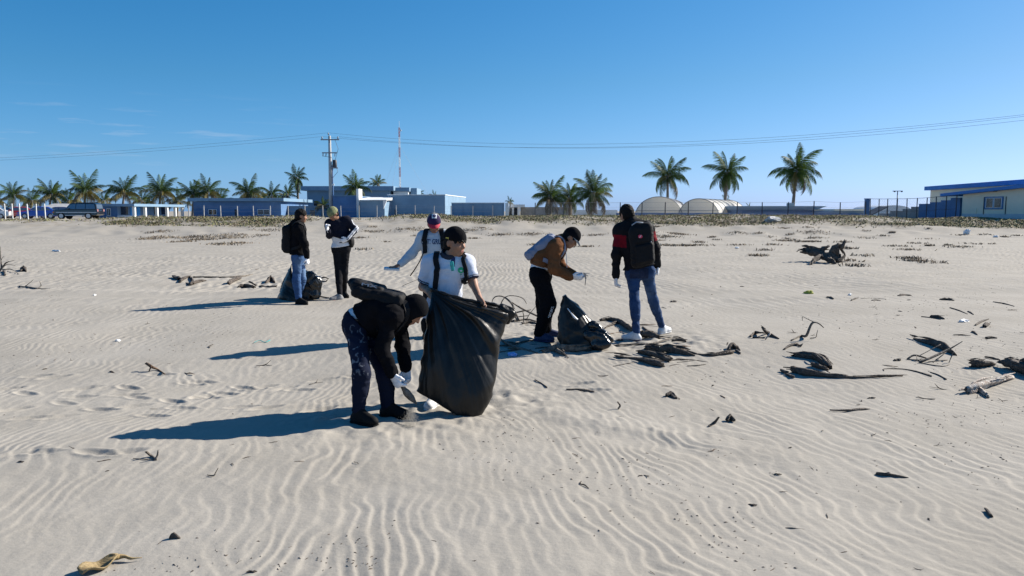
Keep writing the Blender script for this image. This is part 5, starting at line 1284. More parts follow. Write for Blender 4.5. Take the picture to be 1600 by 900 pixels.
M['grey_felt'] = mat('grey_felt', (.22, .22, .22), .85, var=.1)
M['gold'] = mat('gold', (.60, .45, .06), .5)
M['green_print'] = mat('green_print', (.03, .42, .20), .8)
M['teal_tag'] = mat('teal_tag', (.015, .36, .36), .5, var=.3, vscale=30)
M['navy_print'] = mat('navy_print', (.02, .03, .10), .8)
M['white_print'] = mat('white_print', (.72, .74, .76), .7)
M['pink_print'] = mat('pink_print', (.65, .06, .12), .7)
M['grey_print'] = mat('grey_print', (.30, .34, .40), .8)

# ------------------------------------------------------------------ people
SKIN = np.array((.335, .170, .105)); LIP = np.array((.26, .085, .075)); DARK = np.array((.012, .009, .008))
class Person:
    def __init__(s, loc, label, h=.008):
        s.root = empty('person', loc, label, 'person'); s.h = h; s.J = {}
    def bounds(s, pad=.22):
        A = np.array([vv(p) for n_, p in s.J.items() if n_[0] != 'f']); return A.min(0)-pad, A.max(0)+pad
    def head_frame(s, f, u):
        f = nrm(f); u = np.asarray(u, float); u = nrm(u-f*(u@f)); s.f, s.u, s.r = f, u, np.cross(f, u)
    def hd(s, a, b, c): return vv(s.J['hd'])+s.r*a+s.f*b+s.u*c     # side, forward, up
    def torso(s, F, e=0, k=.05, w=1.38, belly=0):
        J = s.J; pv, nk = vv(J['pv']), vv(J['nk']); sp = nk-pv; lat = nrm(vv(J['sB'])-vv(J['sA'])); mid = vv(J.get('md', pv+sp*.45)); ch = nk-nrm(sp)*.13
        F.cone(J['hA'], J['hB'], .10+e, .10+e, k)
        F.cone(pv, mid, .098+e, .098+e+belly, k, (lat, w)); F.cone(mid, ch, .10+e, .112+e, k, (lat, w+.02))
        F.cone(J['sA'], J['sB'], .058+e, .058+e, k); F.cone(nk-nrm(sp)*.04, vv(J['sA'])*.7+nk*.3, .055+e, .055+e, k); F.cone(nk-nrm(sp)*.04, vv(J['sB'])*.7+nk*.3, .055+e, .055+e, k)
        s.sp, s.lat = nrm(sp), lat
    def arm(s, F, q, e=0, k=.03, end=1.0, r=(.052, .042, .030)):
        J = s.J; sh, el, wr = (vv(J[n+q]) for n in ('s', 'e', 'w'))
        F.cone(sh, el, r[0]+e, r[1]+e, k)
        if end > 0: F.cone(el, el+(wr-el)*end, r[1]+e, r[2]+e+(r[1]-r[2])*(1-end), k)
    def leg(s, F, q, e=0, k=.03, r=(.082, .051, .037), e2=None, end=1.0):
        J = s.J; hp, kn, an = (vv(J[n+q]) for n in ('h', 'k', 'n')); e2 = e if e2 is None else e2
        F.cone(hp, kn, r[0]+e, r[1]+e2, k); F.cone(kn, kn+(an-kn)*end, r[1]+e2, r[2]+e2, k)
        F.cone(kn+(an-kn)*.12, kn+(an-kn)*.45, r[1]+e2, r[1]-.004+e2, k)
    def hand(s, F, q, d, n, side, curl=.5, e=0, k=.008, size=1.0, simple=False):
        """d: pointing direction, n: palm normal, side: towards the thumb"""
        w_ = vv(s.J['w'+q]); d = nrm(d); n = np.asarray(n, float); n = nrm(n-d*(n@d)); side0 = np.asarray(side, float); t = np.cross(d, n); t = t if t@side0 > 0 else -t; z = size
        F.cone(w_-d*.02, w_+d*.03*z, .027*z+e, .034*z+e, .015, (n, .62)); F.cone(w_+d*.03*z, w_+d*.082*z, .038*z+e, .040*z+e, .015, (n, .42))
        if simple: F.cone(w_+d*.08*z, w_+d*.12*z+n*.03*curl, .03*z, .022*z, .02, (n, .5)); return
        for i, (o, L) in enumerate(((.029, .070), (.010, .079), (-.010, .073), (-.028, .057))):
            p = w_+d*(.080+(.004 if i in (1, 2) else 0))*z+t*o*z; a = .12+.08*i; dd = d*1.0+t*o*1.6
            for j, fr_ in enumerate((.45, .32, .23)):
                a += curl*(.75, .8, .55)[j]*(1+.12*i*.5); v = nrm(nrm(dd)*math.cos(a)+n*math.sin(a)); p2 = p+v*L*fr_*z
                F.cone(p, p2, (.0092, .0086, .0078)[j]*z+e, (.0086, .0080, .0068)[j]*z+e, k); p = p2
        p = w_+d*.028*z+t*.026*z; v = nrm(t*.62+d*.70+n*.35); p2 = p+v*.040*z; F.cone(p, p2, .0135*z+e, .0108*z+e, .012); v = nrm(t*.2+d*.85+n*(.3+.5*curl)); F.cone(p2, p2+v*.030*z, .0105*z+e, .0085*z+e, k)
    def body(s, hands=None, m='skin', rel=1):
        lo, hi = s.bounds(); F = Form(lo, hi, s.h); J = s.J
        s.torso(F, -.012); [s.arm(F, q, -.004) for q in 'AB']; [s.leg(F, q, -.012) for q in 'AB']
        for q in 'AB':
            an, fd = vv(J['n'+q]), nrm(vv(J['f'+q])); F.cone(an, an-np.array((0, 0, .05)), .034, .034, .02); F.cone(an-np.array((0, 0, .05)), an-np.array((0, 0, .058))+fd*.14, .030, .022, .02)
        nk = vv(J['nk']); F.cone(nk-s.sp*.03, s.hd(0, -.022, -.075), .058, .052, .03)
        for q in 'AB':
            hp = (hands or {}).get(q)
            if hp: s.hand(F, q, **hp)
        s.head(F)
        def col(V, N):
            C = np.tile(SKIN, (len(V), 1)); Q = V-vv(J['hd']); a, b, c = Q@s.r, Q@s.f, Q@s.u
            def blob(ca, cb, cc, ra, rc): return np.clip(1.4-np.sqrt(((a-ca)/ra)**2+((c-cc)/rc)**2), 0, 1)*(b > .045)
            lip = blob(0, .09, -.068, .024, .010); C = C*(1-lip[:, None])+LIP*lip[:, None]
            for sg in (-1, 1):
                br = blob(sg*.033, .08, .030, .024, .0065)*.9; C = C*(1-br[:, None])+DARK*br[:, None]
                ey = blob(sg*.032, .08, .008, .016, .0065); C = C*(1-ey[:, None])+DARK*2*ey[:, None]
            ck = np.clip(n3(V*22, 3), -1, 1)*.06; return np.clip(C*(1+ck)[:, None], 0, 1)
        return form_obj('body', F, M[m], s.root, 0, rel=rel, color=col)
    def head(s, F):
        A = (s.r, s.f, s.u)
        F.ell(s.hd(0, -.008, .022), A, (.073, .094, .094), .02); F.ell(s.hd(0, .022, -.045), A, (.060, .066, .074), .03); F.ell(s.hd(0, .055, -.098), A, (.026, .024, .020), .03)
        F.cone(s.hd(0, .082, .006), s.hd(0, .104, -.032), .008, .0125, .012); F.cone(s.hd(-.011, .094, -.036), s.hd(.011, .094, -.036), .008, .008, .01)
        F.cone(s.hd(-.018, .084, -.064), s.hd(.018, .084, -.064), .008, .008, .01); F.cone(s.hd(-.016, .082, -.077), s.hd(.016, .082, -.077), .008, .008, .01)
        for g in (-1, 1):
            F.ell(s.hd(g*.033, .094, .006), A, (.020, .016, .011), .015, 'd'); F.cone(s.hd(g*.014, .086, .026), s.hd(g*.050, .070, .024), .009, .008, .015)
            F.ell(s.hd(g*.076, -.012, -.006), A, (.012, .022, .033), .008); F.ell(s.hd(g*.040, .060, -.028), A, (.022, .022, .020), .03)
    def new(s, pad=.22): return Form(*s.bounds(pad), s.h)
    def hair(s, e=.016, cut=None, seed=1, amp=.007):
        F = Form(vv(s.J['hd'])-.2, vv(s.J['hd'])+.2, .006); A = (s.r, s.f, s.u); F.ell(s.hd(0, -.012, .026), A, (.073+e, .094+e, .094+e), .02); F.ell(s.hd(0, -.04, -.03), A, (.068+e*.5, .055+e*.5, .06), .03)
        F.clip(s.hd(0, .055, 0), nrm(s.f*.8-s.u*.62)); F.clip(s.hd(0, 0, -.085), -s.u)
        for g in (-1, 1): F.ell(s.hd(g*.08, .012, -.012), A, (.03, .035, .036), .012, 'd')
        return form_obj('hair', F, M['hair'], s.root, amp, (26, 26, 26), seed)
    def cap(s, m, bill=None, bm=None, e=.015, seed=2, low=.028, panel=None, color=None, tilt=0.0):
        F = Form(vv(s.J['hd'])-.25, vv(s.J['hd'])+.25, .006); A = (s.r, s.f, s.u)
        F.ell(s.hd(0, -.008, .034), A, (.074+e, .096+e, .094+e), .02); F.clip(s.hd(0, 0, low), -(s.u+s.f*tilt))
        o = form_obj('cap', F, M[m], s.root, .0025, (14, 14, 14), seed, color=color)
        if bill is not None:
            b = nrm(bill); b = nrm(b-s.u*(b@s.u)); sd_ = np.cross(b, s.u); vs_ = []; fs = []; n = 12
            for lay in (0, -.006):
                for i in range(n+1):
                    th = math.pi*i/n; c_, s__ = math.cos(th), math.sin(th)
                    for rad in (0, 1):
                        w_ = sd_*c_*.080; L = b*(.070*math.sqrt(max(0, 1-(c_)**2))*.9+.075*rad*s__**.8); vs_.append(vv(s.J['hd'])+s.u*(low+.014-.045*rad*s__+.010*abs(c_)*-1+lay)+w_+b*.022+L)
            W = 2*(n+1)
            for i in range(n): fs += [(2*i, 2*i+1, 2*i+3, 2*i+2), (W+2*i, W+2*i+2, W+2*i+3, W+2*i+1), (2*i+1, W+2*i+1, W+2*i+3, 2*i+3)]
            mesh_obj('bill', [v-vv(s.root.location) for v in vs_], fs, M[bm or m], o, True).location = (0, 0, 0)
        return o
    def shoe(s, q, m='rubber_black', sole='rubber_black', size=1.0):
        an, fd = vv(s.J['n'+q]), nrm(vv(s.J['f'+q])); g = np.array((0, 0, -1.0)); sd_ = np.cross(fd, g); h = min(.006, s.h)
        hl = an+g*.062*size-fd*.035*size; to = hl+fd*.20*size; F = Form(np.minimum(hl, to)-.12, np.maximum(hl, to)+.14, h)
        F.cone(hl, hl+fd*.06, .040*size, .042*size, .02); F.cone(hl+fd*.06, to, .043*size, .032*size, .03); F.cone(an+g*.01, hl+fd*.03, .046*size, .046*size, .03); F.cone(an+fd*.02, to-g*.0, .032*size, .028*size, .04)
        F.cone(to-fd*.05, to, .040*size, .034*size, .02, (g, .7)); bz = hl+g*.026*size; F.clip(bz, g); F.clip(an-g*.035, -g)
        o = form_obj('shoe', F, M[m], s.root, .0015, (20, 20, 20), 3)
        F = Form(np.minimum(hl, to)-.12, np.maximum(hl, to)+.12, h); F.cone(hl+g*.012, hl+fd*.06, .049*size, .047*size, .01); F.cone(hl+fd*.05+g*.012, to+fd*.005+g*.012, .047*size, .044*size, .02); F.clip(bz-g*.004, -g); F.clip(bz+g*.020*size, g)
        form_obj('sole', F, M[sole], s.root, 0, parent=o).location = (0, 0, 0)
        return o
    def glove(s, q, d, n, side, curl=.5, m='white_glove', size=1.05, cuff=True):
        w_ = vv(s.J['w'+q]); F = Form(w_-.16, w_+.16, .0042); s.hand(F, q, d, n, side, curl, .0022, .007, size)
        if cuff: a = nrm(vv(s.J['w'+q])-vv(s.J['e'+q])); F.cone(w_-a*.05, w_, .036, .033, .015)
        return form_obj('glove', F, M[m], s.root, .0012, (40, 40, 40), 4, 1)
def check(P):
    J = P.J; L = lambda a, b: (Vector(J[a])-Vector(J[b])).length
    print('PERSON', P.root['label'][:30], ' '.join(f'{a}-{b} {L(a,b):.2f}' for a, b in (('sA', 'sB'), ('sA', 'eA'), ('eA', 'wA'), ('sB', 'eB'), ('eB', 'wB'), ('hA', 'kA'), ('kA', 'nA'), ('hB', 'kB'), ('kB', 'nB'), ('pv', 'nk'), ('nk', 'hd'))), 'foot clearance', round(J['nA'][2]-gz(J['nA'][0], J['nA'][1]), 3), round(J['nB'][2]-gz(J['nB'][0], J['nB'][1]), 3))
def ankle(px, py_sole, s=1.0):
    g = G(px, py_sole); return Vector((g.x, g.y, g.z+.101*s))
M['denim_tint'] = mat('denim_tint', (1, 1, 1), .9, var=.12, vscale=26, attr='tint', bump=.3, bscale=180, spec=.1)
def foot_d(px, py): return G(px, py).y
def seg_t(V, a, b):
    a, b = vv(a), vv(b); return ((V-a)@(b-a))/((b-a)@(b-a))
def seg_d(V, a, b):
    a, b = vv(a), vv(b); t = np.clip(seg_t(V, a, b), 0, 1)[:, None]; return np.linalg.norm(V-(a+(b-a)*t), axis=1)
def paste(name, verts2d, faces, origin, ex, ez, target, m, root, parent=None, off=.003):
    """flat print laid onto a garment: 2D shape thrown along the view of the wearer onto the cloth"""
    me = target.data; W = [v.co+root_loc(target) for v in me.vertices]; t = BVHTree.FromPolygons(W, [p.vertices[:] for p in me.polygons])
    ex = Vector(ex).normalized(); ez = Vector(ez).normalized(); nn = ex.cross(ez); out = []
    for x, z in verts2d:
        p = Vector(origin)+ex*x+ez*z; h = t.ray_cast(p-nn*(-.35), -nn) if False else t.ray_cast(p+nn*.35, -nn)
        q = h[0]+h[1]*off if h[0] is not None else p
        out.append(q-root.location)
    return mesh_obj(name, out, faces, m, parent or root)
def grid_rect(w, h, nx=6, nz=6):
    v = [(-w/2+w*i/nx, -h/2+h*j/nz) for j in range(nz+1) for i in range(nx+1)]
    f = [(j*(nx+1)+i, j*(nx+1)+i+1, (j+1)*(nx+1)+i+1, (j+1)*(nx+1)+i) for j in range(nz) for i in range(nx)]; return v, f
def disc(r, n=16, sq=1.0):
    v = [(0, 0)]+[(r*math.cos(2*math.pi*i/n), r*sq*math.sin(2*math.pi*i/n)) for i in range(n)]; return v, [(0, i+1, (i+1) % n+1) for i in range(n)]
def text_shape(txt, size):
    cu = bpy.data.curves.new('t', 'FONT'); cu.body = txt; cu.size = size; cu.align_x = 'CENTER'; cu.align_y = 'CENTER'; cu.offset = size*.025; cu.resolution_u = 2
    o = bpy.data.objects.new('t', cu); COL.objects.link(o); dg = bpy.context.evaluated_depsgraph_get(); me = bpy.data.meshes.new_from_object(o.evaluated_get(dg))
    v = [(a.co.x, a.co.y) for a in me.vertices]; f = [tuple(p.vertices) for p in me.polygons]; bpy.data.objects.remove(o); bpy.data.meshes.remove(me); return v, f
def backpack(label, c, lat, up, out, half, m, seed, root_dz=0, pocket=True, r=.06, amp=.008):
    lat, up, out = nrm(lat), nrm(up), nrm(out); root = empty('backpack', Vector(c)-Vector((0, 0, half[2])), label, 'backpack')
    F = Form(vv(c)-max(half)*1.6, vv(c)+max(half)*1.6, .008); A = (lat, out, up)
    F.box(c, A, half, r, .03); F.ell(vv(c)+up*half[2]*.55+out*half[1]*.1, A, (half[0]*.93, half[1]*.9, half[2]*.52), .04)
    o = form_obj('main_pack', F, M[m], root, amp, (10, 10, 14), seed)
    if pocket:
        F = Form(vv(c)-max(half)*1.6, vv(c)+max(half)*1.6, .007); F.box(vv(c)-up*half[2]*.38+out*half[1]*.85, A, (half[0]*.80, half[1]*.42, half[2]*.46), .035, .03)
        form_obj('front_pocket', F, M[m], root, amp*.7, (12, 12, 16), seed+1)
        F = Form(vv(c)-max(half)*1.6, vv(c)+max(half)*1.6, .007); F.box(vv(c)+up*half[2]*.30+out*half[1]*.80, A, (half[0]*.66, half[1]*.35, half[2]*.20), .03, .03)
        form_obj('upper_pocket', F, M[m], root, amp*.6, (12, 12, 16), seed+2)
    pts = [vv(c)+up*half[2]*.98+lat*s_*.035-out*(half[1]*.5)+up*z for s_, z in ((-1, -.01), (-.6, .035), (.6, .035), (1, -.01))]
    MB().tube([Vector(p)-root.location for p in pts], .008, 6).build('grab_loop', M['black_nylon'], root, True)
    return root, o

# ================================================================== 1. bending person in the black hood
P = Person(G(575, 660), 'person in black hood and printed dark jeans bending over the sand', .008); J = P.J
J['nA'], J['nB'] = ankle(560, 661), ankle(606, 651); J['fA'], J['fB'] = (.85, -.55, 0), (.93, -.38, 0)
dA, dB = J['nA'].y, J['nB'].y; d0 = 6.52
J['hA'], J['hB'], J['pv'] = at(556, 509, d0-.09), at(566, 506, d0+.09), at(558, 500, d0)
J['kA'], J['kB'] = at(565, 582, dA+.02), at(602, 582, dB+.02)
J['md'], J['nk'], J['hd'] = at(590, 486, d0), at(627, 486, d0), at(646, 485, d0-.02)
J['sA'], J['sB'] = at(611, 495, d0-.17), at(621, 492, d0+.17)
J['eA'], J['wA'] = at(597, 546, d0-.23), at(613, 584, d0-.26)
J['eB'], J['wB'] = at(629, 540, d0+.12), at(634, 576, d0+.02)
P.head_frame((.62, -.22, -.75), (.75, 0, .65)); check(P)
P.body(); 
F = P.new(.3); P.leg(F, 'A', .008, .03, e2=.015, end=.99); P.leg(F, 'B', .008, .03, e2=.015, end=.99); F.cone(J['hA'], J['hB'], .112, .112, .04); F.cone(J['pv'], Vector(J['pv'])+(Vector(J['md'])-Vector(J['pv']))*.5, .112, .105, .04, (P.lat, 1.3))
F.clip(vv(J['pv'])+P.sp*.055+np.array((0, 0, -.02)), nrm(vv(J['md'])-vv(J['pv'])+np.array((0, 0, .12))))
def colb(V, N):
    C = np.tile((.0085, .012, .027), (len(V), 1)); t = seg_t(V, J['hA'], J['kA']); near = (N[:, 1] < -.15) & (V[:, 1] < d0-.02) & (t > .08) & (t < 1.12)
    a = n3(V*np.array((34, 8, 30)), 5); b = n3(V*np.array((70, 12, 22)), 6); pr = near & (np.abs(a) < .11) & (b > -.1) & (seg_d(V, J['hA'], J['kA']) < .14)
    C[pr] = (.11, .12, .14); w_ = np.clip(n3(V*6, 9), 0, 1)[:, None]*.6; return C*(1+w_)
trousers = form_obj('trousers', F, M['denim_tint'], P.root, .009, (10, 10, 22), 11, color=colb)
F = P.new(.3); F.cone(Vector(J['pv']), J['md'], .114, .108, .03, (P.lat, 1.34)); F.clip(vv(J['pv'])+nrm(vv(J['md'])-vv(J['pv']))*.10, vv(J['md'])-vv(J['pv'])); form_obj('undershirt', F, M['white_cloth'], P.root, .004, seed=2)
T = P.new(.3); P.torso(T, .030, .06, 1.34); mdv = nrm(vv(J['md'])-vv(J['pv'])); T.cone(J['md'], at(588, 512, d0-.02), .11, .085, .08, (P.lat, 1.3)); T.cone(at(612, 490, d0), at(604, 515, d0), .11, .08, .08)
T.clip(vv(J['pv'])+mdv*.055, -(mdv+np.array((0, 0, .25))))
A = P.new(.3); [P.arm(A, q, .013, .04, .96, (.056, .046, .034)) for q in 'AB']; T.union(A, .05)
T.cone(J['nk'], P.hd(0, -.03, -.05), .085, .10, .06)
jacket = form_obj('hoodie', T, M['black_cloth'], P.root, .014, (9, 9, 14), 12)
F = Form(vv(J['hd'])-.25, vv(J['hd'])+.25, .007); AX = (P.r, P.f, P.u); F.ell(P.hd(0, -.012, .01), AX, (.108, .122, .132), .03); F.ell(P.hd(0, -.05, -.06), AX, (.10, .10, .09), .04); F.ell(P.hd(0, .14, -.035), AX, (.074, .105, .085), .02, 'd')
form_obj('hood', F, M['black_cloth'], P.root, .005, (9, 9, 9), 13)
P.shoe('A'); P.shoe('B')
gl = P.glove('A', (.42, -.10, -.88), (.62, .70, .1), (.3, .4, .3), .55); P.glove('B', (.10, -.30, -.92), (-.25, -.75, .2), (-.6, .2, 0), .55)
F = Form(vv(J['wA'])-.1, vv(J['wA'])+.1, .006); a_ = nrm(vv(J['wA'])-vv(J['eA'])); F.cone(vv(J['wA'])-a_*.045, vv(J['wA'])-a_*.028, .039, .039, .01); form_obj('wristband', F, mat('wristband', (.45, .12, .05), .7), P.root)
bend = P
c = at(580, 462, d0); upv = nrm(vv(J['nk'])-vv(J['md'])+np.array((-.25, 0, .02)))
bp, bpo = backpack('black backpack with white lettering lying along the back of the bending person', at(592, 461, d0), P.lat, nrm(np.array((.95, 0, -.22))), nrm(np.array((.22, 0, .95))), (.145, .050, .215), 'black_nylon', 3, pocket=False, r=.035, amp=.014)
F = Form(vv(c)-.4, vv(c)+.4, .008); F.box(at(577, 450, d0), (P.lat, nrm((.24, 0, .95)), nrm((.95, 0, -.24))), (.11, .036, .13), .025, .03); F.cone(at(562, 447, d0-.03), at(551, 442, d0-.02), .06, .035, .05); form_obj('front_pocket', F, M['black_nylon'], bp, .014, seed=8)
v, f = text_shape('MX', .075); o = mesh_obj('lettering', [(Vector(at(580, 444.5, d0-.03))+Vector((x*1.2+z*.1, -.092, z*.40-x*.25))-bp.location) for x, z in v], f, M['grey_print'], bp)
for s_, q in ((-1, 'A'), (1, 'B')):
    ribbon('strap', [vv(J['nk'])+P.lat*s_*.10+np.array((-.05, 0, .14)), vv(J['nk'])+P.lat*s_*.12+np.array((.06, 0, .06)), vv(J['nk'])+P.lat*s_*.15+np.array((.02, 0, -.10)), at(592, 515, d0+s_*.17)], .05, .01, M['black_nylon'], bp, [jacket])
# the piece of wood in the gloves and the sand running off it
mb_ = MB(); log_mesh(mb_, [at(628, 603, d0-.22), at(634, 612, d0-.22), at(642, 621, d0-.22), at(651, 631, d0-.22)], [.020, .036, .034, .008], 8, .3, 6)
tag(mb_.build('wood_piece', M['wood_grey'], None, True, at(634, 612, d0-.22)), 'flat grey piece of wood held in the white gloves of the bending person', 'wood', None, 'thing')
r_ = np.random.default_rng(4); n_ = 3200; t_ = r_.uniform(0, 1, n_)**.85; gp0 = at(642, 636, d0-.30); gg = G(640, 669)
cx = gp0.x+(t_*.01)+r_.normal(0, 1, n_)*(.010+.030*t_)+np.where(r_.uniform(0, 1, n_) < .3, .03*t_, 0); cy = gp0.y+(gg.y-gp0.y)*t_+r_.normal(0, 1, n_)*(.008+.012*t_); cz = gp0.z+(gg.z+.01-gp0.z)*t_
pw = np.stack([cx, cy, cz], 1); sz = r_.uniform(.0006, .0014, n_)[:, None]; k4 = np.array([(1, 1, 1), (1, -1, -1), (-1, 1, -1), (-1, -1, 1)])
V_ = (pw[:, None, :]+k4[None]*sz[:, None, :]).reshape(-1, 3); b_ = np.arange(n_)*4; F_ = np.stack([np.stack([b_, b_+1, b_+2], 1), np.stack([b_, b_+3, b_+1], 1), np.stack([b_, b_+2, b_+3], 1), np.stack([b_+1, b_+3, b_+2], 1)], 1).reshape(-1, 3)
tag(mesh_obj('falling_sand', V_, F_, mat('sand_grain', (.40, .375, .325), .95)), 'puff of sand falling from the piece of wood', None, None, 'stuff')

# ================================================================== 2. young man in the white polo shirt
d0 = 6.92
P = Person(G(690, 632), 'person in white polo shirt and black cap holding the big black bag', .0065); J = P.J
J['nA'], J['nB'] = ankle(680, 634), ankle(708, 628); J['fA'], J['fB'] = (-.25, -.95, 0), (.3, -.95, 0)
J['hA'], J['hB'], J['pv'] = at(678, 506, d0+.03), at(706, 506, d0+.03), at(692, 497, d0+.03)
J['kA'], J['kB'] = at(678, 570, d0-.02), at(708, 568, d0-.02)
J['nk'], J['hd'] = at(701, 401, d0), at(711, 379, d0-.02)
J['sA'], J['sB'] = at(671, 411, d0+.02), at(730, 411, d0)
J['eA'], J['wA'] = at(661, 448, d0+.09), at(671, 457, d0-.15)
J['eB'], J['wB'] = at(739, 442, d0-.04), at(750, 468, d0-.19)
P.head_frame((.82, -.56, -.10), (.02, 0, 1)); check(P)
body2 = P.body(hands={'A': dict(d=(.35, -.6, -.25), n=(.7, .5, -.3), side=(0, 0, 1), curl=.9), 'B': dict(d=(.45, -.3, -.8), n=(-.6, -.3, .1), side=(-.2, -.8, 0), curl=.7)})
T = P.new(); P.torso(T, .006, .045, 1.32); T.cone(vv(J['pv'])+P.sp*.12, vv(J['pv'])-P.sp*.03, .118, .125, .05, (P.lat, 1.3)); T.clip(vv(J['pv'])-P.sp*.075, -P.sp)
A = P.new()
for q in 'AB':
    sh, el = vv(J['s'+q]), vv(J['e'+q]); A.cone(sh, sh+(el-sh)*.78, .060, .064, .03)
    A.clip(sh+(el-sh)*.78, el-sh, sh+(el-sh)*.95, .10)
T.union(A, .05); T.clip(vv(J['nk'])+P.sp*.028, P.sp, vv(J['nk']), .12)
def colp(V, N):
    C = np.tile((.60, .64, .74), (len(V), 1))
    for q in 'AB':
        t = seg_t(V, J['s'+q], J['e'+q]); dd = seg_d(V, J['s'+q], J['e'+q]); k = (t > .66) & (dd < .10); C[k] = (.025, .03, .06); C[k & (t > .705) & (t < .73)] = (.6, .62, .66)
    k = seg_d(V, vv(J['nk'])-P.sp*.03, vv(J['nk'])+P.sp*.08) < .080; C[k] = (.02, .022, .035)
    return C
shirt = form_obj('polo_shirt', T, M['tint_cloth'], P.root, .011, (8, 8, 10), 21, color=colp)
fw = nrm(np.array((.12, -1, 0)))
F = Form(vv(J['nk'])-.2, vv(J['nk'])+.2, .006); F.cone(vv(J['nk'])-P.sp*.005, vv(J['nk'])+P.sp*.035, .079, .070, .01); F.cone(vv(J['nk'])-P.sp*.02, vv(J['nk'])+P.sp*.08, .060, .055, .008, op='d'); F.clip(vv(J['nk'])+P.sp*.04+fw*.02, P.sp+fw*.5); form_obj('collar', F, mat('collar', (.02, .022, .035), .9), P.root, .003, seed=3)
ex, ez = (1, .05, 0), (0, 0, 1)
v, f = grid_rect(.035, .085, 3, 6); paste('placket', [(x+z*.1, z) for x, z in v], f, at(708, 409, d0), ex, ez, shirt, M['navy_print'], P.root)
v, f = disc(.030, 16, .9); paste('emblem', v, f, at(720.5, 421, d0), ex, ez, shirt, M['green_print'], P.root)
v, f = disc(.013, 12, .5); paste('emblem_detail', v, f, at(720.5, 422, d0), ex, ez, shirt, M['white_print'], P.root, off=.006)
v, f = text_shape('bio', .016); paste('emblem_text', v, f, at(720.5, 427.5, d0), ex, ez, shirt, M['green_print'], P.root, off=.004)
v, f = grid_rect(.038, .004, 6, 1); paste('stitching', v, f, at(699.5, 422.5, d0), ex, ez, shirt, M['white_print'], P.root)
F = Form(vv(at(706, 417, d0-.17))-.12, vv(at(706, 417, d0-.17))+.12, .005); F.box(at(706.5, 416, d0-.165), (nrm((1, .1, .15)), nrm((0, 1, .15)), nrm((-.15, 0, 1))), (.017, .006, .045), .006, .01); o = form_obj('name_tag', F, M['teal_tag'], P.root, .002)
F = P.new(); P.leg(F, 'A', .022, .03, e2=.028, end=.98); P.leg(F, 'B', .022, .03, e2=.028, end=.98); F.cone(J['hA'], J['hB'], .112, .112, .04); F.clip(vv(J['pv'])+P.sp*.06, P.sp); form_obj('trousers', F, M['black_denim'], P.root, .009, (10, 10, 20), 22)
P.shoe('A', 'shoe_white', 'rubber_white'); P.shoe('B', 'shoe_white', 'rubber_white')
P.hair(.010, seed=5)
# fringe sticking out under the cap
F = Form(vv(J['hd'])-.2, vv(J['hd'])+.2, .005)
for k in range(15):
    a = -1.15+2.1*k/14; b0 = P.hd(.072*math.sin(a), .088*math.cos(a)-.004, .040); b1 = P.hd(.080*math.sin(a+.1), .104*math.cos(a)+.006, .018+.010*math.sin(k*2.1)); F.cone(b0, b1, .013, .006, .006)
form_obj('fringe', F, M['hair'], P.root, .002, (40, 40, 40), 2)
cap = P.cap('black_cloth', bill=-P.f, e=.019, low=.030, tilt=.05)
v, f = grid_rect(.034, .022, 3, 3); paste('cap_badge', v, f, at(703.5, 372.5, d0-.02), (.95, -.3, 0), (0, 0, 1), cap, M['gold'], P.root, cap)
bp, bpo = backpack('black backpack worn by the person in the white polo shirt', at(697, 440, d0+.19), P.lat, P.sp, (0, 1, 0), (.14, .08, .21), 'black_nylon', 33, pocket=True)
for s_, (a, b) in ((-1, ((682, 401), (676, 455))), (1, ((725, 402), (723, 436)))):
    ribbon('strap', [at(a[0]+s_*-4, a[1]-2, d0+.10), at(a[0], a[1]+1, d0-.02), at(a[0]-(2 if s_ < 0 else 0), a[1]+18, d0-.14), at((a[0]+b[0])/2-(2 if s_ < 0 else -1), (a[1]+b[1])/2+6, d0-.15), at(b[0]-(3 if s_ < 0 else 0), b[1], d0-.14), at(b[0]+s_*5, b[1]+6, d0+.0)], .048 if s_ < 0 else .036, .012, M['black_nylon'], bp, [shirt], n=40)
polo = P

# ================================================================== 3. white sweater, red cap
d0 = 10.2
P = Person(G(681, 526), 'person in pale sweater and red-billed cap with one arm stretched out', .009); J = P.J
J['nA'], J['nB'] = ankle(673, 526), ankle(692, 525); J['fA'], J['fB'] = (-.3, -.95, 0), (.3, -.95, 0)
J['hA'], J['hB'], J['pv'] = at(672, 436, d0), at(692, 436, d0), at(682, 430, d0)
J['kA'], J['kB'] = at(671, 480, d0-.05), at(693, 480, d0-.05)
J['nk'], J['hd'] = at(679, 366, d0), at(678, 350, d0-.04)
J['sA'], J['sB'] = at(661, 371, d0), at(699, 370, d0)
J['eA'], J['wA'] = at(643, 397, d0-.06), at(625, 413, d0-.16)
J['eB'], J['wB'] = at(706, 400, d0+.02), at(708, 428, d0-.02)
P.head_frame((.14, -.93, -.30), (0, 0, 1)); check(P)
P.body(hands={'A': dict(d=(-.80, -.45, -.38), n=(.1, .1, 1), side=(0, -1, 0), curl=.1), 'B': dict(d=(0, 0, -1), n=(-1, 0, 0), side=(0, -1, 0), curl=.4, simple=True)})
T = P.new(); P.torso(T, .022, .05, 1.36); T.cone(vv(J['pv'])+P.sp*.1, vv(J['pv'])-P.sp*.02, .125, .130, .05, (P.lat, 1.3)); T.clip(vv(J['pv'])-P.sp*.06, -P.sp); A = P.new(); [P.arm(A, q, .010, .04, .94, (.056, .047, .036)) for q in 'AB']; T.union(A, .05)
sweater = form_obj('sweater', T, M['tint_cloth'], P.root, .009, (10, 10, 16), 31, color=lambda V, N: np.tile((.50, .55, .60), (len(V), 1)))
v, f = text_shape('URTI GRUU', .072); v = [(x*.82, z*1.25) for x, z in v]; paste('lettering', v, f, at(677.5, 377.5, d0), (1, 0, 0), (0, 0, 1), sweater, M['navy_print'], P.root)
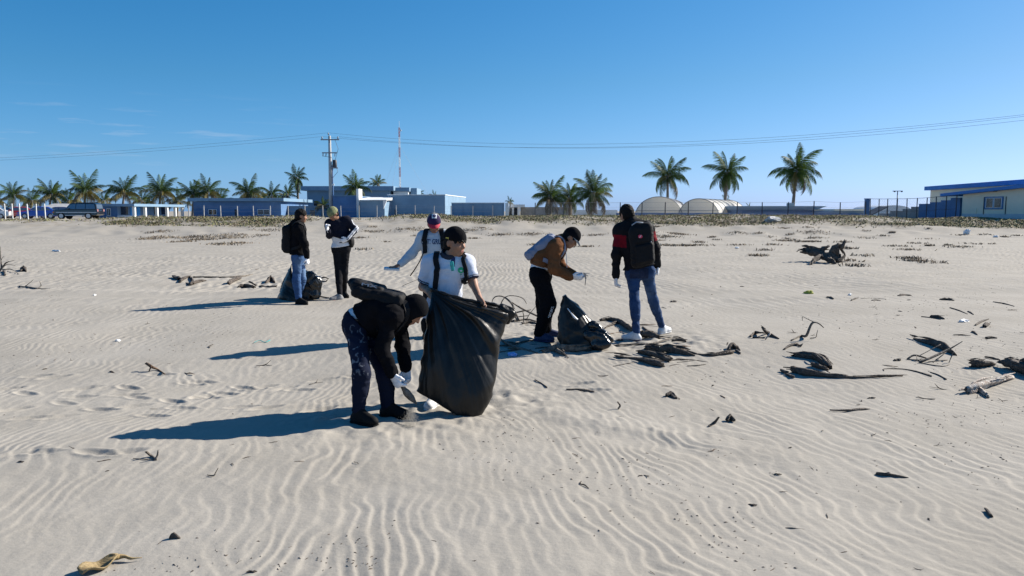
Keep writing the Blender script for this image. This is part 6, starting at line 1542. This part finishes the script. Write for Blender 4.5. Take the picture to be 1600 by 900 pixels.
F = P.new(); [P.leg(F, q, .022, .03, e2=.03, end=.98) for q in 'AB']; F.cone(J['hA'], J['hB'], .112, .112, .04); F.clip(vv(J['pv'])+P.sp*.04, P.sp); form_obj('trousers', F, M['black_denim'], P.root, .009, (10, 10, 20), 32)
P.shoe('A'); P.shoe('B'); P.hair(.010, seed=6)
def colc(V, N):
    Q = V-vv(J['hd']); b = Q@P.f; a = Q@P.r; C = np.tile((.035, .022, .07), (len(V), 1)); C[b < .018] = (.20, .20, .20); return C
cap = P.cap('tint_cloth', bill=P.f, bm='crimson', e=.020, low=.024, color=colc)
v, f = grid_rect(.062, .062, 4, 4); paste('cap_badge', v, f, at(678.6, 338.5, d0-.1), (1, .1, 0), (0, .2, 1), cap, M['white_print'], P.root, cap)
v, f = disc(.022, 10); paste('badge_print', v, f, at(678.6, 338.3, d0-.1), (1, .1, 0), (0, .2, 1), cap, M['navy_print'], P.root, cap, off=.006)
bp, bpo = backpack('black backpack worn by the person in the pale sweater', at(680, 400, d0+.20), P.lat, P.sp, (0, 1, 0), (.14, .08, .20), 'black_nylon', 43)
ribbon('strap', [at(668, 361, d0+.09), at(667, 363, d0-.02), at(662, 374, d0-.14), at(660, 386, d0-.16), at(661, 396, d0-.15)], .062, .012, M['black_nylon'], bp, [sweater], n=36)
ribbon('strap', [at(689, 360, d0+.09), at(690, 362, d0-.02), at(692, 374, d0-.14), at(694, 386, d0-.15), at(696, 396, d0-.1)], .060, .012, M['black_nylon'], bp, [sweater], n=36)
MB().tube([Vector(at(661, 396, d0-.19))-bp.location, Vector(at(656, 408, d0-.24))-bp.location, Vector(at(648, 421, d0-.26))-bp.location, Vector(at(641, 431, d0-.24))-bp.location], .008, 5).build('strap_end', M['wood_brown'], bp, True)
mb_ = MB(); a = at(603, 420, d0-.26); b = at(625, 421, d0-.22); mb_.box(-.105, .095, -.05, .05, -.012, .012)
pl = mb_.build('flat_board', M['frame'], None); pl.location = (a+b)/2+Vector((-.01, 0, .004)); pl.rotation_euler = (.16, .05, .1); tag(pl, 'thin flat grey board in the outstretched hand of the sweater wearer', 'board', None, 'thing')
drift('thin bare stick standing slanted in the sand behind the bending person', [([(629, 447), (642, 441, 448), (658, 434, 449)], [.008, .009, .006])], 'wood_grey', seg=5)

# ================================================================== 4. person in blue jeans by the heap of bags, left
P = Person(G(467, 474), 'person in black hoodie and blue jeans standing beside the left rubbish bag', .010); J = P.J
J['nA'], J['nB'] = ankle(467, 475.5), ankle(466, 471.5); J['fA'], J['fB'] = (.9, -.45, 0), (.9, -.1, 0); d0 = (J['nA'].y+J['nB'].y)/2
J['hA'], J['hB'], J['pv'] = at(465, 402, d0-.09), at(468, 402, d0+.09), at(466, 396, d0)
J['kA'], J['kB'] = at(463, 437, d0-.12), at(472, 436, d0+.05)
J['nk'], J['hd'] = at(466, 350, d0), at(470.5, 337.5, d0)
J['sA'], J['sB'] = at(467, 358, d0-.17), at(466, 357, d0+.17)
J['eA'], J['wA'] = at(476, 381, d0-.22), at(480, 402, d0-.24)
J['eB'], J['wB'] = at(468, 384, d0+.22), at(474, 404, d0+.2)
P.head_frame((.93, .32, -.12), (0, 0, 1)); check(P); P.body()
F = P.new(); [P.leg(F, q, .012, .03, e2=.018, end=.98) for q in 'AB']; F.cone(J['hA'], J['hB'], .112, .112, .04); F.cone(J['pv'], vv(J['pv'])+P.sp*.1 if hasattr(P, 'sp') else J['nk'], .11, .11, .04); F.clip(vv(J['pv'])+P.sp*.06, P.sp)
def jean(P, base=(.045, .095, .21), pale=(.16, .25, .40), lo=.1):
    J = P.J
    def col(V, N):
        C = np.tile(base, (len(V), 1)).astype(float)
        for q in 'AB':
            t = seg_t(V, J['h'+q], J['k'+q]); w_ = np.exp(-((t-.5)/.42)**2)*np.clip(.35+.8*n3(V*np.array((9, 9, 5)), 4), 0, 1)*.75; C = C*(1-w_[:, None])+np.array(pale)*w_[:, None]
        ss = np.clip(n3(V*np.array((10, 10, 34)), 8), -1, 1)[:, None]*.22; return np.clip(C*(1+ss), .004, 1)
    return col
form_obj('jeans', F, M['denim_tint'], P.root, .010, (10, 10, 22), 41, color=jean(P))
T = P.new(); P.torso(T, .030, .06, 1.32); T.cone(vv(J['pv'])+P.sp*.2, vv(J['pv'])+P.sp*.0, .135, .138, .05, (P.lat, 1.25)); T.clip(vv(J['pv'])-P.sp*.015, -P.sp); A = P.new(); [P.arm(A, q, .016, .04, .96) for q in 'AB']; T.union(A, .05); T.cone(vv(J['nk'])+np.array((-.05, 0, .01)), vv(J['nk'])+np.array((-.13, 0, -.03)), .075, .06, .05)
hood4 = form_obj('hoodie', T, M['black_cloth'], P.root, .015, (9, 9, 14), 42)
F = P.new(); F.cone(vv(J['pv'])+P.sp*.06, vv(J['pv'])-P.sp*.01, .122, .124, .04, (P.lat, 1.3)); F.clip(vv(J['pv'])-P.sp*.045, -P.sp); form_obj('undershirt', F, M['white_cloth'], P.root, .004, seed=4)
P.shoe('A'); P.shoe('B'); P.hair(.014, seed=7, amp=.010); P.glove('A', (.1, -.05, -1), (-.9, .3, 0), (.5, -.8, 0), .6); P.glove('B', (.1, .05, -1), (.0, -.9, 0), (.8, 0, 0), .8)
bp, bpo = backpack('black backpack worn by the person in blue jeans on the left', at(451.5, 374, d0), P.lat, P.sp, (-1, 0, 0), (.15, .085, .25), 'black_nylon', 53)
ribbon('strap', [at(457, 353, d0-.14), at(463, 349, d0-.16), at(470, 354, d0-.16), at(474, 366, d0-.15), at(470, 382, d0-.17), at(458, 391, d0-.15)], .05, .012, M['black_nylon'], bp, [hood4], n=36)

# ================================================================== 5. striped track jacket, olive cap
P = Person(G(533, 467), 'person in navy jacket with white sleeve stripes and olive cap looking down', .010); J = P.J
J['nA'], J['nB'] = ankle(531, 469.5), ankle(538, 464.5); J['fA'], J['fB'] = (-.80, -.55, 0), (.5, -.85, 0); d0 = (J['nA'].y+J['nB'].y)/2
J['hA'], J['hB'], J['pv'] = at(526.5, 388, d0), at(539.5, 388, d0+.03), at(533, 383, d0)
J['kA'], J['kB'] = at(529, 424, d0-.05), at(538, 424, d0)
J['nk'], J['hd'] = at(527, 346, d0-.06), at(520.5, 334.5, d0-.14)
J['sA'], J['sB'] = at(514, 350, d0-.06), at(543, 345, d0+.0)
J['eA'], J['wA'] = at(515, 368, d0-.08), at(512.5, 360, d0-.30)
J['eB'], J['wB'] = at(555, 358, d0-.02), at(543, 373, d0-.18)
P.head_frame((-.5, -.62, -.60), (-.3, -.35, .9)); check(P); P.body()
F = P.new(); [P.leg(F, q, .010, .03, e2=.012, end=.97) for q in 'AB']; F.cone(J['hA'], J['hB'], .108, .108, .04); F.clip(vv(J['pv'])+P.sp*.05, P.sp); form_obj('trousers', F, M['black_denim'], P.root, .008, (10, 10, 22), 51)
F = P.new(); P.torso(F, .012, .05, 1.32); F.clip(vv(J['pv'])+P.sp*.20, P.sp); F.clip(vv(J['pv'])-P.sp*.02, -P.sp); form_obj('undershirt', F, M['white_cloth'], P.root, .006, seed=5)
T = P.new(); P.torso(T, .026, .06, 1.32); T.clip(vv(J['pv'])+P.sp*.15, -(P.sp+P.lat*.45)); A = P.new(); [P.arm(A, q, .016, .04, .94) for q in 'AB']; T.union(A, .05)
def colj(V, N):
    C = np.tile((.010, .011, .022), (len(V), 1)).astype(float)
    for q, out in (('B', np.array((.75, -.1, .65))), ('A', np.array((-.9, -.1, .4)))):
        for a, b in (('s', 'e'), ('e', 'w')):
            ax = nrm(vv(J[b+q])-vv(J[a+q])); o_ = nrm(out-ax*(out@ax)); sd_ = np.cross(ax, o_); near = (seg_d(V, J[a+q], J[b+q]) < .085) & (N@o_ > .3)
            k = ((V-vv(J[a+q]))@sd_); C[near & (np.abs(k) < .028) & ~(np.abs(k) < .006)] = (.62, .64, .68)
    return C
form_obj('track_jacket', T, M['tint_cloth'], P.root, .014, (9, 9, 14), 52, color=colj)
P.shoe('A', 'grey_felt', 'crimson'); P.shoe('B', 'rubber_black', 'rubber_black'); P.hair(.010, seed=8)
P.cap('olive_cap', bill=None, e=.020, low=.012, tilt=.0)
P.glove('A', (-.2, -.3, .9), (.9, -.3, .2), (0, -1, 0), .9); P.glove('B', (-.85, -.3, -.4), (-.2, .8, .3), (0, 0, 1), .6)
wb = empty('waist_bag', at(549, 378, d0+.06), 'small black waist bag on the hip of the person in the striped jacket', 'bag')
F = Form(vv(wb.location)-.2, vv(wb.location)+.2, .009); F.ell(wb.location, ((1, 0, 0), (0, 1, 0), (0, 0, 1)), (.055, .10, .11), .02); form_obj('pouch', F, M['black_nylon'], wb, .005, seed=6)
MB().tube([Vector((.0, -.08, .02)), Vector((-.10, -.17, .0)), Vector((-.22, -.17, -.01))], .012, 5).build('belt', M['black_nylon'], wb)

# ================================================================== 6. brown jacket
P = Person(G(846, 532), 'person in brown jacket and grey backpack leaning over the middle bag', .008); J = P.J
J['nA'], J['nB'] = ankle(843, 533), ankle(853, 527); J['fA'], J['fB'] = (.88, -.48, 0), (.95, -.1, 0); d0 = (J['nA'].y+J['nB'].y)/2
J['hA'], J['hB'], J['pv'] = at(843, 432, d0-.09), at(847, 430, d0+.09), at(842, 424, d0)
J['kA'], J['kB'] = at(857, 474, d0-.12), at(850, 474, d0+.08)
J['md'], J['nk'], J['hd'] = at(848, 400, d0), at(877, 377, d0), at(892, 372, d0-.03)
J['sA'], J['sB'] = at(868, 385, d0-.17), at(872, 383, d0+.17)
J['eA'], J['wA'] = at(865, 419, d0-.23), at(891, 432, d0-.22)
J['eB'], J['wB'] = at(873, 414, d0+.18), at(896, 430, d0+.02)
P.head_frame((.76, -.22, -.60), (.6, 0, .8)); check(P); P.body()
F = P.new(); [P.leg(F, q, .026, .04, r=(.090, .062, .044), e2=.030, end=.97) for q in 'AB']; F.cone(J['hA'], J['hB'], .122, .122, .04); F.cone(J['pv'], vv(J['pv'])+nrm(vv(J['md'])-vv(J['pv']))*.08, .115, .112, .04, (P.lat, 1.25)); F.clip(vv(J['pv'])+nrm(vv(J['md'])-vv(J['pv']))*.05, nrm(vv(J['md'])-vv(J['pv']))); tr6 = form_obj('trousers', F, M['black_cloth'], P.root, .010, (9, 9, 18), 61)
mdv = nrm(vv(J['md'])-vv(J['pv']))
v, f = text_shape('SPORT', .05); v = [(-z, x) for x, z in v]; paste('lettering', [(x+z*.0, z) for x, z in v], f, at(861, 487, d0-.2), (.95, 0, .25), (.33, 0, 1), tr6, M['white_print'], P.root)
F = P.new(); F.cone(J['pv'], J['md'], .118, .112, .04, (P.lat, 1.3)); F.clip(vv(J['pv'])+mdv*.085, mdv); F.clip(vv(J['pv'])+mdv*.0, -mdv); form_obj('undershirt', F, M['white_cloth'], P.root, .004, seed=6)
T = P.new(); P.torso(T, .030, .06, 1.30); T.clip(vv(J['pv'])+mdv*.075, -mdv); A = P.new(); [P.arm(A, q, .018, .04, .95, (.058, .050, .036)) for q in 'AB']; T.union(A, .05); T.cone(J['nk'], vv(J['nk'])+P.sp*.03, .075, .07, .04)
jk6 = form_obj('jacket', T, M['brown_suede'], P.root, .013, (9, 9, 15), 62)
P.shoe('A', 'shoe_navy', 'shoe_navy'); P.shoe('B', 'shoe_navy', 'rubber_white'); P.hair(.014, seed=9)
cap6 = P.cap('black_cloth', bill=P.f, bm='grey_felt', e=.018, low=.026)
P.glove('A', (.90, -.1, -.15), (0, .7, .7), (0, 0, 1), .35); P.glove('B', (.85, -.3, -.35), (0, -.6, .7), (0, 0, 1), .4)
MB().tube([Vector(at(884, 390, d0-.1))-P.root.location, Vector(at(885, 402, d0-.1))-P.root.location, Vector(at(886, 418, d0-.1))-P.root.location], .004, 4).build('drawstring', M['white_print'], P.root)
out = nrm(np.array((-.62, 0, .78))); upb = nrm(np.array((.78, 0, .62)))
bp, bpo = backpack('flat grey blue backpack on the back of the person in brown', at(843, 386, d0), P.lat, upb, out, (.150, .046, .215), 'grey_pack', 63, pocket=False, r=.035, amp=.020)
for s_ in (-1, 1): ribbon('strap', [at(862, 368, d0+s_*.10), at(872, 369, d0+s_*.13), at(877, 380, d0+s_*.15), at(874, 394, d0+s_*.14), at(862, 408, d0+s_*.16), at(848, 404, d0+s_*.16)], .05, .01, M['grey_pack' if s_ < 0 else 'black_nylon'], bp, [jk6], n=36)
mb_ = MB(); q0 = at(911, 430, d0-.1)
for k, (a, b) in enumerate((((905, 430), (921, 427)), ((912, 426), (916, 436)), ((914, 430), (914, 446)), ((908, 428), (919, 432)))): log_mesh(mb_, [at(*a, d0-.1), at((a[0]+b[0])/2+1, (a[1]+b[1])/2-1, d0-.11), at(*b, d0-.1)], [.006, .008, .004], 5, .3, k)
tag(mb_.build('twig_bundle', M['wood_pale'], None, True, q0), 'small pale tangle of twigs in the gloves of the person in brown', 'twigs', None, 'thing')

# ================================================================== 7. black and red jacket, seen from behind
P = Person(G(1010, 530), 'person seen from behind in black and red jacket, blue jeans and white shoes', .008); J = P.J
J['nA'], J['nB'] = ankle(994, 533), ankle(1034, 522); J['fA'], J['fB'] = (-.85, .15, 0), (.55, .5, 0); d0 = 10.02
J['hA'], J['hB'], J['pv'] = at(989, 426, d0), at(1011, 425, d0+.02), at(1000, 417, d0)
J['kA'], J['kB'] = at(992, 473, J['nA'].y+.08), at(1020, 468, J['nB'].y-.1)
J['nk'], J['hd'] = at(986, 347, d0), at(979, 335, d0+.03)
J['sA'], J['sB'] = at(968, 362, d0+.02), at(1012, 359, d0)
J['eA'], J['wA'] = at(963, 398, d0-.02), at(962, 433, d0+.02)
J['eB'], J['wB'] = at(1024, 388, d0-.02), at(1028, 415, d0+.05)
P.head_frame((-.45, .86, -.25), (-.15, .1, 1)); check(P); P.body()
F = P.new(); [P.leg(F, q, .004, .03, e2=.007, end=.97) for q in 'AB']; F.cone(J['hA'], J['hB'], .102, .102, .04)
for q in 'AB': F.ell(vv(J['h'+q])+np.array((0, -.055, .01)), ((1, 0, 0), (0, 1, 0), (0, 0, 1)), (.085, .075, .095), .05)
F.clip(vv(J['pv'])+P.sp*.05, P.sp); j7 = form_obj('jeans', F, M['denim_tint'], P.root, .011, (9, 9, 18), 71, color=jean(P, (.028, .058, .135), (.085, .14, .25)))
for x in (993, 1008):
    v, f = grid_rect(.115, .13, 4, 4); paste('back_pocket', v, f, at(x, 428, d0-.2), (1, 0, 0), (0, 0, 1), j7, M['jeans_dark'], P.root, off=.007)
T = P.new(); P.torso(T, .030, .06, 1.34); T.cone(vv(J['pv'])+P.sp*.2, vv(J['pv'])+P.sp*.02, .125, .128, .05, (P.lat, 1.28)); T.clip(vv(J['pv'])+P.sp*.0, -P.sp); A = P.new(); [P.arm(A, q, .014, .04, .97) for q in 'AB']; T.union(A, .05); T.cone(J['nk'], vv(J['nk'])+P.sp*.02, .070, .064, .03)
def colr(V, N):
    C = np.tile((.011, .011, .013), (len(V), 1)).astype(float)
    for q, a, b in (('A', .18, .68), ('B', .20, .66)):
        t = seg_t(V, J['s'+q], J['e'+q]); k = (t > a) & (t < b) & (((V-vv(J['nk']))@P.lat)*(-1 if q == 'A' else 1) > (.085 if q == 'A' else .17)); C[k] = (.19, .007, .016)
    return C
jk7 = form_obj('jacket', T, M['tint_cloth'], P.root, .014, (9, 9, 14), 72, color=colr)
P.shoe('A', 'shoe_white', 'shoe_navy', .92); P.shoe('B', 'shoe_white', 'rubber_white', .92); P.hair(.013, seed=10, amp=.010)
P.glove('A', (.05, .05, -1), (1, .2, 0), (.2, .9, 0), .45); P.glove('B', (0, .1, -1), (-1, .2, 0), (-.2, .9, 0), .5)
bp, bpo = backpack('black backpack with a small red badge worn over the black and red jacket', at(1003, 383, d0-.205), P.lat, nrm(P.sp+np.array((.0, 0, 0))), (0, -1, 0), (.150, .085, .270), 'black_nylon', 73, r=.07)
F = Form(vv(bp.location)-.5, vv(bp.location)+.7, .02)
v, f = disc(.028, 12, .8); mesh_obj('badge', [Vector(at(1000.5, 369.5, d0-.335))+Vector((x, 0, z))-bp.location for x, z in v], f, M['pink_print'], bp)
v, f = grid_rect(.008, .03, 1, 1); mesh_obj('badge_mark', [Vector(at(1000.5, 369.5, d0-.342))+Vector((x+z*.7, 0, z))-bp.location for x, z in v], f, M['white_print'], bp)
for a, b, c_ in (((1012, 362), (1018, 380), (1019, 398)), ((987, 352), (994, 347), (1005, 348))):
    MB().tube([Vector(at(*q, d0-.28))-bp.location for q in (a, b, c_)], .008, 5).build('piping', M['grey_print'], bp, True)
for s_ in (-1, 1): ribbon('strap', [at(1001+s_*11, 350, d0-.12), at(999+s_*14, 346, d0), at(996+s_*15, 356, d0+.14), at(998+s_*15, 378, d0+.17), at(1000+s_*17, 400, d0+.10)], .05, .012, M['black_nylon'], bp, [jk7], n=36)
# ------------------------------------------------------------------ rubbish bags
M['bag_film'] = mat('bag_film', (.0125, .0116, .0102), .35, var=.3, vscale=4, bump=.3, bscale=20, spec=.3, bdist=.012, stretch=(1, 1, .45))
def big_bag():
    d0 = 6.60
    Lp = [(673, 452, 6.72), (670, 480, 6.66), (664, 525, 6.58), (658, 570, 6.52), (652, 611, 6.47)]
    Rp = [(788, 481, 6.78), (795, 492, 6.76), (780, 540, 6.66), (775, 600, 6.56), (757, 642, 6.50)]
    nu, nv = 150, 120; LS = [at(*p) for p in Lp]; RS = [at(*p) for p in Rp]
    def cr(S, t):
        n = len(S)-1; x = min(t*n, n-1e-6); i = int(x); f = x-i; a, b, c, d = S[max(i-1, 0)], S[i], S[i+1], S[min(i+2, n)]
        return .5*((2*b)+(c-a)*f+(2*a-5*b+4*c-d)*f*f+(3*b-a-3*c+d)*f**3)
    bot = [at(652, 611, 6.47), at(690, 632, 6.46), at(722, 650, 6.44), at(742, 657, 6.45), at(757, 642, 6.50)]
    topc = [at(673, 452, 6.72), at(700, 461, 6.68), at(735, 470, 6.70), at(765, 474, 6.74), at(788, 481, 6.78)]
    V = []
    for side in (-1, 1):
        for j in range(nv+1):
            v = j/nv; l, r = cr(LS, v), cr(RS, v)
            for i in range(nu+1):
                u = i/nu; p = l.lerp(r, u)
                # pull the sheet to the real top and bottom outlines
                st = cr(topc, u)-LS[0].lerp(RS[0], u); sb = cr(bot, u)-LS[-1].lerp(RS[-1], u); p = p+st*(1-v)**2*(1 if True else 0)+sb*v**2.2
                e = max(0, 1-(2*u-1)**2)**.5; prof = .012+.15*math.sin(math.pi*min(1, max(0, v*.93+.02)))**.8*(.55+.45*v)
                V.append((p.x, p.y+side*prof*e, p.z, u, v, e))
    A = np.array(V); u, v, e = A[:, 3], A[:, 4], A[:, 5]; pos = A[:, :3]; side = np.repeat([-1, 1], (nu+1)*(nv+1))
    x, z = u*.62, v*1.12; ang = np.arctan2(z+.02, x+.02); rad = np.hypot(x, z)
    f1 = zig(ang*7+.3*n2(ang*3, rad*1.1, 3), 3); f2 = zig(ang*19+.6*n2(ang*5, rad*1.4, 4), 4)
    ang2 = np.arctan2(z+.05, .66-x+.02); f6 = zig(ang*44+.9*n2(ang*9, rad*2, 15), 5); f7 = zig(ang2*9, 6)*np.clip(u*1.6-.5, 0, 1); pl = (.024*f1+.018*f2+.0062*f6+.013*f7)*np.clip(rad*2.2, .25, 1)*np.clip(1.25-rad*.55, .25, 1)
    f3 = 1-2*np.abs(n2((x*.7+z*.75)*5.5+.8*n2(x*4, z*4, 8), (z*.7-x*.75)*2.0, 6)); cr_ = np.clip((v-.45)*2.2, 0, 1)*np.clip((u-.25)*2, 0, 1)
    f4 = creases(np.stack([x, z, x*0], 1), 8, 3.0, 15, 5)*1.1; f5 = n2(x*4, z*3, 9)
    cA = creases(pos*np.array((1, .4, 1)), 7, 2.6, 12, 31); cB = creases(pos, 4, 12, 24, 37); disp = pl+.0060*cA*(.2+.8*v)
    pos[:, 1] += side*disp*np.clip(e*1.6, 0, 1)*np.where(side < 0, 1, .8); pos[:, 0] += .010*f2*(1-e)+.006*n2(v*14, u*3, 12)*(1-e)*2; pos[:, 2] += .006*n2(u*18, v*3, 13)*(v < .06)
    i = np.arange(nv)[:, None]*(nu+1)+np.arange(nu)[None, :]; q = np.stack([i, i+1, i+nu+2, i+nu+1], -1).reshape(-1, 4); n1 = (nu+1)*(nv+1)
    F = np.concatenate([q[:, ::-1], q+n1]); rim = []
    for k in range(nu): rim += [(k, k+1, n1+k+1, n1+k), (nv*(nu+1)+k+1, nv*(nu+1)+k, n1+nv*(nu+1)+k, n1+nv*(nu+1)+k+1)]
    F = np.concatenate([F, np.array(rim)])
    o_ = vv(G(735, 655)); root = empty('rubbish_bag', o_, 'largest black rubbish bag, held open by the person in the polo shirt', 'bag')
    mesh_obj('film', pos-o_, F, M['bag_film'], root, True)
    # gathered tail hanging off the right top corner, and the rolled rim
    Fm = Form(vv(at(793, 486, 6.78))-.2, vv(at(793, 486, 6.78))+.2, .007); Fm.cone(at(784, 482, 6.76), at(797, 490, 6.78), .035, .045, .03); Fm.cone(at(797, 490, 6.78), at(793, 503, 6.76), .045, .02, .03); form_obj('gathered_corner', Fm, M['bag_film'], root, .014, (16, 30, 14), 5)
    mb_ = MB(); mb_.tube([cr(topc, t)+Vector((0, -.012, .004))-Vector(o_) for t in np.linspace(0, 1, 22)], [.013+.004*math.sin(k*1.9) for k in range(22)], 6); mb_.build('rolled_rim', M['bag_film'], root, True)
big_bag()
def sheet_bag(label, Lp, Rp, Tp, Bp, thick, base, seed, amp=.02, nu=70, nv=70, flat=.75):
    """thin film draped between four outline curves, bulging front and back, full of straight crossing creases"""
    def cr(S, t):
        n = len(S)-1; x = min(t*n, n-1e-6); i = int(x); f = x-i; a, b, c, d = S[max(i-1, 0)], S[i], S[i+1], S[min(i+2, n)]
        return .5*((2*b)+(c-a)*f+(2*a-5*b+4*c-d)*f*f+(3*b-a-3*c+d)*f**3)
    LS, RS, TS, BS = ([at(*p) for p in q] for q in (Lp, Rp, Tp, Bp)); V = []
    for side in (-1, 1):
        for j in range(nv+1):
            v = j/nv; l, r = cr(LS, v), cr(RS, v)
            for i in range(nu+1):
                u = i/nu; p = l.lerp(r, u)+(cr(TS, u)-LS[0].lerp(RS[0], u))*(1-v)**2+(cr(BS, u)-LS[-1].lerp(RS[-1], u))*v**2
                e = max(0, 1-(2*u-1)**2)**.5; V.append((p.x, p.y+side*thick*e*(.12+.88*math.sin(math.pi*min(1, .06+v*flat))), p.z, u, v, e))
    A = np.array(V); e = A[:, 5]; pos = A[:, :3].copy(); side = np.repeat([-1, 1], (nu+1)*(nv+1))
    c = creases(pos*np.array((1, .4, 1)), 7, 2.4, 11, seed); c2 = creases(pos, 4, 11, 22, seed+9); n_ = n3(pos*6, seed)
    pos[:, 1] += side*(amp*c*.55+amp*.22*c2+amp*.6*n_)*np.clip(e*1.5, .1, 1); pos[:, 0] += amp*.5*c2*(1-e)+amp*.35*c*(1-e); pos[:, 2] += amp*.25*c*(1-A[:, 4])
    i = np.arange(nv)[:, None]*(nu+1)+np.arange(nu)[None, :]; q = np.stack([i, i+1, i+nu+2, i+nu+1], -1).reshape(-1, 4); n1 = (nu+1)*(nv+1)
    F = np.concatenate([q[:, ::-1], q+n1]); rim = []
    for k in range(nu): rim += [(k, k+1, n1+k+1, n1+k), (nv*(nu+1)+k+1, nv*(nu+1)+k, n1+nv*(nu+1)+k, n1+nv*(nu+1)+k+1)]
    root = empty('rubbish_bag', base, label, 'bag'); mesh_obj('film', pos-vv(base), np.concatenate([F, np.array(rim)]), M['bag_film'], root, True); return root
def crumple(name, root, prims, amp, seed, m='bag_gloss', h=.008):
    A = np.array([vv(p[0]) for p in prims]+[vv(p[1]) for p in prims]); F = Form(A.min(0)-.2, A.max(0)+.2, h)
    for a, b, ra, rb, k in prims: F.cone(a, b, ra, rb, k)
    V, Q = F.net(); N = normals(V, Q); V = V+N*(amp*creases(V, 8, 5, 20, seed))[:, None]; return mesh_obj(name, V-vv(root.location), Q, M[m], root, True)
M['bag_gloss'] = mat('bag_gloss', (.012, .0115, .011), .22, var=.3, vscale=6, bump=.3, bscale=30, spec=.5)
g = G(905, 544); d = g.y
bagm = sheet_bag('black rubbish bag slumped open beside the man in jeans', [(880, 463, d+.12), (874, 486, d+.08), (872, 518, d+.02), (876, 546, d-.04)], [(887, 464, d+.12), (908, 481, d+.12), (926, 502, d+.08), (950, 533, d+.0)],
                 [(880, 463, d+.12), (884, 461, d+.12), (887, 464, d+.12)], [(876, 546, d-.04), (895, 548, d-.08), (925, 546, d-.08), (950, 533, d)], .15, Vector((at(905, 545, d).x, d, g.z)), 5, .022)
crumple('loose_mouth', bagm, [(at(922, 524, d-.08), at(940, 527, d-.1), .075, .085, .05), (at(940, 527, d-.1), at(953, 531, d-.08), .085, .05, .04), (at(925, 511, d-.02), at(936, 514, d-.04), .04, .03, .03), (at(932, 537, d-.14), at(948, 538, d-.14), .05, .04, .04)], .016, 8)
mb_ = MB(); log_mesh(mb_, [at(887, 482, d-.06), at(893, 490, d-.10), (at(898, 496, d-.12)), at(902, 499, d-.12)], [.006, .010, .020, .012], 6, .3, 4); tag(mb_.build('plastic_strip', M['plastic_white'], None, True, at(894, 487, d-.14)), 'shiny pale plastic strip poking from the slumped middle bag', 'litter', None, 'thing')
g = G(468, 473); d = g.y+.42
bagl = sheet_bag('black rubbish bag behind the person in blue jeans on the left', [(455, 412, d), (448, 432, d), (440, 452, d), (434, 466, d)], [(474, 420, d+.05), (486, 428, d+.05), (498, 440, d), (499, 464, d)],
                 [(455, 412, d), (463, 424, d+.03), (474, 420, d+.05)], [(434, 466, d), (448, 472, d-.12), (480, 473, d-.14), (499, 464, d)], .24, Vector((at(468, 470, d).x, d, gz(at(468, 470, d).x, d))), 9, .030)
crumple('knotted_top', bagl, [(at(484, 432, d-.12), at(494, 442, d-.14), .10, .10, .06), (at(494, 442, d-.14), at(492, 458, d-.16), .10, .09, .06)], .022, 12, h=.010)
